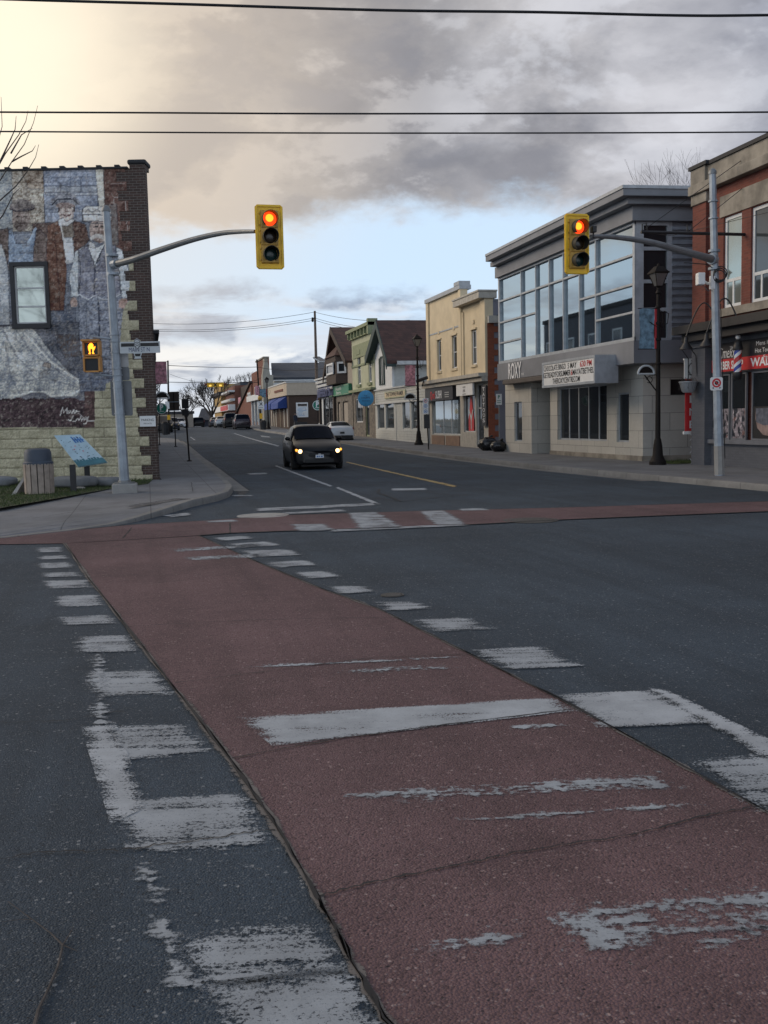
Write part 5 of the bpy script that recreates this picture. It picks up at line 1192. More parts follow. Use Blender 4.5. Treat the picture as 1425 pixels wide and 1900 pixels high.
mb = MB(); mb.hexa([(X+.25, rt_y-.14, z_e-.28), (X+13, rt_y-.14, z_e-.28), (X+13, rt_y+.3, z_e-.28), (X+.25, rt_y+.3, z_e-.28), (X+.25, rt_y-.14, z_e-.03), (X+13, rt_y-.14, z_e-.03), (X+13, rt_y+.3, z_e-.03), (X+.25, rt_y+.3, z_e-.03)]); mb.build('eaves_gutter', 'pale_trim', tf)
# store front: clapboard band, sign, windows
cb = MB(); s_a, s_b = sL_, sR_-.1
opst = []
def clap(mb, F, s0, s1, z0, z1, o=0.):
    z = z0
    while z < z1-.02:
        zz = min(z+.17, z1); mb.hexa([F.p(s0, z, -.15), F.p(s1, z, -.15), F.p(s1, z, o+.035), F.p(s0, z, o+.035), F.p(s0, zz, -.15), F.p(s1, zz, -.15), F.p(s1, zz, o), F.p(s0, zz, o)]); z = zz
zA2 = gz6+.80; zB2 = zsb-.05
clap(cb, F, s_a, s_b, zB2, zct+.05); ww = s_b-s_a
cols_ = [(.0, .05), (.20, .23), (.40, .56), (.70, .73), (.86, 1.0)]
wn = [(.05, .20), (.23, .40), (.56, .70), (.73, .86)]
for a, b in ((.0, .44), (.54, 1.)): clap(cb, F, s_a+ww*a, s_a+ww*b, terr(66)-.05, zA2)
clap(cb, F, s_a+ww*.44, s_a+ww*.54, terr(66)-.05, zB2, -.03)
for a, b in ((.0, .05), (.20, .23), (.40, .44), (.54, .57), (.70, .73), (.86, .9)): cb.fbox(F, s_a+ww*a, s_a+ww*b, zA2, zB2, -.15, .02)
clap(cb, F, s_a+ww*.9, s_b, zA2, zB2, -.02)
cb.build('clapboard_front', 'siding_pale', tf)
for a, b in ((.05, .20), (.23, .40), (.57, .70), (.73, .86)): window(tf, F, (s_a+ww*a, s_a+ww*b, zA2, zB2), 'siding_pale', 'glass_mid', .07, (), (), -.05)
mb = MB(); mb.fbox(F, s_a-.1, s_b+.1, zct+.05, zct+.14, -.5, .12); mb.fbox(F, s_a-.1, s_b+.1, zB2-.06, zB2+.02, .03, .14); mb.prism([(X+.15, yN+.1), (X+2.7, yN+.1), (X+2.7, yF-.6), (X+.15, yF-.6)], terr(66), zct+.04); mb.build('trim', 'pale_trim', tf)
q = F.q(713, 722, 752, 744, .1); q = (q[0], q[1], zB2+.30, zct-.12)
mb = MB(); mb.fbox(F, *q, .04, .10); sg = mb.build('frame_shop_sign', 'stucco_green', tf, bevel=.02)
MB().fbox(F, q[0]+.12, q[1]-.12, q[2]+.09, q[3]-.09, .101, .108).build('sign_face', 'stucco_cream', sg)
letters(sg, F, (q[0]+q[1])/2, q[2]+.16, .114, 'THE TOWNE FRAMER', (q[3]-q[2])*.52, 'letter_black', (q[1]-q[0])*.84, bold=.03)
# ---- green building
X = 16.75; F = prow(X); s0, s1 = F.px(654, 700)[0], F.px(695, 700)[0]
gb = thing('green_building', 'narrow pale green two-storey building with a bracketed cornice and a round blue shop sign', 'building', (X, -(s0+s1)/2, terr(78)+SW))
zt = F.px(690, 598)[1]; zm_ = F.px(672, 722)[1]; gz7 = terr(78)+SW
q1 = F.q(663, 657, 670, 713); q2 = F.q(683, 652, 690, 709); wz = (q2[2], q2[3]); wl = [(q1[0], q1[1], *wz), (q2[0], q2[1], *wz)]
mb = MB(); opening_wall(mb, F, s0, s1, zm_, zt-.1, wl, .25); mb.build('upper_wall', 'stucco_green', gb)
mb = MB(); mb.prism([(X+.26, -s0), (X+12, -s0), (X+12, -s1), (X+.26, -s1)], gz7-.3, zt-.3); mb.build('wall', 'stucco_green', gb)
mb = MB(); mb.fbox(F, s0-.1, s1+.1, zt-.25, zt, -.4, .5); mb.fbox(F, s0, s1, zt-.75, zt-.25, -.1, .22)
mb.fbox(F, s1-.35, s1+.1, zt-.9, zt+.25, -.3, .45)
for i in range(7): a = s0+.3+i*(s1-s0-.8)/6; mb.fbox(F, a, a+.16, zt-.7, zt-.25, .22, .42)
mb.fbox(F, s0+.6, s1-.7, zt-2.3, zt-1.25, .003, .06); mb.fbox(F, s0, s1, zt-3.0, zt-2.85, .003, .08); mb.fbox(F, s0-.1, s1+.1, zm_-.2, zm_+.0, -.2, .35); mb.build('cornice', 'green_trim', gb)
for q in wl:
    w = window(gb, F, q, 'white_paint', 'glass_mid', .13, (), (.5,), -.08); mb = MB(); mb.fbox(F, q[0]-.15, q[1]+.15, q[3], q[3]+.35, 0, .1); mb.fbox(F, q[0]-.12, q[1]+.12, q[2]-.2, q[2], 0, .14); mb.build('lintel', 'green_trim', w)
mb = MB(); opening_wall(mb, F, s0, s1, gz7-.2, zm_-.2, [(s0+.9, s0+3.6, gz7+1.15, zm_-.7), (s0+4.6, s0+6.0, gz7+.05, zm_-.6)], .25, 0, -.03); mb.build('stone_shop_front', 'fieldstone', gb)
window(gb, F, (s0+.9, s0+3.6, gz7+1.15, zm_-.7), 'pale_trim', 'glass_dark', .1, (.6,), (), -.1); window(gb, F, (s0+4.6, s0+6.0, gz7+.05, zm_-.6), 'green_trim', 'glass_dark', .12, (), (), -.1, name='door')
cc = F.px(680, 739, .7); rs = thing('round_sign', 'round bright blue sign with small lettering hung over the stone shop front', 'sign', F.p(cc[0], cc[1], .5))
Fs = Fr(F.p(cc[0], 0, .0).xy[:], (.92, -.39)); Pc = F.p(cc[0], cc[1], .75); Fs = Fr((Pc.x, Pc.y), (.92, -.39))
ax = Matrix((Vector((Fs.t.x, Fs.t.y, 0)), Vector((0, 0, 1)), Vector((Fs.n.x, Fs.n.y, 0)))).transposed()
mb = MB(); mb.lathe(Pc, [(.58, -.04), (.60, -.02), (.60, .02), (.57, .035)], 28, ax=ax); mb.build('disc', 'blue_sign', rs, smooth=True)
letters(rs, Fs, 0, cc[1]-.02, .042, 'SHOPPE', .13, 'navy', .7); letters(rs, Fs, 0, cc[1]+.17, .042, 'my', .13, 'navy', .25); letters(rs, Fs, 0, cc[1]-.22, .042, 'boutique', .10, 'navy', .6)
mb = MB(); mb.tube([Pc+Vector((0, 0, .68)), Pc+Vector((.85, .1, .68))], .02, 6); mb.tube([Pc+Vector((0, 0, .58)), Pc+Vector((0, 0, .7))], .012, 5); mb.build('bracket', 'black_paint', rs)
# ---- brown gabled house with bay window
X = 16.9; F = prow(X); s0, s1 = F.px(616, 700)[0], F.px(655, 700)[0]
bh = thing('bay_window_building', 'old brown gabled building with a white-framed bay window over a green shop sign', 'building', (X, -(s0+s1)/2, terr(87)+SW))
gz8 = terr(87)+SW; zrd = F.px(626, 608)[1]; ze = F.px(640, 668)[1]; ya = -F.px(628, 620)[0]; zf = F.px(640, 717)[1]
mb = MB(); mb.fprism(F, [(s0, gz8-.3), (s1, gz8-.3), (s1, ze), (-ya, zrd-.3), (s0, ze)], -.3, 0); mb.prism([(X+.3, -s0), (X+12, -s0), (X+12, -s1), (X+.3, -s1)], gz8-.3, ze); mb.build('wall', 'tan_wall', bh)
mb = MB(); yr0 = -s1-.7; yl0 = -s0+.7
slope(mb, [(X-.7, ya, zrd), (X+13, ya, zrd), (X+13, yr0, ze-.3), (X-.7, yr0, ze-.3)], .2); slope(mb, [(X-.7, ya+.001, zrd), (X+13, ya+.001, zrd), (X+13, yl0, ze-1.2), (X-.7, yl0, ze-1.2)], .2); mb.build('roof', 'shingle', bh)
mb = MB()
for y_, z_ in ((yr0, ze-.3), (yl0, ze-1.2)): mb.hexa([(X-.78, ya, zrd-.55), (X-.70, ya, zrd-.55), (X-.70, y_, z_-.5), (X-.78, y_, z_-.5), (X-.78, ya, zrd+.03), (X-.70, ya, zrd+.03), (X-.70, y_, z_+.03), (X-.78, y_, z_+.03)])
mb.build('verge_boards', 'wood_dark', bh)
b0, b1, bz0, bz1 = s0+1.2, s1-2.2, zf+.25, F.px(640, 660)[1]
mb = MB(); oo = .9
pl_ = [(b0, -.1), (b0+.8, oo), (b1-.8, oo), (b1, -.1)]
P3_ = [F.p(a, 0, o).xy[:] for a, o in pl_]
mb.prism([tuple(p) for p in P3_], bz0, bz0+.8); mb.prism([tuple(p) for p in P3_], bz1-.5, bz1); mb.prism([tuple(p) for p in [F.p(a*.98+(b0+b1)/2*.02, 0, o*.9).xy[:] for a, o in pl_]], bz0+.8, bz1-.5, 0); mb.build('bay', 'wood_dark', bh)
mb = MB(); t0 = F.p((b0+b1)/2, bz1+1.3, 0); rim_ = [F.p(a+(a-(b0+b1)/2)*.12, bz1, o*1.15) for a, o in pl_]; mb.add([*rim_, t0], [(0, 1, 4), (1, 2, 4), (2, 3, 4), (3, 0, 4), (0, 3, 2, 1)]); mb.build('bay_roof', 'shingle', bh)
for (a0, o0), (a1, o1) in zip(pl_[:-1], pl_[1:]):
    A, B = F.p(a0, 0, o0), F.p(a1, 0, o1); Fw = Fr((A.x, A.y), ((B-A).x, (B-A).y)); L_ = (B-A).length
    window(bh, Fw, (L_*.16, L_*.84, bz0+.85, bz1-.55), 'white_paint', 'glass_dark', .16, (), (), .12, deep=.10)
sg = box_part(bh, 'green_shop_sign', F, (s0-.2, s1-.5, zf-.75, zf+.15), .02, .30, 'green_sign')
mb = MB(); 
for i, (a, b) in enumerate(((.03, .27), (.32, .70), (.76, .97))):
    L_ = s1-s0-.3; box_part(sg, 'sign_rim', F, (s0-.2+L_*a, s0-.2+L_*b, zf-.68, zf-.64), .301, .32, 'stucco_green') if 0 else None
    mb.fbox(F, s0-.2+L_*a, s0-.2+L_*b, zf-.69, zf-.66, .301, .32); mb.fbox(F, s0-.2+L_*a, s0-.2+L_*b, zf+.06, zf+.09, .301, .32)
mb.build('sign_rims', 'stucco_green', sg)
letters(sg, F, s0-.2+L_*.51, zf-.28, .31, 'Health', .28, 'letter_white', L_*.28); letters(sg, F, s0-.2+L_*.51, zf-.60, .31, 'Store', .24, 'letter_white', L_*.22); letters(sg, F, s0-.2+L_*.15, zf-.3, .31, 'Old', .28, 'letter_white', L_*.12)
mb = MB(); opening_wall(mb, F, s0, s1, gz8-.2, zf-.8, [(s0+3, s0+4.1, gz8+.05, zf-1.3), (s0+5.4, s0+7.6, gz8+.9, zf-1.3)], .2, 0, .08); mb.build('shop_front', 'fieldstone', bh)
window(bh, F, (s0+3, s0+4.1, gz8+.05, zf-1.3), 'tan_wall', 'glass_pale', .15, (), (), 0., name='door'); window(bh, F, (s0+5.4, s0+7.6, gz8+.9, zf-1.3), 'tan_wall', 'glass_dark', .1, (), (), 0.)
# ---- low navy shop
X = 16.6; F = prow(X); s0, s1 = F.px(591, 740)[0], F.px(619, 740)[0]
ns_ = thing('navy_shop', 'low navy and white shop with raised blue letters on its striped fascia', 'building', (X, -(s0+s1)/2, terr(95)+SW)); gz9 = terr(95)+SW
zt = F.px(605, 703)[1]; zl_ = F.px(605, 736)[1]
body(ns_, X+.3, -s0, -s1, zt, 10, 'wood_dark')
mb = MB(); h_ = (zt-zl_)
for i in range(3): mb.fbox(F, s0, s1, zl_+h_*(.36+i*.22), zl_+h_*(.36+i*.22+.14), -.3, .10+.08*i)
mb.fbox(F, s0, s1, zt, zt+.15, -.4, .4); mb.build('striped_fascia', 'pale_trim', ns_)
mb = MB(); mb.fbox(F, s0, s1, zl_+.02, zt, -.3, .02); mb.build('fascia', 'navy', ns_)
letters(ns_, F, (s0+s1)/2+.3, zl_+h_*.02, .30, 'JEFFERY\'S', h_*.42, 'navy', (s1-s0)*.9, bold=.05, depth=.1)
mb = MB(); mb.fbox(F, s0, s1, gz9-.2, gz9+.6, -.3, 0); mb.fbox(F, s0+.1, s0+.5, gz9, zl_, -.3, 0); mb.fbox(F, s1-.6, s1, gz9, zl_, -.3, 0); mb.build('shop_base', 'wood_dark', ns_)
window(ns_, F, (s0+.5, s1-3, gz9+.6, zl_), 'black_paint', 'glass_dark', .1, (.5,), (), -.1); window(ns_, F, (s1-3, s1-.6, gz9+.0, zl_), 'black_paint', 'glass_dark', .2, (.5,), (), -.1, name='door')
mb = MB(); mb.fbox(F, s0+1.8, s0+2.6, gz9+.5, zl_-.2, -.05, .0); mb.build('poster', 'pale_trim', ns_)
# ---- brown and cream corner shop with blue awnings, its side wall towards us
cv = 107.; X = 15.3
for _ in range(3): X = g(537, 799, SW).x
ccn = g(537, 799, SW); X, cv = 15.3, None
F = prow(X); cv = -F.px(537, 780)[0]; gzb = terr(cv)+SW
bc = thing('awning_shop', 'brown brick corner shop with a cream fascia and blue awnings on its street side', 'building', (X, cv, gzb))
Fy = Fr((X, cv), (1, -.10)); w_ = Fy.px(592, 760)[0]
zc1, zc0 = Fy.px(560, 710)[1], Fy.px(560, 733)[1]
vfar = -F.px(501, 760)[0]
zbot = gzb-.4
foot_ = [(X, cv), (Fy.p(w_+2, 0).x, Fy.p(w_+2, 0).y), (Fy.p(w_+2, 0).x, vfar), (X, vfar)]
MB().prism(foot_, zbot, zc0).build('wall', 'brick_brown', bc)
fo2 = [(X-.25, cv-.25), (Fy.p(w_+2, 0).x, Fy.p(w_+2, 0).y-.25), (Fy.p(w_+2, 0).x, vfar+.2), (X-.25, vfar+.2)]
MB().prism(fo2, zc0+.01, zc1).build('fascia', 'stucco_beige', bc)
MB().prism([(a+(-.08 if a < X+1 else 0), b-.08 if b < cv+5 else b) for a, b in fo2], zc1, zc1+.14).build('coping', 'pale_trim', bc)
sq = F.q(509, 727, 525, 737, .3); o = box_part(bc, 'fascia_sign', F, (sq[0], sq[1], zc0+.55, zc1-.55), .25, .32, 'brick_red_far')
for i, (xa, xb) in enumerate(((505, 516), (518, 532))):
    a, b = F.px(xa, 740)[0], F.px(xb, 740)[0]; mb = MB(); zt_ = zc0-.05; mb.add([F.p(a, zt_, 0), F.p(b, zt_, 0), F.p(b, zt_-.7, 1.0), F.p(a, zt_-.7, 1.0), F.p(a, zt_-1.35, 1.05), F.p(b, zt_-1.35, 1.05), F.p(b, zt_-1.3, 0), F.p(a, zt_-1.3, 0)], [(0, 1, 2, 3), (3, 2, 5, 4), (0, 3, 4, 7), (1, 6, 5, 2), (4, 5, 6, 7), (0, 7, 6, 1)]); mb.build('awning', 'blue_canvas', bc, label='left blue awning' if i == 0 else 'right blue awning nearer the corner')
for xa in (504, 508, 512, 520, 527, 533):
    a = F.px(xa, 770)[0]; box_part(bc, 'window_panel', F, (a, a+.7, gzb+.2, zc0-1.45), 0, .05, 'stucco_trim' if xa != 520 else 'tan_panel')
q = Fy.q(549, 747, 572, 774); nb_ = thing('notice_board', 'large white notice board with dark crest and blue text on the brown side wall', 'sign', Fy.p((q[0]+q[1])/2, q[2], .05))
MB().fbox(Fy, *q, .02, .07).build('board', 'sign_white', nb_)
W_, H_ = q[1]-q[0], q[3]-q[2]
mb = MB(); 
for i in range(7): a = q[0]+W_*(.16+i*.11); mb.fprism(Fy, [(a, q[2]+H_*.74), (a+W_*.08, q[2]+H_*.74), (a+W_*.10, q[2]+H_*(.88+.03*math.cos(i))), (a+W_*.04, q[2]+H_*.93), (a-W_*.02, q[2]+H_*.88)], .071, .078)
mb.build('crest', 'wood_dark', nb_)
mb = MB()
for i, (a, b) in enumerate(((.15, .85), (.12, .55), (.12, .86), (.2, .6), (.12, .5), (.15, .5), (.2, .7))): z_ = q[2]+H_*(.62-i*.085); mb.fbox(Fy, q[0]+W_*a, q[0]+W_*b, z_, z_+H_*.022, .071, .075)
mb.build('text_lines', 'blue_sign', nb_)
letters(nb_, Fy, q[0]+W_*.80, q[2]+H_*.50, .072, '10', H_*.07, 'navy'); letters(nb_, Fy, q[0]+W_*.62, q[2]+H_*.18, .072, '16', H_*.07, 'navy')
# ---- slate roofed hall behind the awning shop, with stone chimney-like gable
X2 = 21.; yh0, yh1 = cv+22, cv+32
def wpt(px, py, Y):    # point on plane y=Y
    d = ray(px, py); t_ = Y/d.y; return Vector((d.x*t_, Y, CAMH+d.z*t_))
A = wpt(503, 674, yh1); B = wpt(600, 672, yh1); C_ = wpt(505, 699, yh0); D_ = wpt(606, 697, yh0)
zb3 = wpt(550, 700, yh0).z; zt3 = wpt(550, 673, yh1).z
hs = thing('slate_hall', 'long hall with a dark slate roof rising behind the cream fascia', 'building', (A.x+8, yh0, terr(yh0)))
mb = MB(); slope(mb, [(C_.x, yh0, zb3), (D_.x+6, yh0, zb3), (B.x+8, yh1, zt3), (A.x, yh1, zt3)], .3); mb.build('roof', 'shingle_dark', hs)
mb = MB(); mb.box(C_.x+.3, D_.x+6, yh0+.6, yh1, terr(yh0), zb3-.3); mb.build('wall', 'siding_pale', hs)
mb = MB(); mb.box(C_.x-.2, D_.x+6, yh0+.1, yh0+.5, zb3-.45, zb3-.1); mb.box(C_.x-.2, D_.x+6, yh0-.5, yh0-.2, zb3-1.1, zb3-.75); mb.build('eaves', 'white_paint', hs)
mb = MB()
for i in range(6): mb.box(C_.x+1.2+i*1.6, C_.x+2.2+i*1.6, yh0+.5, yh0+.59, zb3-2.6, zb3-1.3)
mb.build('window', 'glass_mid', hs)
P1 = wpt(489, 735, yh0-2); P2_ = wpt(508, 735, yh0-2); zk = wpt(495, 670, yh0-2).z; zs_ = wpt(500, 684, yh0-2).z
bt = thing('stone_chimney', 'pale stone tapering chimney breast between the brick shop and the slate hall', 'chimney', ((P1.x+P2_.x)/2, yh0-2, terr(yh0)))
w9 = P2_.x-P1.x; mb = MB(); mb.prism([(P1.x, yh0-2), (P2_.x, yh0-2), (P2_.x, yh0), (P1.x, yh0)], terr(yh0), zs_-.8)
mb.hexa([(P1.x, yh0-2, zs_-.8), (P1.x+w9*.72, yh0-2, zs_-.8), (P1.x+w9*.72, yh0-.5, zs_-.8), (P1.x, yh0-.5, zs_-.8), (P1.x+w9*.2, yh0-2, zk), (P1.x+w9*.5, yh0-2, zk), (P1.x+w9*.5, yh0-.5, zk), (P1.x+w9*.2, yh0-.5, zk)]); mb.build('stack', 'stone_grey', bt)
MB().box(P1.x+w9*.18, P1.x+w9*.52, yh0-2.1, yh0-.4, zk, zk+.35).build('cap', 'stone_cornice', bt)
# ---- red brick building further down
X = 15.6; F = prow(X); s0, s1 = F.px(467, 700)[0], F.px(492, 700)[0]
rb = thing('red_brick_shop', 'red brick shop with a stepped parapet and white shop front beyond the awnings', 'building', (X, -(s0+s1)/2, terr(140)+SW)); gzr = terr(150)+SW
zt = F.px(480, 676)[1]; body(rb, X, -s0, -s1, zt-2, 11, 'brick_red_far', gzr-.5)
MB().fbox(F, s0, s1, zt-2.01, zt-.8, -.6, 0.05).build('parapet', 'brick_red_far', rb); MB().fbox(F, s0+(s1-s0)*.45, s1, zt-.8, zt+.4, -.6, .05).build('raised_parapet', 'brick_red_far', rb)
MB().fbox(F, s0+(s1-s0)*.43, s1+.1, zt+.4, zt+.6, -.6, .2).build('coping', 'stone_cornice', rb)
for f_ in (.25, .6): a = s0+(s1-s0)*f_; window(rb, F, (a, a+1.6, zt-5.5, zt-3), 'white_paint', 'glass_dark', .15, (), (.5,), .1)
zz_ = F.px(480, 733)[1]; MB().fbox(F, s0, s1, zz_-.8, zz_, 0.06, .9).build('shop_cornice', 'white_paint', rb)
for i in range(4): a = s0+(s1-s0)*(.05+.24*i); box_part(rb, 'shop_post', F, (a, a+.5, gzr-.2, zz_-.8), .06, .3, 'white_paint'); box_part(rb, 'shop_glass', F, (a+.6, a+(s1-s0)*.2, gzr+.5, zz_-.9), .06, .12, 'glass_mid')
# ---- gabled red brick building
X = 15.4; F = prow(X); s0, s1 = F.px(441, 740)[0], F.px(467, 740)[0]; y0_, y1_ = -s1, -s0
gbr = thing('gabled_brick_building', 'red brick building with a dark gabled roof and tall arched window', 'building', (X, (y0_+y1_)/2, terr(150)+SW))
ze_, zr9 = F.px(463, 742)[1]*1., F.px(463, 708)[1]
MB().fprism(F, [(s0, gzr-.5), (s1, gzr-.5), (s1, zr9-.4), (s0+2, ze_), (s0, ze_)], -12, 0).build('wall', 'brick_red_far', gbr)
mb = MB(); slope(mb, [(X-.3, y0_-.1, zr9), (X+.6, y0_-.1, zr9), (X+.6, y1_+1, ze_-1.4), (X-.3, y1_+1, ze_-1.4)], .3); mb.box(X+.6, X+12, y0_, y1_+6, ze_-6, zr9-.1); mb.build('roof', 'shingle_mid', gbr)
q = F.q(460, 729, 466, 745); window(gbr, F, q, 'pale_trim', 'glass_mid', .3, (.5,), (.33, .66), .1)
q = F.q(443, 738, 448, 748); box_part(gbr, 'wall_banner', F, q, .05, .12, 'banner_pink')
# ---- restaurant with a yellow corner tower
X = 15.; F = prow(X); s0, s1 = F.px(404, 740)[0], F.px(436, 740)[0]
rs_ = thing('yellow_tower_restaurant', 'far building with a mustard corner tower, dark roof and a red and white sign band', 'building', (X, -(s0+s1)/2, terr(200)+SW))
plain('mustard', (.38, .25, .09), .8); zt = F.px(420, 722)[1]; gzr2 = terr(200)
st_ = F.px(413, 740)[0]; stw = F.px(418, 740)[0]
MB().fbox(F, s0, s1, gzr2, zt, -12, 0).build('wall', 'brick_red_far', rs_)
MB().fbox(F, s0, stw, gzr2, F.px(408, 717)[1], -4, .8).build('tower', 'mustard', rs_)
MB().fbox(F, s0-.5, stw+.5, F.px(408, 737)[1], F.px(408, 731)[1], -4.5, 1.3).build('tower_skirt', 'roof_dark', rs_)
MB().fbox(F, stw, s1, zt, F.px(424, 714)[1], -12, -1).build('roof', 'shingle_dark', rs_)
MB().fbox(F, stw, s1, F.px(420, 733)[1], F.px(420, 730)[1], 0, 1).build('canopy_edge', 'white_paint', rs_)
MB().fbox(F, stw, s1, F.px(420, 748)[1], F.px(420, 744)[1], 0, .8).build('balcony_edge', 'white_paint', rs_)
sg = MB().fbox(F, s0, s1, F.px(420, 764)[1], F.px(420, 754)[1], .01, 1.1).build('sign_band', 'sign_white', rs_)
q = F.q(409, 755, 423, 763, 1.1); letters(sg, F, (q[0]+q[1])/2, q[2]+.2, 1.12, 'OPEN', 1.0, 'letter_red', (q[1]-q[0])*.8) if 0 else MB().fbox(F, q[0], q[1], q[2]+.2, q[3], 1.101, 1.12).build('red_panel', 'sign_red', sg)
# ---- dark house at the end of the street
A = wpt(362, 776, 190); B = wpt(388, 776, 190); zt = wpt(375, 757, 190).z
dh = thing('dark_house', 'dark blue-grey house closing the view behind the bare trees', 'house', ((A.x+B.x)/2, 190, terr(190)))
plain('slate_siding', (.055, .065, .09), .8)
MB().box(A.x+1, B.x, 190, 200, terr(190)-.5, zt-2.0).build('wall', 'slate_siding', dh); mb = MB(); slope(mb, [(A.x+.4, 189.5, zt-2.2), (B.x+.5, 189.5, zt-2.2), (B.x-.3, 195, zt), (A.x+1.5, 195, zt)], .2); mb.build('roof', 'shingle_dark', dh)
MB().box(A.x-.3, A.x+1, 189.6, 190.5, terr(190)-.5, zt-3).build('porch_post', 'white_paint', dh)
# ---- far tree line and plain low building beyond, left of the road
A = wpt(296, 786, 160); B = wpt(352, 786, 160); zt = wpt(330, 768, 160).z
lb = thing('far_low_building', 'far low grey-brown building at the left end of the street behind the sign backs', 'building', ((A.x+B.x)/2, 160, terr(160)))
MB().box(A.x-8, A.x+5.2, 160, 172, terr(160)-.5, zt).build('wall', 'tan_wall', lb); MB().box(A.x-8.2, A.x+5.4, 159.8, 172, zt, zt+.4).build('roof', 'roof_dark', lb)
mb = MB(); [mb.box(A.x-3+i*2, A.x-1.8+i*2, 159.9, 160.01, terr(160)+1, zt-.8) for i in range(4)]; mb.build('window', 'glass_dark', lb)
# ================================================================== STREET FURNITURE
plain('galvanised', (.30, .34, .38), .5, .35, .18, 3, .1); plain('galv_dark', (.20, .21, .215), .5, .4, .15, 3); plain('signal_yellow', (.85, .52, .015), .45, var=.06); plain('signal_housing', (.50, .29, .05), .5, var=.1, sc=8); plain('visor_dark', (.03, .03, .025), .6)
plain('ped_orange', (.48, .22, .05), .5, var=.15); plain('lens_dark_amber', (.035, .022, .012), .25); plain('lens_dark_green', (.008, .035, .032), .25); plain('louvre', (.025, .026, .028), .7)
emis('lens_red', (1., .045, .006), 1.5); emis('lens_hot', (1., .26, .015), 2.2); emis('hand_lit', (1., .27, .012), 2.6); emis('amber_lamp', (1., .62, .12), .8)
plain('lamp_post', (.014, .011, .010), .6, spec=.2); glass('lantern_glass', (.12, .12, .12), .1); plain('banner_blue', (.16, .26, .34), .8, var=.5, sc=5); plain('banner_red', (.42, .03, .04), .7); plain('sign_grey_back', (.16, .17, .18), .6, .3); plain('sign_light_back', (.42, .42, .42), .6)
plain('street_sign', (.50, .53, .54), .5, var=.04); plain('crossing_yellow', (.75, .42, .02), .5); plain('wood_pole', (.12, .09, .07), .9, var=.25, sc=6); plain('wire', (.012, .012, .014), .6); plain('lid_blue', (.045, .06, .085), .6); plain('slat_beige', (.30, .25, .21), .85, var=.15, sc=7)
plain('map_face', (.36, .50, .58), .4, var=.1); plain('map_green', (.04, .15, .19), .5); plain('trash_bag', (.012, .012, .013), .25, bump=.3, sc=6); plain('hydrant_red', (.45, .03, .02), .5); plain('park_green', (.01, .20, .13), .5); plain('sign_blue', (.04, .16, .42), .5)
def signal_head(px, py, hpx, label, flip=1):
    d = 1.36*FPX/hpx; P = cd(px, py, d); F = Fr((P.x, P.y), (1, 0)); z = P.z
    t = thing('traffic_signal', label, 'traffic light', (P.x, P.y, z-.68), group='yellow traffic signals on mast arms')
    r = .05; w, h = .30, .68
    pts = [(-w+r, -h), (w-r, -h), (w, -h+r), (w, h-r), (w-r, h), (-w+r, h), (-w, h-r), (-w, -h+r)]
    mb = MB(); mb.fprism(F, [(a, z+b) for a, b in pts], -.01, .012); 
    for (a, b, c_, e) in ((-w+.01, -w+.05, -h+.04, h-.04), (w-.05, w-.01, -h+.04, h-.04), (-w+.05, w-.05, -h+.01, -h+.05), (-w+.05, w-.05, h-.05, h-.01)): mb.fbox(F, a, b, z+c_, z+e, .012, .04)
    mb.build('backplate', 'signal_yellow', t)
    mb = MB(); mb.fbox(F, -.19, .19, z-.56, z+.56, -.20, .05)
    for k in (-1, 0, 1): mb.fbox(F, -.18, .18, z+k*.37-.175, z+k*.37+.175, .05, .075); mb.fbox(F, -.215, -.19, z+k*.37+.10, z+k*.37+.14, .02, .06); mb.fbox(F, -.215, -.19, z+k*.37-.14, z+k*.37-.10, .02, .06)
    mb.build('housing', 'signal_housing', t, bevel=.012)
    for k, (m1, nm) in enumerate((('lens_red', 'red_lens'), ('lens_dark_amber', 'amber_lens'), ('lens_dark_green', 'green_lens'))):
        zc = z+.37*(1-k); A = Matrix(((1, 0, 0), (0, 0, -1), (0, 1, 0)))
        ax = Matrix((Vector((F.t.x, F.t.y, 0)), Vector((0, 0, 1)), Vector((F.n.x, F.n.y, 0)))).transposed()
        c0 = F.p(0, zc, .075)
        mb = MB(); mb.lathe(c0, [(.148, 0), (.14, .012), (.10, .028), (.05, .036), (.005, .038)], 24, ax=ax); ln = mb.build(nm, m1, t, smooth=True)
        if k == 0: mb = MB(); mb.lathe(c0+Vector((0, 0, .01)), [(.085, .030), (.06, .042), (.03, .046), (.004, .047)], 20, ax=ax); mb.build('lit_bulb', 'lens_hot', ln, smooth=True)
        vs = []; n = 22; 
        for j in range(n+1):
            a = -math.pi*.30+math.pi*1.60*j/n; ln_ = .30-.16*abs(j/n-.5)**1.5*2
            for rr, oo in ((.158, 0), (.166, ln_), (.158, ln_), (.151, 0)):
                vs.append(F.p(rr*math.cos(a), zc+rr*math.sin(a)-(.03*oo/.3 if oo else 0), .076+oo))
        mb = MB(); mb.add(vs, [(4*j+q, 4*j+(q+1) % 4, 4*j+4+(q+1) % 4, 4*j+4+q) for j in range(n) for q in range(4)]); mb.build('visor', 'visor_dark', t, smooth=True)
    return t, P
tL, PL = signal_head(500, 440, 115, 'yellow traffic signal showing red on the left mast arm against the clear sky')
tR, PR = signal_head(1070, 453, 108, 'yellow traffic signal showing red on the right mast arm in front of the glass theatre')
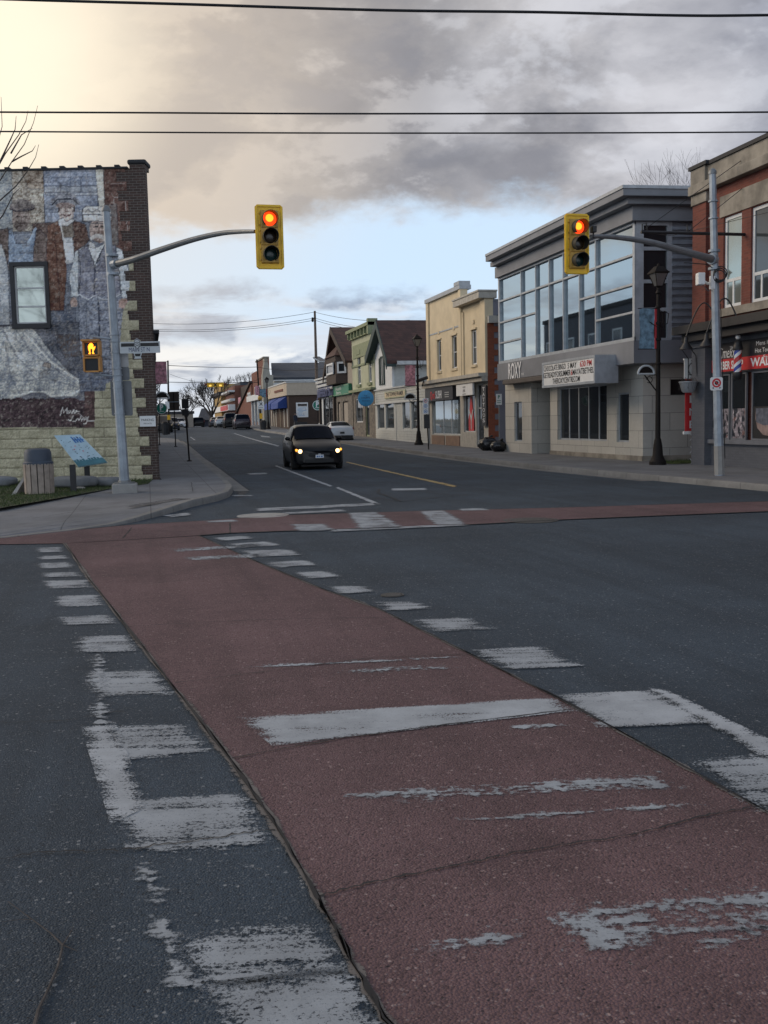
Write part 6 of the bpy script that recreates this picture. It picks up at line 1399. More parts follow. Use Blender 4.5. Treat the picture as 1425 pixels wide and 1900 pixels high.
def mast(bpx, tpx, r0, r1, arm, Psig, armr, label, base=None, depth_base=None):
    B = g(*bpx, SW); dB_ = depth_of(B); T = cd(*tpx, dB_)
    t = thing('signal_pole', label, 'pole', B, group='galvanised traffic signal poles')
    mb = MB(); mb.tube([B, B.lerp(T, .5), T], [r0, (r0+r1)/2, r1], 8, cap=True); pole = mb.build('pole', 'galvanised', t)
    MB().lathe(T, [(r1*1.15, -.02), (r1*1.2, .04), (r1*.8, .10), (.02, .13)], 10).build('pole_cap', 'galv_dark', t, smooth=True)
    dS = depth_of(Psig); n = len(arm); pts = []
    for i, (x, y) in enumerate(arm):
        f = (i/(n-1)); pts.append(cd(x, y, dB_+(dS-dB_)*f**.9))
    # smooth the arm
    S_ = []
    for i in range(len(pts)-1):
        p0, p1, p2, p3 = pts[max(i-1, 0)], pts[i], pts[i+1], pts[min(i+2, len(pts)-1)]
        for k in range(6):
            u = k/6; S_.append(.5*((2*p1)+(p2-p0)*u+(2*p0-5*p1+4*p2-p3)*u*u+(3*p1-p0-3*p2+p3)*u**3))
    S_.append(pts[-1]); rs = [armr[0]+(armr[1]-armr[0])*i/(len(S_)-1) for i in range(len(S_))]
    MB().tube(S_, rs, 10).build('mast_arm', 'galv_dark', t, smooth=True)
    k = S_[0]; mb = MB(); k2 = S_[2]; mb.tube([k, k2], [armr[0]*1.35]*2, 10); 
    for dz in (-.22, .22): mb.lathe(Vector((k.x, k.y, k.z+dz-.03)), [(r1*1.7, 0), (r1*1.7, .06)], 12)
    mb.build('arm_clamp', 'galvanised', t, smooth=True)
    return t, B, T, dB_
ml, BL, TL, dL = mast((232, 912), (197, 391), .125, .085, [(209, 491), (245, 482), (300, 463), (360, 444), (410, 433), (445, 430), (473, 429.5)], PL, (.085, .040), 'galvanised octagonal signal pole on a concrete footing at the left street corner')
mb = MB(); mb.box(BL.x-.30, BL.x+.30, BL.y-.28, BL.y+.28, SW-.1, SW+.20); mb.build('footing', 'concrete_pale', ml, bevel=.03)
MB().lathe((BL.x, BL.y, SW+.20), [(.26, 0), (.26, .03), (.16, .035), (.15, .08)], 12).build('base_plate', 'galv_dark', ml)
mb = MB()
def lerpP(B, T, y, ya, yb): return B.lerp(T, (ya-y)/(ya-yb))
for y in (618, 631, 651, 681, 693, 704, 717, 765): c = lerpP(BL, TL, y, 912, 391); MB().lathe((c.x, c.y, c.z-.012), [(.125, 0), (.125, .028)], 10).build('strap', 'galvanised', ml)
mr_, BR, TR, dR = mast((1335, 882), (1322, 322), .125, .085, [(1325, 482), (1300, 475), (1250, 461), (1200, 448), (1150, 441), (1120, 439), (1096, 438.5)], PR, (.10, .040), 'galvanised octagonal signal pole before the barber shop, rust stained at its foot')
MB().tube([BR+Vector((0, 0, .02)), BR.lerp(TR, .10)], [.128, .124], 8).build('stained_foot', 'wood_pole' if 0 else 'concrete_pale', mr_)
mb = MB()
for y in (372, 403, 772, 802): c = lerpP(BR, TR, y, 882, 322); MB().lathe((c.x, c.y, c.z-.02), [(.122, 0), (.122, .035)], 10).build('strap', 'galvanised', mr_)
mb = MB(); c = lerpP(BR, TR, 505, 882, 322); nrm = Vector((-CF0.x, -CF0.y, 0))
def ring(mb, c, R, r, axt, axu, n=24, m=6):
    vs = []; w = axt.cross(axu)
    for i in range(n):
        a = 2*math.pi*i/n; e = axt*math.cos(a)+axu*math.sin(a)
        for j in range(m): b = 2*math.pi*j/m; vs.append(c+e*(R+r*math.cos(b))+w*(r*math.sin(b)))
    mb.add(vs, [(i*m+j, i*m+(j+1) % m, ((i+1) % n)*m+(j+1) % m, ((i+1) % n)*m+j) for i in range(n) for j in range(m)])
for k_ in range(3): ring(mb, c+CR0*(.10-.02*k_)+nrm*(.12+.02*k_)+Vector((0, 0, -.04*k_)), .17-.01*k_, .014, CR0, Vector((0, 0, 1)))
mb.build('cable_coil', 'wire', mr_, smooth=True)
mb = MB(); mb.tube([lerpP(BR, TR, 498, 882, 322)+nrm*.1, lerpP(BR, TR, 488, 882, 322)+nrm*.12-CR0*.25, lerpP(BR, TR, 484, 882, 322)+nrm*.1-CR0*.8], .012, 5); mb.tube([lerpP(BR, TR, 560, 882, 322)+CR0*.13, lerpP(BR, TR, 850, 882, 322)+CR0*.15], .012, 5); mb.build('cable', 'wire', mr_, smooth=True)
# conduit along the right side of the right pole, sensor on the arm
pS = cd(1101, 430, depth_of(PR)); sn = thing('signal_sensor', 'small black sensor standing on the right mast arm beside the signal', 'sensor', (pS.x, pS.y, pS.z-.1))
mb = MB(); mb.box(pS.x-.05, pS.x+.05, pS.y-.08, pS.y+.08, pS.z-.02, pS.z+.12); mb.tube([pS+Vector((0, 0, -.14)), pS], .02, 6); mb.build('body', 'black_paint', sn, bevel=.01)
# traffic camera
c = lerpP(BR, TR, 522, 882, 322); cc_ = thing('traffic_camera', 'white traffic camera on a bracket at the left of the right signal pole', 'camera', c)
e = cd(1301, 517, dR-.2); mb = MB(); q = Fr((e.x, e.y), (CR0.x, CR0.y))
mb.fbox(q, -.11, .07, e.z-.16, e.z+.14, -.12, .12); mb.build('housing', 'sign_white', cc_, bevel=.02)
mb = MB(); mb.tube([e+Vector((0, 0, -.02)), c-CR0*.2, c-CR0*.1], [.035, .035, .04], 8); mb.box(c.x-.2, c.x-.08, c.y-.14, c.y-.06, c.z-.16, c.z+.16); mb.build('bracket', 'sign_white', cc_)
MB().tube([e+Vector((0, 0, -.1)), e.lerp(c, .5)+Vector((0, 0, -.25)), c+Vector((0, 0, -.18))], .009, 5).build('cable', 'sign_grey_back', cc_)
# no parking sign on the right pole
def plate(name, label, px1, py1, px2, py2, depth, mat, cat='sign', fr=None, th=.012, r=.03, group=None, post=None):
    A = cd((px1+px2)/2, (py1+py2)/2, depth); w = (px2-px1)*depth/FPX/2; h = (py2-py1)*depth/FPX/2
    fr = fr or (CR0.x, CR0.y); F = Fr((A.x, A.y), fr); t = thing(name, label, cat, (A.x, A.y, A.z-h), group=group)
    pts = [(-w+r, A.z-h), (w-r, A.z-h), (w, A.z-h+r), (w, A.z+h-r), (w-r, A.z+h), (-w+r, A.z+h), (-w, A.z+h-r), (-w, A.z-h+r)]
    MB().fprism(F, pts, -th, 0).build('panel', mat, t); return t, F, A, w, h
def disc(t, F, c0, z0, R0, R1, o, mat, name='symbol', n=28):
    mb = MB(); vs = []
    for i in range(n): a = 2*math.pi*i/n; vs += [F.p(c0+R1*math.cos(a), z0+R1*math.sin(a), o), F.p(c0+R0*math.cos(a), z0+R0*math.sin(a), o)]
    if R0 > 0: mb.add(vs, [(2*i, (2*i+2) % (2*n), (2*i+3) % (2*n), 2*i+1) for i in range(n)])
    else: mb.add(vs[::2], [tuple(range(n))])
    return mb.build(name, mat, t, norm=False)
t, F, A, w, h = plate('no_parking_sign', 'white no stopping sign with red ring and two arrows strapped to the right signal pole', 1318, 700, 1341, 724, dR-.16, 'sign_white')
disc(t, F, 0, A.z+.02, .075, .115, .004, 'letter_red', 'ring'); disc(t, F, 0, A.z+.02, 0, .05, .004, 'letter_black'); 
MB().fprism(F, [(-.09, A.z+.09), (-.07, A.z+.105), (.09, A.z-.05), (.07, A.z-.065)], .006, .007).build('bar', 'letter_red', t)
for s_ in (-1, 1): MB().fprism(F, [(s_*.07, A.z-.125), (s_*.07, A.z-.085), (s_*.12, A.z-.105)], .004, .006).build('arrow', 'letter_black', t)
# pedestrian signal
P = cd(170.5, 661, dL-.2); F = Fr((P.x, P.y), (CR0.x*.97+.1*CF0.x, CR0.y)); z = P.z
t = thing('pedestrian_signal', 'orange pedestrian signal with a lit hand, hung on the left signal pole', 'pedestrian signal', (P.x, P.y, z-.38)); w, h = .205, .375
mb = MB(); mb.fbox(F, -w, w, z-h, z+h, -.16, .0); mb.fbox(F, -w-.01, w+.01, z+h-.03, z+h+.02, 0, .14)
for z0, z1 in ((z+.02, z+h-.03), (z-h+.01, z-.03)):
    mb.fbox(F, -w, -w+.045, z0, z1, 0, .07); mb.fbox(F, w-.045, w, z0, z1, 0, .07); mb.fbox(F, -w+.045, w-.045, z0-.02, z0+.02, 0, .065); mb.fbox(F, -w+.045, w-.045, z1-.03, z1, 0, .065)
mb.build('housing', 'ped_orange', t, bevel=.008)
MB().fbox(F, -w+.046, w-.046, z+.04, z+h-.06, .003, .012).build('hand_lens', 'visor_dark', t); MB().fbox(F, -w+.046, w-.046, z-h+.03, z-.06, .003, .03).build('lower_lens', 'louvre', t)
zc = z+.19; hand = [(-.075, -.03), (-.078, .05), (-.06, .085), (-.03, .115), (.0, .125), (.03, .115), (.05, .085), (.055, .02), (.075, .03), (.09, .05), (.10, .035), (.085, -.01), (.065, -.04), (.05, -.07), (.055, -.11), (.07, -.135), (.02, -.135), (.012, -.11), (.025, -.07), (.02, -.015), (-.02, -.015), (-.03, -.07), (-.02, -.12), (-.025, -.14), (-.075, -.135), (-.055, -.10), (-.06, -.06)]
from mathutils.geometry import tessellate_polygon
tt = tessellate_polygon([[Vector((a, b, 0)) for a, b in hand]]); mb = MB(); mb.add([F.p(a, zc+b, .018) for a, b in hand], [tuple(q) for q in tt]); mb.build('lit_hand', 'hand_lit', t, norm=False)
c1 = lerpP(BL, TL, 626, 912, 391); c2 = lerpP(BL, TL, 695, 912, 391)
mb = MB(); mb.tube([c1, F.p(.0, z+h+.09, -.08)], .028, 8); mb.tube([F.p(0, z+h+.09, -.08), F.p(0, z+h, -.08)], .028, 8); mb.tube([c2, F.p(0, z-h-.05, -.08), F.p(0, z-h, -.08)], .022, 8); mb.tube([lerpP(BL, TL, 655, 912, 391), F.p(w, z+.0, -.08)], .012, 6); mb.build('brackets', 'galvanised', t, smooth=True)
# street name sign
t, F, A, w, h = plate('street_name_sign', 'street name plate reading MAIN ST N with a small crest on the left pole', 223, 634, 296.5, 655, dL-.12, 'street_sign', r=.01)
MB().fbox(F, -w+.03, w-.03, A.z+h-.115, A.z+h-.035, .002, .006).build('black_band', 'letter_black', t)
letters(t, F, -.02, A.z-h+.035, .005, 'MAIN ST N', .105, 'sign_blue' if 0 else 'navy', .50)
cx0 = -w+(255-223)/73.5*2*w; crest = [(-.075, .10), (-.05, .13), (0, .16), (.05, .13), (.075, .10), (.075, -.03), (.04, -.07), (0, -.11), (-.04, -.07), (-.075, -.03)]
cr = MB().fprism(F, [(cx0+a, A.z+h-.08+b) for a, b in crest], .006, .014).build('crest', 'street_sign', t)
mb = MB()
for i in range(len(crest)): a, b = crest[i], crest[(i+1) % len(crest)]; mb.tube([F.p(cx0+a[0]*.86, A.z+h-.08+a[1]*.86+.003, .017), F.p(cx0+b[0]*.86, A.z+h-.08+b[1]*.86+.003, .017)], .006, 4)
for y_ in (.05, .01, -.03): mb.tube([F.p(cx0-.05, A.z+h-.08+y_, .017), F.p(cx0, A.z+h-.08+y_+.02, .017), F.p(cx0+.05, A.z+h-.08+y_, .017)], .006, 4)
mb.build('crest_lines', 'letter_black', cr)
MB().fprism(F, [(cx0-.10, A.z-h-.002), (cx0+.10, A.z-h-.002), (cx0+.07, A.z-h-.09), (cx0+.09, A.z-h-.13), (cx0-.09, A.z-h-.13), (cx0-.07, A.z-h-.09)], -.01, 0).build('lower_tab', 'street_sign', t)
MB().fprism(F, [(cx0-.075, A.z-h-.012), (cx0+.075, A.z-h-.012), (cx0+.055, A.z-h-.075), (cx0-.055, A.z-h-.075)], .002, .004).build('black_tab', 'letter_black', t)
# sign backs on the left pole
t, F, A, w, h = plate('traffic_sign', 'large dark grey back of a sign mounted behind the left signal pole', 206, 707, 245, 771, dL+.14, 'sign_grey_back', group='sign backs on the left signal pole')
t, F, A, w, h = plate('traffic_sign', 'small pale back of a sign at the top behind the left signal pole', 217, 655, 238, 681, dL+.14, 'sign_light_back', group='sign backs on the left signal pole')
t, F, A, w, h = plate('traffic_sign', 'small blue-grey back of a sign between the other two behind the left signal pole', 217, 681, 240, 705.5, dL+.14, 'sign_grey_back', group='sign backs on the left signal pole')
# ------------------------------------------------------------------ litter bin, slab, map lectern, boulders
B = g(74, 917, SW); k = depth_of(B)/FPX; R0 = 24.5*k
t = thing('litter_bin', 'round litter bin of beige slats with a dark blue domed lid on the grass', 'litter bin', B); zl = B.z+57*k; 
mb = MB(); mb.lathe(B, [(R0*.9, .0), (R0*.9, zl-B.z)], 24); mb.build('liner', 'black_paint', t)
mb = MB()
for i in range(14):
    a = 2*math.pi*i/14; u = Vector((math.cos(a), math.sin(a), 0)); v = Vector((-u.y, u.x, 0)); wd = R0*math.pi/14*.90
    p0 = B+u*R0*.97; p1 = B+u*R0*1.0; mb.hexa([p0-v*wd+Vector((0, 0, .02)), p0+v*wd+Vector((0, 0, .02)), p0+v*wd+u*.03+Vector((0, 0, .02)), p0-v*wd+u*.03+Vector((0, 0, .02)), p1-v*wd+Vector((0, 0, zl-B.z)), p1+v*wd+Vector((0, 0, zl-B.z)), p1+v*wd+u*.03+Vector((0, 0, zl-B.z)), p1-v*wd+u*.03+Vector((0, 0, zl-B.z))])
mb.build('slats', 'slat_beige', t, bevel=.006)
hh = 28*k; mb = MB(); mb.lathe((B.x, B.y, zl), [(R0*1.10, -.02), (R0*1.10, .03), (R0*1.0, .06), (R0*.98, hh*.72), (R0*.90, hh*.92), (R0*.6, hh*1.0), (.01, hh*1.02)], 28); mb.build('lid', 'lid_blue', t, smooth=True, sharp=30)
D_ = depth_of(B)-.1; A = [cd(x, y, D_+dd) for x, y, dd in ((19, 921, 0), (27, 921, 0), (49, 884, .3), (44, 884, .3))]
t = thing('stone_slab', 'pale thin stone slab leaning against the litter bin', 'slab', A[0]); bk = [p+Vector((CF0.x, CF0.y, 0))*.7 for p in A]
mb = MB(); mb.add(A+bk, [(0, 1, 2, 3), (4, 7, 6, 5), (0, 4, 5, 1), (1, 5, 6, 2), (2, 6, 7, 3), (3, 7, 4, 0)]); mb.build('slab', 'concrete_pale', t)
Bm = g(150, 908, SW); dm = depth_of(Bm)
t = thing('map_lectern', 'pale blue street map board tilted on two black posts in front of the mural', 'information board', (Bm.x, Bm.y, SW))
C4 = [cd(145, 866, dm-.25), cd(199, 857.5, dm-.25), cd(148, 806, dm+.35), cd(100, 808, dm+.35)]
nrm_ = (C4[1]-C4[0]).cross(C4[3]-C4[0]).normalized(); nrm_ = -nrm_ if nrm_.z < 0 else nrm_
def lect(u, v, o=0.): return (C4[0]*(1-u)+C4[1]*u)*(1-v)+(C4[3]*(1-u)+C4[2]*u)*v+nrm_*o
def lquad(mb, u0, u1, v0, v1, o): mb.add([lect(u0, v0, o), lect(u1, v0, o), lect(u1, v1, o), lect(u0, v1, o)], [(0, 1, 2, 3)])
mb = MB(); mb.hexa([lect(0, 0, -.04), lect(1, 0, -.04), lect(1, 1, -.04), lect(0, 1, -.04), lect(0, 0), lect(1, 0), lect(1, 1), lect(0, 1)]); bd = mb.build('board', 'map_face', t)
mb = MB(); lquad(mb, .0, 1, 0, .15, .004); [lquad(mb, .1*i, .1*i+.08, .15, .15+random.uniform(.01, .07), .004) for i in range(10)]; mb.build('green_strip', 'map_green', bd, norm=False)
mb = MB(); [lquad(mb, .55+.1*i, .61+.1*i, .72+.02*(i % 2), .93-.03*(i % 2), .004) for i in range(4)]; lquad(mb, .6, .95, .80, .84, .005); mb.build('blue_title', 'sign_blue', bd, norm=False)
mb = MB(); rr = random.Random(3)
for i in range(34): u, v = rr.uniform(.08, .88), rr.uniform(.22, .9); du, dv = rr.uniform(.02, .05), rr.uniform(.01, .025); lquad(mb, u, u+du, v, v+dv, .006+.0002*i)
mb.build('map_marks', 'slate_siding', bd, norm=False)
mb = MB(); [lquad(mb, u, u+.05, v, v+.02, .02) for u, v in ((.3, .5), (.55, .42), (.42, .6))]; mb.build('red_marks', 'letter_red', bd, norm=False)
for x, yb in ((137, 913), (163, 903)):
    b = g(x, yb, SW); tpz = cd(x-3, 862, depth_of(b)).z; MB().box(b.x-.07, b.x+.07, b.y-.05, b.y+.05, SW-.1, tpz).build('post', 'black_paint', t)
bs = g(147, 908, SW); t = thing('ground_cap', 'small pale round cap in the grass below the map board', 'cap', bs); MB().lathe(bs, [(.15, .0), (.16, .04), (.12, .06), (.02, .07)], 14).build('cap', 'concrete_pale', t, smooth=True)
def boulder(x0, x1, yb, hp, label, seed):
    a, b = g(x0, yb, SW), g(x1, yb, SW); k = depth_of(a)/FPX; c = (a+b)/2; L_ = (b-a).length/2; H_ = hp*k; rs = np.random.RandomState(seed)
    mb = MB(); vs = []; n, m = 20, 9; u = (b-a).normalized(); v = Vector((-u.y, u.x, 0))
    for i in range(m+1):
        ph = math.pi*i/m/1.0
        for j in range(n):
            th = 2*math.pi*j/n; e = lambda q: math.copysign(abs(q)**.55, q); r = 1+.10*(rs.rand()-.5)
            vs.append(c+u*L_*r*e(math.sin(ph)*math.cos(th))+v*.35*r*e(math.sin(ph)*math.sin(th))+Vector((0, 0, H_*.5*(1+r*e(math.cos(ph))))))
    mb.add(vs, [(i*n+j, i*n+(j+1) % n, (i+1)*n+(j+1) % n, (i+1)*n+j) for i in range(m) for j in range(n)])
    o = mb.build('boulder', 'boulder', smooth=True, sharp=60, merge=True); tagp(o, label, 'boulder', 'long stones edging the grass')
boulder(-60, 26, 903, 19, 'long grey stone at the left edge of the frame, left of the leaning slab', 1); boulder(97, 176, 905, 22, 'long dark grey stone behind the posts of the map board', 2); boulder(176, 224, 902, 17, 'pale grey stone between the map board and the signal pole', 3)
# ------------------------------------------------------------------ lamp posts
def lamp_post(B, topz, label, banner=None, arch=True, sc=1., side=-1, planter=True):
    t = thing('street_lamp', label, 'street lamp', B, group='black heritage lamp posts'); x, y, z0 = B; H_ = topz-z0
    mb = MB(); mb.lathe(B, [(.27, 0), (.27, .10), (.22, .16), (.20, .22), (.165, .30), (.14, .62), (.11, .78), (.09, .84)], 16); mb.build('base', 'lamp_post', t, smooth=True)
    mb = MB(); mb.lathe(B, [(.082, .8), (.078, H_*.3), (.065, H_*.6), (.052, H_-.95)], 14)
    for f in (.50, .62, .70, .78): mb.lathe((x, y, z0+H_*f), [(.07, 0), (.095, .02), (.095, .07), (.07, .09)], 12)
    mb.build('post', 'lamp_post', t, smooth=True)
    zl = topz-.95
    mb = MB(); mb.lathe((x, y, zl), [(.05, 0), (.09, .04), (.05, .12), (.05, .2), (.10, .25)], 12)
    q = lambda r, zz: [(x-r, y-r, zz), (x+r, y-r, zz), (x+r, y+r, zz), (x-r, y+r, zz)]
    mb.hexa(q(.24, zl+.68)+q(.10, zl+.86)); mb.hexa(q(.25, zl+.64)+q(.25, zl+.68)); mb.lathe((x, y, zl+.86), [(.05, 0), (.05, .05), (.02, .09)], 8)
    for a, b in ((-1, -1), (1, -1), (1, 1), (-1, 1)): mb.tube([(x+a*.10, y+b*.10, zl+.25), (x+a*.215, y+b*.215, zl+.66)], .014, 5)
    ln = mb.build('lantern', 'lamp_post', t); MB().hexa(q(.09, zl+.26)+q(.205, zl+.63)).build('lantern_glass', 'lantern_glass', ln)
    F = Fr((x, y), (1, 0))
    if banner:
        zb1, zb0, m1, w = banner; s = side
        n = 8; vs = []
        for i in range(n+1):
            for j in range(5): u = j/4; vs.append(F.p(s*(.14+w*u), zb1+(zb0-zb1)*i/n, .03*math.sin(i*1.1+u*3)))
        mb = MB(); mb.add(vs, [(5*i+j, 5*i+j+1, 5*i+6+j, 5*i+5+j) for i in range(n) for j in range(4)]); bn = mb.build('banner', m1, t, smooth=True, norm=False)
        mb = MB(); [mb.tube([F.p(0, zz, 0), F.p(s*(w+.2), zz, 0)], .015, 6) for zz in (zb1, zb0)]; mb.build('banner_arms', 'lamp_post', t)
        if m1 == 'banner_blue': MB().fbox(F, min(s*.12, s*.02), max(s*.12, s*.02), zb0, zb1, -.01, .01).build('banner_edge', 'banner_red', bn)
        if arch:
            za = zb0-.78*sc; c0 = s*(w*.55+.14); rr = w*.55
            mb = MB(); P_ = [F.p(c0+rr*math.cos(a), za+rr*.95*math.sin(a), 0) for a in np.linspace(0, math.pi, 13)]; mb.tube(P_, .035, 6); mb.tube([F.p(c0-rr, za, 0), F.p(c0+rr, za, 0)], .03, 6); ar = mb.build('arch_sign', 'street_sign', t)
            mb = MB(); mb.fprism(F, [(c0+rr*.82*math.cos(a), za+.04+rr*.8*math.sin(a)) for a in np.linspace(0, math.pi, 13)], -.01, .01); mb.build('arch_panel', 'lamp_post', ar)
            mb = MB(); mb.tube([F.p(c0-rr*s*-.2, za-.03, 0), F.p(s*.05, za-.55, 0)], .02, 6); mb.tube([F.p(s*(.30+.1*math.cos(a)), za-.18+.1*math.sin(a), 0) for a in np.linspace(0, 5.5, 12)], .013, 5); mb.tube([F.p(s*.05, za-.03, 0), F.p(s*.3, za-.03, 0)], .02, 5); mb.build('scroll_bracket', 'lamp_post', t)
    mb = MB(); zz = topz-1.75; s = -side; mb.tube([F.p(s*(.05+.03*math.sin(a*2))+s*.22*(a/3), zz+.3*math.cos(a), 0) for a in np.linspace(0, 3, 9)], .014, 5); mb.tube([F.p(0, zz-.25, 0), F.p(s*.32, zz-.1, 0), F.p(s*.36, zz+.2, 0), F.p(s*.2, zz+.28, 0)], .014, 5); mb.tube([F.p(0, zz-.25, 0), F.p(-s*.3, zz-.05, 0)], .014, 5); mb.build('planter_hooks', 'lamp_post', t)
    return t
def ground_at(x, y, dz=SW): return Vector((x, y, terr(y)+dz))
v1 = -prow(15.8).px(1221, 700)[0]; B1 = ground_at(15.8, v1); d1 = depth_of(B1); zt1_ = cd(1218, 489, d1).z; F1 = prow(15.8)
lamp_post(B1, zt1_, 'black heritage lamp post with blue banner and arched plate at the theatre corner', (cd(1200, 573, d1).z, cd(1200, 648, d1).z, 'banner_blue', .50))
v2 = -prow(15.6).px(776, 760)[0]; B2 = ground_at(15.6, v2); d2 = depth_of(B2)
lamp_post(B2, cd(768, 620, d2).z, 'black heritage lamp post with flowered pink banner before the gabled frame shop', (cd(757, 678, d2).z, cd(757, 716, d2).z, 'banner_pink', .62))
B3 = g(498, 796, SW); d3 = depth_of(B3); lamp_post(B3, cd(494, 699, d3).z, 'thin black lamp post beside the blue awnings', (cd(488, 722, d3).z, cd(488, 737, d3).z, 'banner_blue', .8), arch=False)
v4 = 96.; B4 = ground_at(15.2, v4); x4 = proj(B4)[0]
B4 = cd(606, 700, 104); B4 = ground_at(B4.x, B4.y); lamp_post(B4, cd(605, 679, depth_of(B4)).z, 'black lamp post rising behind the low navy shop front', None)
B5 = ground_at(*cd(281, 700, 53).xy[:]); d5 = depth_of(B5); lamp_post(B5, cd(281, 660, d5).z, 'lamp post with a blue and red banner just behind the corner of the mural building', (cd(296, 671, d5).z, cd(296, 712, d5).z, 'banner_pink', .66), side=1)
# ------------------------------------------------------------------ sign posts
def post_sign(name, label, basepx, toppx, r=.03, mat='lamp_post', group=None, foot=True):
    B = g(*basepx, SW); d = depth_of(B); T = cd(*toppx, d); t = thing(name, label, 'sign post', B, group=group)
    MB().tube([B, T], r, 8).build('post', mat, t)
    if foot: MB().lathe(B, [(.12, 0), (.10, .04), (.05, .06)], 10).build('foot', mat, t)
    return t, B, T, d
def rect_on(t, d, x1, y1, x2, y2, mat, name, dd=0., th=.03, fr=None):
    A = cd((x1+x2)/2, (y1+y2)/2, d+dd); w = (x2-x1)*d/FPX/2; h = (y2-y1)*d/FPX/2; F = Fr((A.x, A.y), fr or (CR0.x, CR0.y))
    o = MB().fbox(F, -w, w, A.z-h, A.z+h, -th/2, th/2).build(name, mat, t); return o, F, A, w, h
t, B, T, d = post_sign('sign_post', 'thin leaning post with a narrow dark sign back at the edge of the left kerb', (351.5, 856), (342.5, 740), .035); rect_on(t, d, 337, 740, 350, 758, 'black_paint', 'upper_panel', -.04); rect_on(t, d, 338, 759, 350, 771, 'black_paint', 'lower_panel', -.04)
t, B, T, d = post_sign('sign_post', 'post with a large dark sign back on pale cross rails on the left pavement', (326, 829), (322, 727), .035); rect_on(t, d, 314, 727, 332.5, 761, 'wood_dark', 'panel', .05); rect_on(t, d, 312, 745, 333, 746.3, 'galvanised', 'rail', -.03); rect_on(t, d, 311, 761, 333, 762.3, 'galvanised', 'rail', -.03)
t, B, T, d = post_sign('parking_sign', 'round green P parking sign on a bracket beyond the mural building', (296, 826), (296, 744), .03); tP = t
A = cd(300, 758, d-.05); F = Fr((A.x, A.y), (CR0.x, CR0.y)); ax = Matrix((Vector((F.t.x, F.t.y, 0)), Vector((0, 0, 1)), Vector((F.n.x, F.n.y, 0)))).transposed(); Rp = 10.2*d/FPX
dk = MB().lathe(A, [(Rp, -.015), (Rp, .015)], 28, ax=ax).build('disc', 'park_green', t); disc(t, F, 0, A.z, Rp*.88, Rp*.97, .018, 'sign_white', 'rim'); letters(dk, F, 0, A.z-Rp*.28, .018, 'P', Rp*1.0, 'letter_white', Rp*.62, bold=.05); MB().fbox(F, -Rp*.4, Rp*.4, A.z-Rp*.55, A.z-Rp*.45, .016, .02).build('arrow', 'letter_white', dk)
t, B, T, d = post_sign('parking_sign', 'round green parking sign beside the utility pole in front of the low navy shop', (590, 796), (589, 743), .04); A = cd(589, 752, d-.05); F = Fr((A.x, A.y), (CR0.x, CR0.y)); Rp = 9.2*d/FPX
ax = Matrix((Vector((F.t.x, F.t.y, 0)), Vector((0, 0, 1)), Vector((F.n.x, F.n.y, 0)))).transposed(); dk = MB().lathe(A, [(Rp, -.015), (Rp, .015)], 24, ax=ax).build('disc', 'park_green', t); disc(t, F, 0, A.z, Rp*.86, Rp*.98, .018, 'sign_white', 'rim'); letters(dk, F, 0, A.z-Rp*.25, .018, 'P', Rp*1.0, 'letter_white', Rp*.6, bold=.05); MB().fbox(F, -Rp*.4, Rp*.4, A.z-Rp*.55, A.z-Rp*.42, .016, .02).build('arrow', 'letter_white', dk)
rect_on(t, d, 594, 752, 599, 766, 'sign_blue', 'small_panel', -.1)
t, B, T, d = post_sign('parking_sign', 'slim post with stacked white parking plates and a black box by the sushi shop kerb', (795.5, 834), (790, 740), .03, foot=False)
for i, (y1, y2) in enumerate(((739, 748), (748.5, 758), (758.5, 768))):
    o, F, A, w, h = rect_on(t, d, 784.5, y1, 795, y2, 'sign_white', 'plate', -.05, .012)
    disc(o, F, 0, A.z, w*.45, w*.62, .010, ('letter_red', 'sign_blue', 'sign_blue')[i]); disc(o, F, 0, A.z, 0, w*.22, .010, ('letter_black', 'sign_blue', 'sign_blue')[i])
rect_on(t, d, 786.5, 769, 797, 795, 'black_paint', 'box', .05, .2)
t, B, T, d = post_sign('parking_sign', 'white and green parking plate on a thin post between the brick quoins and the theatre', (926.5, 834), (926, 731), .03, 'galv_dark', foot=False); o, F, A, w, h = rect_on(t, d, 920.5, 731, 931, 751, 'sign_white', 'plate', -.05, .012)
letters(o, F, 0, A.z+h*.15, .008, 'P', h*.6, 'park_green', w*.7, bold=.04); mb = MB(); mb.fbox(F, -w*.7, w*.7, A.z-h*.3, A.z-h*.2, .006, .01); mb.fbox(F, -w*.7, w*.7, A.z-h*.65, A.z-h*.55, .006, .01); mb.build('lines', 'park_green', o)
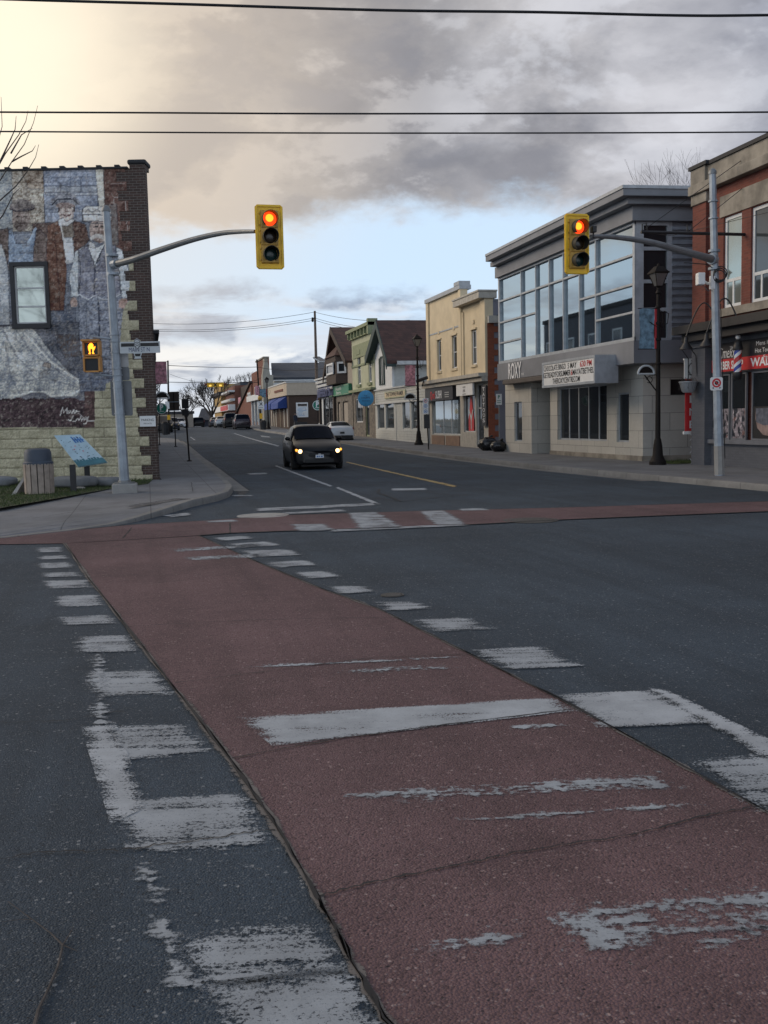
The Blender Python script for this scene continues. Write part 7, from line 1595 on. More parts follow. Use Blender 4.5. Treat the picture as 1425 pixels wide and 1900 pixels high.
# crossover masts with wires, amber light box and X signs
def cmast(bpx, tpx, label):
    B = g(*bpx, SW); d = depth_of(B); T = cd(*tpx, d); t = thing('crossing_mast', label, 'mast', B, group='black masts of the pedestrian crossover'); MB().tube([B, T], [.10, .08], 8).build('mast', 'lamp_post', t); return t, B, T, d
t1, MB1, MT1, md1 = cmast((313.5, 806), (311.5, 669), 'black mast of the pedestrian crossover on the left side of the street'); t2, MB2, MT2, md2 = cmast((485, 797), (476.5, 667), 'black mast of the pedestrian crossover on the right side by the red brick shop')
rect_on(t1, md1, 310.5, 770, 316, 779, 'crossing_yellow', 'push_button_box', -.12, .12); rect_on(t2, md2, 481.5, 767, 487, 777, 'crossing_yellow', 'push_button_box', -.12, .12)
for tt_, dd_, x_, lb in ((t1, md1, 312, 1), (t2, md2, 484, 1)):
    o, F, A, w, h = rect_on(tt_, dd_, x_-5.5, 745, x_+6, 758.5, 'sign_white', 'crossing_sign', -.16, .03)
    if tt_ is t2:
        mb = MB(); mb.fprism(F, [(-w*.6, A.z+h*.75), (-w*.3, A.z+h*.75), (w*.6, A.z-h*.1), (w*.3, A.z-h*.1)], .016, .022); mb.fprism(F, [(w*.6, A.z+h*.75), (w*.3, A.z+h*.75), (-w*.6, A.z-h*.1), (-w*.3, A.z-h*.1)], .024, .030); mb.build('cross', 'letter_black', o); letters(o, F, 0, A.z-h*.7, .02, 'PEDESTRIANS', h*.22, 'letter_black', w*1.5)
        MB().ball(cd(482.5, 738.5, dd_-.2), .26, 12).build('beacon', 'signal_housing', tt_, smooth=True)
        rect_on(tt_, dd_, 473.5, 716, 481, 733, 'banner_pink', 'banner', -.1)
def span(mb, A, B, sag, r, n=18):
    mb.tube([A.lerp(B, i/n)+Vector((0, 0, -sag*4*(i/n)*(1-i/n))) for i in range(n+1)], r, 5)
def wire(label, A, B, sag, r, group='span wires over the far crossover'):
    mb = MB(); span(mb, A, B, sag, r); o = mb.build('overhead_wire', 'wire', label=label, cat='wire', group=group); return o
yb1 = lambda B, T, y: B.lerp(T, (B.z and 1) and 0)
wA1, wB1 = cd(311.5, 678, md1), cd(477, 681, md2); wA2, wB2 = cd(312, 709, md1), cd(478.5, 709.5, md2)
wire('upper span wire between the two crossover masts', wA1, wB1, .1, .03); wire('lower span wire carrying the yellow crossover lights', wA2, wB2, .05, .03)
c = wA2.lerp(wB2, (395-312)/166.5); F = Fr((c.x, c.y), (CR0.x, CR0.y)); kx = md1/FPX
t = thing('crossover_light_box', 'yellow crossover light box with a black X hanging over the road', 'light box', (c.x, c.y, c.z-.5))
MB().fbox(F, -16*kx, 16*kx, c.z-9.5*kx, c.z-.5*kx, -.15, .15).build('box', 'crossing_yellow', t)
mb = MB(); mb.fprism(F, [(-4*kx, c.z-1.5*kx), (-2*kx, c.z-1.5*kx), (4*kx, c.z-8.5*kx), (2*kx, c.z-8.5*kx)], .155, .17); mb.fprism(F, [(4*kx, c.z-1.5*kx), (2*kx, c.z-1.5*kx), (-4*kx, c.z-8.5*kx), (-2*kx, c.z-8.5*kx)], .175, .19); mb.build('cross', 'letter_black', t)
for s_ in (-1, 1): MB().ball(F.p(s_*19*kx, c.z-4*kx, 0), 2.7*kx, 12).build('beacon', 'brick_red', t, smooth=True); MB().fbox(F, s_*10*kx-.12, s_*10*kx+.12, c.z-8*kx, c.z-5*kx, .151, .17).build('lit_window', 'amber_lamp', t)
# utility pole with solar panel
Bu = g(590, 794, SW); du = depth_of(Bu); Tu = cd(584, 577, du)
up = thing('utility_pole', 'tall wooden utility pole with one crossarm and a solar panel near the low navy shop', 'utility pole', Bu)
MB().tube([Bu, Tu], [.22, .12], 10).build('pole', 'wood_pole', up, smooth=True)
a_ = cd(580, 593, du); mb = MB(); mb.tube([cd(579, 592, du-.2), cd(586, 589, du-.2)], .06, 6); mb.lathe(cd(580, 594, du-.2), [(.1, -.2), (.14, 0), (.1, .3)], 8); mb.build('crossarm', 'lamp_post', up)
mb = MB(); sp = [cd(581, 663, du-.4), cd(593, 671, du-.6), cd(608, 671, du+1.0), cd(592, 662, du+1.2)]; mb.add(sp+[p-Vector((0, 0, .12)) for p in sp], [(0, 1, 2, 3), (4, 7, 6, 5), (0, 4, 5, 1), (1, 5, 6, 2), (2, 6, 7, 3), (3, 7, 4, 0)]); mb.build('solar_panel', 'glass_dark', up)
mb = MB()
for a, b in zip(sp, sp[1:]+sp[:1]): mb.tube([a, b], .06, 4)
mb.build('panel_rim', 'pale_trim', up)
for i, (y1, yA, x2, y2) in enumerate(((577, 589, 702, 596), (588, 600, 640, 602), (592, 602.5, 655, 602))):
    A = cd(150, yA, 110); pt = cd(584, y1+2, du); B_ = cd(760, (594, 612, 618)[i], du-25)
    wire(('highest', 'middle', 'lowest')[i]+' far utility wire running left from the tall wooden pole', A, pt, 1.0, .022, 'far utility wires'); wire(('highest', 'middle', 'lowest')[i]+' far utility wire running right from the tall wooden pole', pt, B_, .4, .022, 'far utility wires')
wire('thin far wire across the street at crossarm height of the slate hall', cd(477, 681, md2), cd(640, 676, md2-8), .5, .025, 'far utility wires'); wire('thin sagging wire left of the bare tree', cd(315, 694, 120), cd(372, 708, 150), .2, .02, 'far utility wires'); wire('thin wire right of the bare tree rising to the red brick shop', cd(415, 708, 150), cd(470, 690, 130), .2, .02, 'far utility wires')
# three near overhead wires
def nwire(pts, d, r, label):
    P_ = [cd(x, y, d) for x, y in pts]; S_ = []
    for i in range(len(P_)-1):
        p0, p1, p2, p3 = P_[max(i-1, 0)], P_[i], P_[i+1], P_[min(i+2, len(P_)-1)]
        for k in range(5): u = k/5; S_.append(.5*((2*p1)+(p2-p0)*u+(2*p0-5*p1+4*p2-p3)*u*u+(3*p1-p0-3*p2+p3)*u**3))
    S_.append(P_[-1]); mb = MB(); mb.tube(S_, r, 6); mb.build('overhead_wire', 'wire', smooth=True, label=label, cat='wire', group='overhead wires across the junction')
nwire([(-1400, -60), (-500, -20), (0, -2), (350, 8), (712, 19), (1000, 22.5), (1250, 28.5), (1425, 28), (1900, 20), (2600, -20)], 17, .022, 'thick black cable at the very top of the picture')
nwire([(-1400, 190), (-500, 205), (0, 208), (240, 209), (712, 211), (1425, 208), (2000, 200), (2600, 185)], 18.5, .016, 'upper of the two parallel black wires crossing the clouds')
nwire([(-1400, 225), (-500, 240), (0, 244), (712, 247), (1425, 245), (2000, 238), (2600, 222)], 18.5, .014, 'lower of the two parallel black wires crossing the clouds')
# bins, bags, hydrant
def bin_(px, py, w, h, label):
    B = g(px, py, SW); k = depth_of(B)/FPX; t = thing('street_bin', label, 'litter bin', B, group='black bins near the crossover'); R = w*k/2
    mb = MB(); mb.lathe(B, [(R*.85, 0), (R, h*k*.9), (R*1.08, h*k*.92), (R*1.08, h*k)], 16); [mb.tube([B+Vector((math.cos(a)*R*.88, math.sin(a)*R*.88, .05)), B+Vector((math.cos(a)*R*1.03, math.sin(a)*R*1.03, h*k*.9))], .02, 4) for a in np.linspace(0, 6.28, 13)]; mb.build('basket', 'black_paint', t); MB().lathe(B+Vector((0, 0, h*k)), [(R*.95, 0), (R*.8, .08), (R*.3, .14)], 16).build('lid', 'lamp_post', t)
bin_(307, 807, 12, 22, 'dark litter bin on the left pavement below the parking sign'); bin_(489, 797, 10.5, 15, 'black basket bin at the foot of the right crossover mast')
Bh = g(594, 799, SW); kh = depth_of(Bh)/FPX; t = thing('fire_hydrant', 'small red fire hydrant with a pale top near the utility pole', 'hydrant', Bh)
mb = MB(); mb.lathe(Bh, [(.16, 0), (.16, .05), (.12, .08), (.12, .55), (.16, .58), (.14, .66)], 12); mb.tube([Bh+Vector((-.22, 0, .42)), Bh+Vector((.22, 0, .42))], .06, 8); mb.build('barrel', 'hydrant_red', t, smooth=True); MB().lathe(Bh+Vector((0, 0, .66)), [(.14, 0), (.12, .08), (.05, .14), (.02, .2)], 12).build('bonnet', 'sign_white', t, smooth=True)
def bag(px, py, r, label, seed):
    B = g(px, py, SW); rs = np.random.RandomState(seed); n, m = 18, 12; vs = []
    for i in range(m+1):
        ph = math.pi*i/m
        for j in range(n):
            th = 2*math.pi*j/n; rr = r*(1+.16*(rs.rand()-.5)+.08*math.sin(5*th+seed)*math.sin(ph)); vs.append(B+Vector((rr*1.15*math.sin(ph)*math.cos(th), rr*math.sin(ph)*math.sin(th), max(0, r*.72+rr*.80*math.cos(ph)))))
    mb = MB(); mb.add(vs, [(i*n+j, i*n+(j+1) % n, (i+1)*n+(j+1) % n, (i+1)*n+j) for i in range(m) for j in range(n)]); mb.tube([B+Vector((.05, 0, r*1.35)), B+Vector((.1, 0, r*1.6)), B+Vector((.22, .05, r*1.65))], [.05, .03, .06], 7)
    o = mb.build('garbage_bag', 'trash_bag', smooth=True, sharp=60); tagp(o, label, 'garbage bag', 'black garbage bags')
bag(906, 836, .42, 'larger knotted black garbage bag at the foot of the brick quoins', 1); bag(925, 838, .34, 'smaller black garbage bag nearer the theatre pier', 2)
pc_ = cd(783, 706, 60); t = thing('security_camera', 'small dark security camera at the corner of the gabled shop fascia', 'camera', pc_); MB().tube([pc_+Vector((-.35, 0, -.05)), pc_+Vector((.35, 0, .18))], .10, 8).build('housing', 'black_paint', t); MB().tube([pc_+Vector((.1, 0, 0)), pc_+Vector((.1, .3, -.3))], .03, 6).build('bracket', 'black_paint', t)
bp_ = g(558, 796, SW); t = thing('planter_box', 'low dark planter box in front of the white notice board', 'planter', bp_); MB().box(bp_.x-.7, bp_.x+.7, bp_.y-.3, bp_.y+.3, bp_.z, bp_.z+.75).build('box', 'black_paint', t, bevel=.04); MB().box(bp_.x-.62, bp_.x+.62, bp_.y-.22, bp_.y+.22, bp_.z+.7, bp_.z+.78).build('soil', 'soil', t)
# ------------------------------------------------------------------ bare trees
plain('bark', (.055, .048, .045), .95, var=.3, sc=6)
def tree(B, H, spread, seed, label, r0=.2, levels=6, lean=(0, 0), trunk_f=.28, rmin=.012, nb=3, extra=None, cat='tree', group='bare trees', mat='bark'):
    rs = random.Random(seed); t = thing('bare_tree', label, cat, B, group=group); cr = MB(); tr = MB()
    B = Vector(B); top = B+Vector((lean[0]*H*.3, lean[1]*H*.3, H*trunk_f)); tr.tube([B+Vector((0, 0, -.2)), B.lerp(top, .5)+Vector((rs.uniform(-.1, .1), 0, 0)), top], [r0*1.25, r0, r0*.8], 9)
    def grow(p, d, L_, r, lv):
        pts = [p]; q = p.copy(); dd = d.copy(); n = 3
        for i in range(n):
            dd = (dd+Vector((rs.uniform(-.22, .22), rs.uniform(-.22, .22), rs.uniform(-.10, .18)))).normalized(); q = q+dd*L_/n; pts.append(q.copy())
        r1 = max(rmin*.5, r*.55); cr.tube(pts, [r+(r1-r)*i/n for i in range(n+1)], 5 if lv > 2 else 3, cap=False)
        if lv <= 0: return
        k = nb if lv < levels else 5
        for i in range(k):
            a = rs.uniform(.25, .75) if i else rs.uniform(0, .25); az = rs.uniform(0, 6.28); u = dd.orthogonal().normalized(); v = dd.cross(u)
            nd_ = (dd*math.cos(a)+(u*math.cos(az)+v*math.sin(az))*math.sin(a)*spread); nd_.z += .12; start = pts[rs.choice((2, 3))] if i else pts[3]
            grow(start, nd_.normalized(), L_*rs.uniform(.66, .86), max(rmin, r1*rs.uniform(.65, .95)), lv-1)
    for i in range(4):
        az = i*1.57+rs.uniform(-.4, .4); d = Vector((math.cos(az)*.55*spread+lean[0], math.sin(az)*.55*spread+lean[1], 1)).normalized(); grow(top, d, H*.25, r0*.6, levels-1)
    zt_ = max(v[2] for v in cr.v); ks = H/(zt_-B.z)
    for q in (cr, tr): q.v = [(B.x+(v[0]-B.x)*ks, B.y+(v[1]-B.y)*ks, B.z+(v[2]-B.z)*ks) for v in q.v]
    tr.build('trunk', mat, t, smooth=True)
    if extra:
        for pts in extra: grow_pts = pts; cr.tube(pts, [rmin*1.9-(rmin*1.5)*i/(len(pts)-1) for i in range(len(pts))], 4, cap=False)
    cr.build('crown', mat, t, norm=False); return t
Bt = ground_at(*wpt(393, 785, 178).xy[:], dz=0); kz = cd(390, 694, depth_of(Bt)).z-Bt.z
tree(Bt, kz*1.0, 1.15, 4, 'large spreading bare tree at the end of the street behind the crossover lights', .45, 6, rmin=.035, trunk_f=.22)
for i, (px, ptop, Y, sd, lb) in enumerate(((346, 727, 150, 5, 'bare tree left of the road behind the narrow sign back'), (466, 690, 190, 6, 'pale bare tree rising behind the gabled brick roof'), (291, 676, 120, 8, 'bare tree mostly hidden behind the mural building'), (432, 705, 230, 12, 'far thin bare tree above the yellow tower roofs'), (613, 692, 150, 14, 'small bare tree behind the slate roof'))):
    b = wpt(px, 788, Y); b = ground_at(b.x, Y, 0); tree(b, cd(px, ptop, depth_of(b)).z-b.z, 1.05, sd, lb, .25, 5, rmin=.03)
b = cd(1355, 780, 66); b = ground_at(b.x, b.y, 0); tree(b, cd(1355, 256, 66).z, 1.0, 21, 'bare tree whose top twigs show above the barber shop parapet', .18, 6, rmin=.011, trunk_f=.4)
B = cd(-330, 900, 19.5); B = Vector((B.x, B.y, SW))
E_ = []
for pts in (((-120, 420), (-40, 372), (0, 335), (22, 300), (45, 268), (62, 228), (70, 196)), ((-60, 385), (0, 372), (30, 345), (52, 316), (66, 292), (72, 268)), ((-40, 372), (-10, 320), (10, 285), (35, 250), (48, 225), (52, 205)), ((0, 300), (18, 262), (28, 240), (30, 215)), ((-60, 360), (-20, 300), (-4, 262), (4, 235), (2, 180)), ((22, 300), (40, 290), (60, 280), (66, 270)), ((-30, 440), (5, 400), (25, 360), (38, 348)), ((20, 285), (40, 250), (60, 238))): E_.append([cd(x, y, 19.5+.02*i) for i, (x, y) in enumerate(pts)])
tree(B, 9.5, 1.1, 31, 'bare tree outside the left edge whose thin twigs cross the mural roof', .22, 6, rmin=.009, extra=E_)
# ================================================================== VEHICLES
def paint_mat(name, col, rough=.25, metal=.3):
    m, nt, b, o = new_mat(name); t = NT(nt); n = t.noise(t.obj(), 2.5, 3); t.set(b, 'Base Color', t.mix(n, tuple(c*.85 for c in col), tuple(min(1, c*1.15) for c in col)))
    b.inputs['Roughness'].default_value = rough; b.inputs['Metallic'].default_value = metal; b.inputs['Coat Weight'].default_value = .45; b.inputs['Coat Roughness'].default_value = .06; M[name] = m
paint_mat('paint_black', (.006, .006, .007), .3, .0); _pb = [n for n in M['paint_black'].node_tree.nodes if n.type == 'BSDF_PRINCIPLED'][0]; _pb.inputs['Coat Weight'].default_value = .12; _pb.inputs['Specular IOR Level'].default_value = .25; paint_mat('paint_white', (.62, .64, .66), .3, .0); paint_mat('paint_plum', (.03, .02, .03)); paint_mat('paint_silver', (.35, .37, .39)); paint_mat('paint_navy', (.02, .025, .04))
plain('tyre', (.018, .018, .018), .85); plain('rim', (.35, .35, .36), .35, .7); plain('plastic_black', (.015, .015, .016), .6); plain('seat', (.05, .05, .055), .9); plain('plate_white', (.72, .74, .76), .5); emis('headlamp', (1., .66, .28), 3.2); emis('indicator', (1., .38, .04), 1.6); plain('tail_red', (.30, .01, .012), .25); plain('car_glass', (.006, .009, .016), .2, spec=.03); glass('lamp_glass', (.42, .30, .16), .12)
# stations from nose to tail: y, half width, z low, z belt, z top, top half width (fractions of size)
HATCH = [(0, .60, .26, .60, .64, .50), (.10, .78, .19, .68, .735, .60), (.32, .86, .17, .76, .835, .66), (.62, .885, .17, .85, .925, .68), (1.02, .885, .17, .93, 1.02, .66), (1.80, .885, .17, .97, 1.485, .60), (2.35, .885, .17, .985, 1.545, .57), (3.1, .885, .17, 1.0, 1.545, .56), (3.75, .88, .17, 1.03, 1.47, .53), (4.12, .86, .24, .98, 1.05, .60), (4.30, .80, .28, .80, .86, .60)]
CIVIC = [(0, .60, .26, .56, .60, .50), (.12, .80, .19, .64, .70, .60), (.6, .88, .17, .76, .82, .66), (1.25, .89, .17, .86, .93, .64), (2.15, .89, .17, .92, 1.36, .56), (2.7, .89, .17, .94, 1.42, .55), (3.3, .89, .17, .98, 1.38, .53), (4.15, .88, .20, 1.02, 1.08, .58), (4.42, .84, .24, .95, 1.0, .58), (4.52, .80, .28, .70, .74, .6)]
VAN = [(0, .65, .26, .70, .75, .52), (.15, .86, .20, .84, .90, .62), (.6, .95, .18, .98, 1.06, .70), (1.0, .97, .18, 1.06, 1.14, .72), (1.75, .97, .18, 1.10, 1.68, .68), (2.4, .97, .18, 1.10, 1.76, .70), (3.6, .97, .18, 1.10, 1.77, .70), (4.5, .97, .18, 1.10, 1.73, .68), (4.9, .95, .24, 1.06, 1.12, .72), (5.0, .90, .28, .80, .88, .70)]
def car(name, label, loc, rz, paint, st, size=(1, 1, 1), cow=4, roof=5, rear=8, lights=False, wheels=(.78, 3.38), wr=.31, group=None, detail=True, tail=True, plate=None, mirror=True):
    t = thing(name, label, 'car', loc, rz, group)
    sx, sy, sz_ = size; st = [(y*sy, a*sx, b*sz_, c*sz_, d*sz_, e*sx) for y, a, b, c, d, e in st]; wheels = [w*sy for w in wheels]; L = st[-1][0]
    # refine stations
    def rows(s):
        y, hw, zb, zl, zt, tw = s; h = zl-zb
        pts = [(0, zb), (hw*.86, zb), (hw*.95, zb+h*.10), (hw*.985, zb+h*.28), (hw, zb+h*.55), (hw*.99, zb+h*.82), (hw*.945, zl)]
        dz = zt-zl; bul = min(1, dz/.35)
        pts += [(hw*.945+(tw-hw*.945)*(.80*bul+.35*(1-bul)), zl+dz*(.84*bul+.55*(1-bul))), (tw*(.88*bul+.75*(1-bul)), zl+dz*(.965*bul+.85*(1-bul))), (tw*.45, zl+dz*.995), (0, zt)]
        return pts
    SEC = [(s[0], rows(s)) for s in st]
    NR = len(SEC[0][1]); mb = MB(); vs = []
    bow = lambda i, x: (.22*(x/(.6*sx))**2*.5 if i == 0 else (.14*(x/(.8*sx))**2*.5 if i == 1 else (-.10*(x/(.8*sx))**2*.6 if i >= len(SEC)-2 else (.10*(x/(.6*sx))**2 if i in (cow, roof) else 0))))
    for i, (y, r) in enumerate(SEC):
        full = [(-x, z) for x, z in r[::-1]][:-1]+r   # left to right over the bottom... keeps one centre point
        full = [(-x, z) for x, z in r[1:][::-1]]+[r[0]]+r[1:]
        vs += [(x, y+bow(i, abs(x)), z) for x, z in full[:-1]]
    n = 2*NR-2
    fs = [(i*n+j, i*n+(j+1) % n, (i+1)*n+(j+1) % n, (i+1)*n+j) for i in range(len(SEC)-1) for j in range(n)]+[tuple(range(n)), tuple(range((len(SEC)-1)*n, len(SEC)*n))[::-1]]
    mb.add(vs, fs)
    # cut the wheel arches
    body_ = mb.build('body', paint, t, smooth=True, local=True, sharp=38)
    if detail:
        cut = MB()
        for wy in wheels:
            for s in (-1, 1): A = Matrix(((0, 0, 1), (1, 0, 0), (0, 1, 0))); cut.lathe((s*(sx*.89-.28) if s > 0 else -(sx*.89+.3), wy, wr*1.02), [(wr*1.17, 0), (wr*1.17, .58)], 20, ax=A)
        co = cut.build('cutter', 'plastic_black', t, local=True); co.parent = None
        co.matrix_world = body_.matrix_world.copy(); body_.parent = None
        md = body_.modifiers.new('b', 'BOOLEAN'); md.object = co; md.operation = 'DIFFERENCE'; md.solver = 'EXACT'; body_.matrix_world = co.matrix_world
        bpy.context.view_layer.update(); dg = bpy.context.evaluated_depsgraph_get(); me = bpy.data.meshes.new_from_object(body_.evaluated_get(dg)); body_.modifiers.clear()
        if len(me.polygons) > 50: body_.data = me
        body_.parent = t; body_.matrix_basis = Matrix.Identity(4); bpy.data.objects.remove(co)
    def P_(i, j, s, o=.006):    # surface point at fractional station i, row j, side s, pushed out
        i0 = int(min(i, len(SEC)-2)); f = i-i0; j0 = int(min(j, NR-2)); q = j-j0
        def pt(ii, jj): y, r = SEC[ii]; x, z = r[jj]; return Vector((s*x, y+bow(ii, abs(x)), z))
        p = (pt(i0, j0)*(1-f)+pt(i0+1, j0)*f)*(1-q)+(pt(i0, j0+1)*(1-f)+pt(i0+1, j0+1)*f)*q
        du = (pt(i0+1, j0)*(1-q)+pt(i0+1, j0+1)*q)-(pt(i0, j0)*(1-q)+pt(i0, j0+1)*q); dv = (pt(i0, j0+1)-pt(i0, j0))*(1-f)+(pt(i0+1, j0+1)-pt(i0+1, j0))*f
        nn = du.cross(dv); nn = nn.normalized() if nn.length > 1e-9 else Vector((0, 0, 1)); c = Vector((0, p.y, .7)); nn = nn if nn.dot(p-c) > 0 else -nn
        return p+nn*o
    def patch(name, mat, i0, i1, j0, j1, s=0, o=.02, parent=t, ni=6, nj=5, smooth=True):
        mb = MB(); sides = (-1, 1) if s == 0 else (s,)
        for sd in sides:
            vs = [P_(i0+(i1-i0)*a/ni, j0+(j1-j0)*b/nj, sd, o) for a in range(ni+1) for b in range(nj+1)]; mb.add(vs, [(a*(nj+1)+b, a*(nj+1)+b+1, (a+1)*(nj+1)+b+1, (a+1)*(nj+1)+b) for a in range(ni) for b in range(nj)])
        return mb.build(name, mat, parent, smooth=smooth, local=True, norm=False, merge=True)
    patch('windscreen', 'car_glass', cow+.06, roof-.05, 7.15, NR-1)
    patch('rear_window', 'car_glass', rear+.08, rear+.85, 7.2, NR-1)
    for s in (-1, 1):
        patch('side_window', 'car_glass', cow+.50, roof+.9, 6.12, 7.0, s); patch('side_window', 'car_glass', roof+1.0, roof+1.9, 6.12, 7.0, s)
        if rear-roof >= 3: patch('side_window', 'car_glass', roof+2.03, rear-.12 if rear-roof == 3 else rear-.2, 6.12, 6.95, s)
    for wy in wheels:
        for s in (-1, 1):
            A = Matrix(((0, 0, s), (1, 0, 0), (0, 1, 0))); x0 = s*(sx*.885-.20)
            mb = MB(); mb.lathe((x0, wy, wr), [(wr*.66, -.02), (wr*.97, 0), (wr, .03), (wr, .16), (wr*.97, .195), (wr*.68, .20)], 24, ax=A); w = mb.build('wheel', 'tyre', t, smooth=True, local=True)
            mb = MB(); mb.lathe((x0+s*.17, wy, wr), [(wr*.66, 0), (wr*.64, .03), (wr*.6, .01), (.05, .02), (.04, .03)], 20, ax=A); mb.build('rim', 'rim', w, smooth=True, local=True)
    hz = SEC[1][1][6][1]
    # front: lamps, grille, bumper intake, plate
    patch('grille', 'plastic_black', .05, .12, 4.2, 5.4) if False else None
    def fquad(name, mat, x0, x1, z0, z1, yo, parent=t, o=.02, rear_=False):
        mb = MB(); y = (L+.0 if rear_ else 0); sg = 1 if rear_ else -1
        mb.box(x0, x1, min(y+yo, y+yo+sg*o), max(y+yo, y+yo+sg*o), z0, z1); return mb.build(name, mat, parent, local=True, bevel=.008)
    zf = SEC[0][1][6][1]
    mbp = fquad('grille', 'plastic_black', -.36*sx, .36*sx, zf-.13, zf-.03, .02); fquad('badge', 'rim', -.05, .05, zf-.10, zf-.05, .0); fquad('air_intake', 'plastic_black', -.50*sx, .50*sx, .24*sz_, .36*sz_, .02)
    if plate: 
        pl = fquad('number_plate', 'plate_white', -.15, .15, .40*sz_, .515*sz_, -.03)
        mb = MB(); mb.box(-.11, -.06, -.055, -.051, .43*sz_, .48*sz_); mb.box(-.04, .0, -.055, -.051, .43*sz_, .48*sz_); mb.box(.04, .11, -.055, -.051, .43*sz_, .48*sz_); mb.build('plate_marks', 'sign_blue', pl, local=True)
    for s in (-1, 1):
        hl = patch('headlight', 'lamp_glass', .30, 1.55, 5.15, 6.35, s, .012)
        if lights:
            p = P_(.55, 5.9, s, .012); mb = MB(); A = Matrix(((1, 0, 0), (0, 0, -1), (0, 1, 0))); mb.lathe(p+Vector((-s*.02, -.01, -.0)), [(.075, 0), (.06, .02), (.01, .03)], 16, ax=A); mb.build('lit_bulb', 'headlamp', hl, smooth=True, local=True)
            p = P_(1.15, 5.8, s, .018); mb = MB(); mb.ball(p, .045, 10); mb.build('indicator', 'indicator', hl, smooth=True, local=True)
            mb = MB(); A = Matrix(((1, 0, 0), (0, 0, -1), (0, 1, 0))); mb.lathe((s*.42*sx, .075, .30*sz_), [(.055, 0), (.055, .03), (.01, .035)], 14, ax=A); mb.build('fog_lamp', 'rim', t, smooth=True, local=True)
        if mirror:
            p = P_(cow+.35, 6.3, s, .02); mb = MB(); mb.ball(p+Vector((s*.12, -.02, .05)), .10, 10, sc=(1., .6, .72)); mb.tube([p, p+Vector((s*.1, 0, .0))], .025, 5); mb.build('mirror', paint, t, smooth=True, local=True)
        n_ = len(SEC)-1; patch('tail_light', 'tail_red', n_-1.6, n_-.7, 5.2, 6.6, s, .012)
        if detail: mb = MB(); p = P_(roof+.9, 5.2, s, .01); mb.box(p.x-.02, p.x+.02, p.y-.1, p.y+.1, p.z-.02, p.z+.02); mb.build('door_handle', 'rim', t, local=True)
    fquad('rear_plate', 'plastic_black' if not plate else 'plate_white', -.16, .16, .58*sz_, .70*sz_, -.03, rear_=True, o=.04)
    fquad('rear_bumper', 'plastic_black', -.72*sx, .72*sx, .26*sz_, .46*sz_, -.03, rear_=True, o=.05)
    if detail: # the dark underside
        MB().box(-.6*sx, .6*sx, .3, L-.4, .12, .2).build('underbody', 'plastic_black', t, local=True)
    return t
pc0 = g(592, 871); pc0 = Vector((pc0.x, pc0.y+.25, pc0.z))
hc = car('hatchback_car', 'black hatchback driving towards the viewer with both headlights lit', (pc0.x-.02, pc0.y-.55, terr(pc0.y)), R_(-1.5), 'paint_black', HATCH, (1.06, 1, 1.07), lights=True, plate=True)
pw = g(630, 821); car('parked_car', 'white hatchback parked at the right kerb with its tail towards the viewer', (pw.x+.2, pw.y+4.4, terr(pw.y+2)), R_(180), 'paint_white', CIVIC, (1.06, 1, 1.05), cow=3, roof=4, rear=6, wheels=(.85, 3.6), wr=.33, group='parked cars along the street')
def rearcar(px, py, wpx, st, paint, label, sz_, hw=.97, **k):
    b = g(px, py); L = st[-1][0]*sz_[1]; sc = 1.; return car('parked_car', label, (b.x, b.y+L, terr(b.y+L*.5)), R_(180), paint, st, sz_, group='parked cars along the street', detail=True, **k)
rearcar(451, 797, 30, VAN, 'paint_plum', 'dark plum minivan parked on the right, nearest of the far parked row', (1.0, .9, 1.0), wheels=(.9, 4.0), wr=.34, rear=7)
rearcar(430, 795, 20, VAN, 'paint_black', 'tall black off-road wagon parked just beyond the plum minivan', (.92, .85, 1.08), wheels=(.9, 4.0), wr=.38, rear=7)
rearcar(413, 793.5, 14, CIVIC, 'paint_silver', 'pale silver car parked beyond the black wagon', (1, 1, 1.05), cow=3, roof=4, rear=6, wheels=(.85, 3.6), wr=.33)
rearcar(402, 792.5, 14, CIVIC, 'paint_navy', 'small dark car at the far end of the right parked row', (1, 1, 1.0), cow=3, roof=4, rear=6, wheels=(.85, 3.6), wr=.33)
rearcar(369, 792.5, 17, VAN, 'paint_black', 'black car alone in the lane below the dark blue house', (1., .9, .9), wheels=(.9, 4.0), wr=.34, rear=7)
for i, (px, py, st, pt, lb, szz) in enumerate(((306, 803, VAN, 'paint_black', 'black pickup-like car parked in the left bay under the P sign', (1, 1, 1.05)), (320, 799, HATCH, 'paint_navy', 'dark blue car parked on the left behind the sign posts', (1, 1, 1)), (334, 794, CIVIC, 'paint_white', 'white car far away on the left side between the sign posts', (1, 1, 1)))):
    b = g(px, py); kw = dict(wheels=(.9, 4.0), wr=.34, rear=7) if st is VAN else (dict() if st is HATCH else dict(cow=3, roof=4, rear=6, wheels=(.85, 3.6), wr=.33))
    car('parked_car', lb, (b.x, b.y, terr(b.y+2)), 0, pt, st, szz, group='parked cars along the street', **kw)
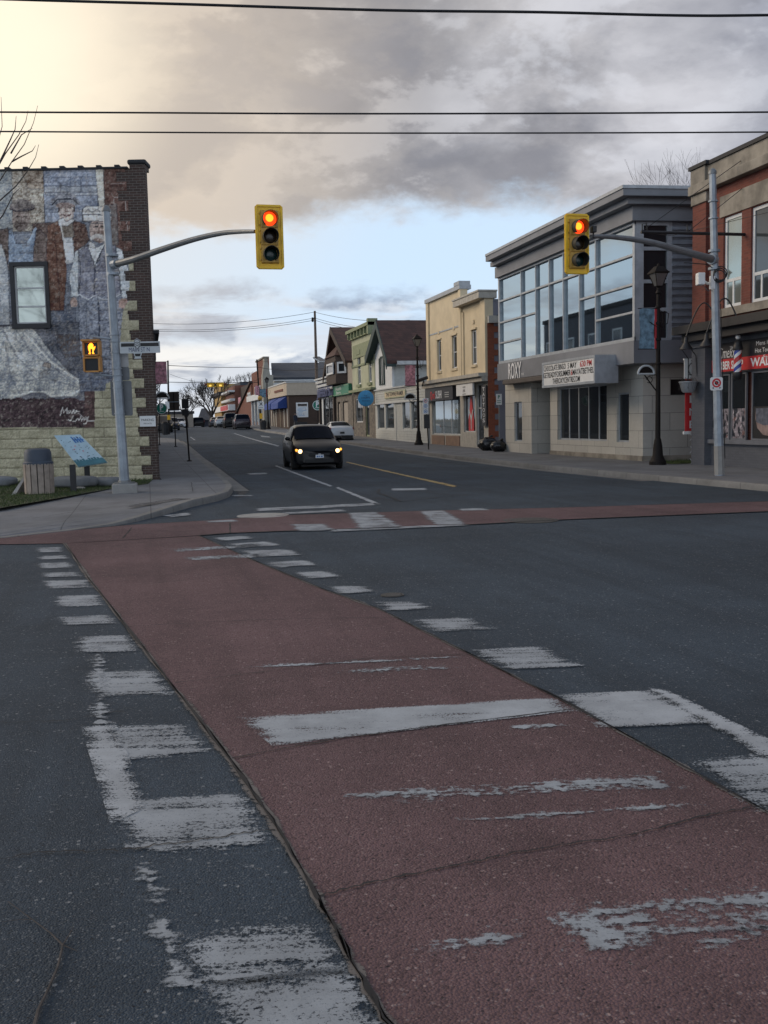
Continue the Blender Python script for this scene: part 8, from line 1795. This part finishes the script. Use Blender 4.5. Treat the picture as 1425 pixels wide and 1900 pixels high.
# ------------------------------------------------------------------ pedestrian
plain('coat_navy', (.022, .028, .045), .9, var=.3, sc=5); plain('trousers', (.05, .055, .075), .9); plain('skin', (.36, .22, .17), .6); plain('cap_dark', (.02, .02, .022), .8); plain('shoe', (.02, .018, .016), .7)
def person(B, H, rz, label):
    t = thing('person', label, 'person', B, rz); k = H/1.75
    J = [(0, 0, .95), (0, .01, 1.15), (0, .0, 1.40), (0, -.01, 1.50), (0, -.03, 1.60), (0, -.03, 1.72),
         (.10, .0, .90), (.12, -.16, .50), (.12, -.05, .08), (.12, -.20, .04), (-.10, 0, .90), (-.11, .10, .50), (-.11, .30, .12), (-.11, .20, .04),
         (.19, 0, 1.38), (.25, .08, 1.12), (.24, -.04, .90), (.24, -.08, .80), (-.19, 0, 1.38), (-.25, -.06, 1.12), (-.24, -.20, .92), (-.24, -.26, .84)]
    R = [.15, .14, .17, .06, .085, .08, .10, .07, .05, .04, .10, .07, .05, .04, .075, .055, .042, .035, .075, .055, .042, .035]
    E = [(0, 1), (1, 2), (2, 3), (3, 4), (4, 5), (0, 6), (6, 7), (7, 8), (8, 9), (0, 10), (10, 11), (11, 12), (12, 13), (2, 14), (14, 15), (15, 16), (16, 17), (2, 18), (18, 19), (19, 20), (20, 21)]
    me = bpy.data.meshes.new('person_body'); me.from_pydata([tuple(c*k for c in p) for p in J], E, []); o = bpy.data.objects.new('body', me); COL.objects.link(o)
    md = o.modifiers.new('s', 'SKIN'); o.modifiers.new('u', 'SUBSURF').levels = 1
    for v, r in zip(me.skin_vertices[0].data, R): v.radius = (r*k, r*k*.85)
    me.skin_vertices[0].data[0].use_root = True
    bpy.context.view_layer.update(); m2 = bpy.data.meshes.new_from_object(o.evaluated_get(bpy.context.evaluated_depsgraph_get())); o.modifiers.clear(); o.data = m2
    for mm in ('coat_navy', 'trousers', 'skin', 'shoe'): m2.materials.append(M[mm])
    for p in m2.polygons:
        c = p.center/k; p.material_index = 2 if (c.z > 1.50 or (abs(c.x) > .2 and c.z < .87)) else (3 if c.z < .09 else (1 if c.z < .86 else 0)); p.use_smooth = True
    o.parent = t; o.name = 'body'
    mb = MB(); mb.lathe((0, -.03*k, 1.66*k), [(.105*k, 0), (.108*k, .04*k), (.09*k, .10*k), (.04*k, .135*k), (.01, .14*k)], 14); mb.box(-.07*k, .07*k, -.22*k, -.08*k, 1.665*k, 1.685*k); mb.build('cap', 'cap_dark', t, smooth=True, local=True)
    return t
Bp = g(548.5, 796, SW); person(Bp, 1.8, R_(20), 'person in a dark navy coat and cap walking past the brown side wall')
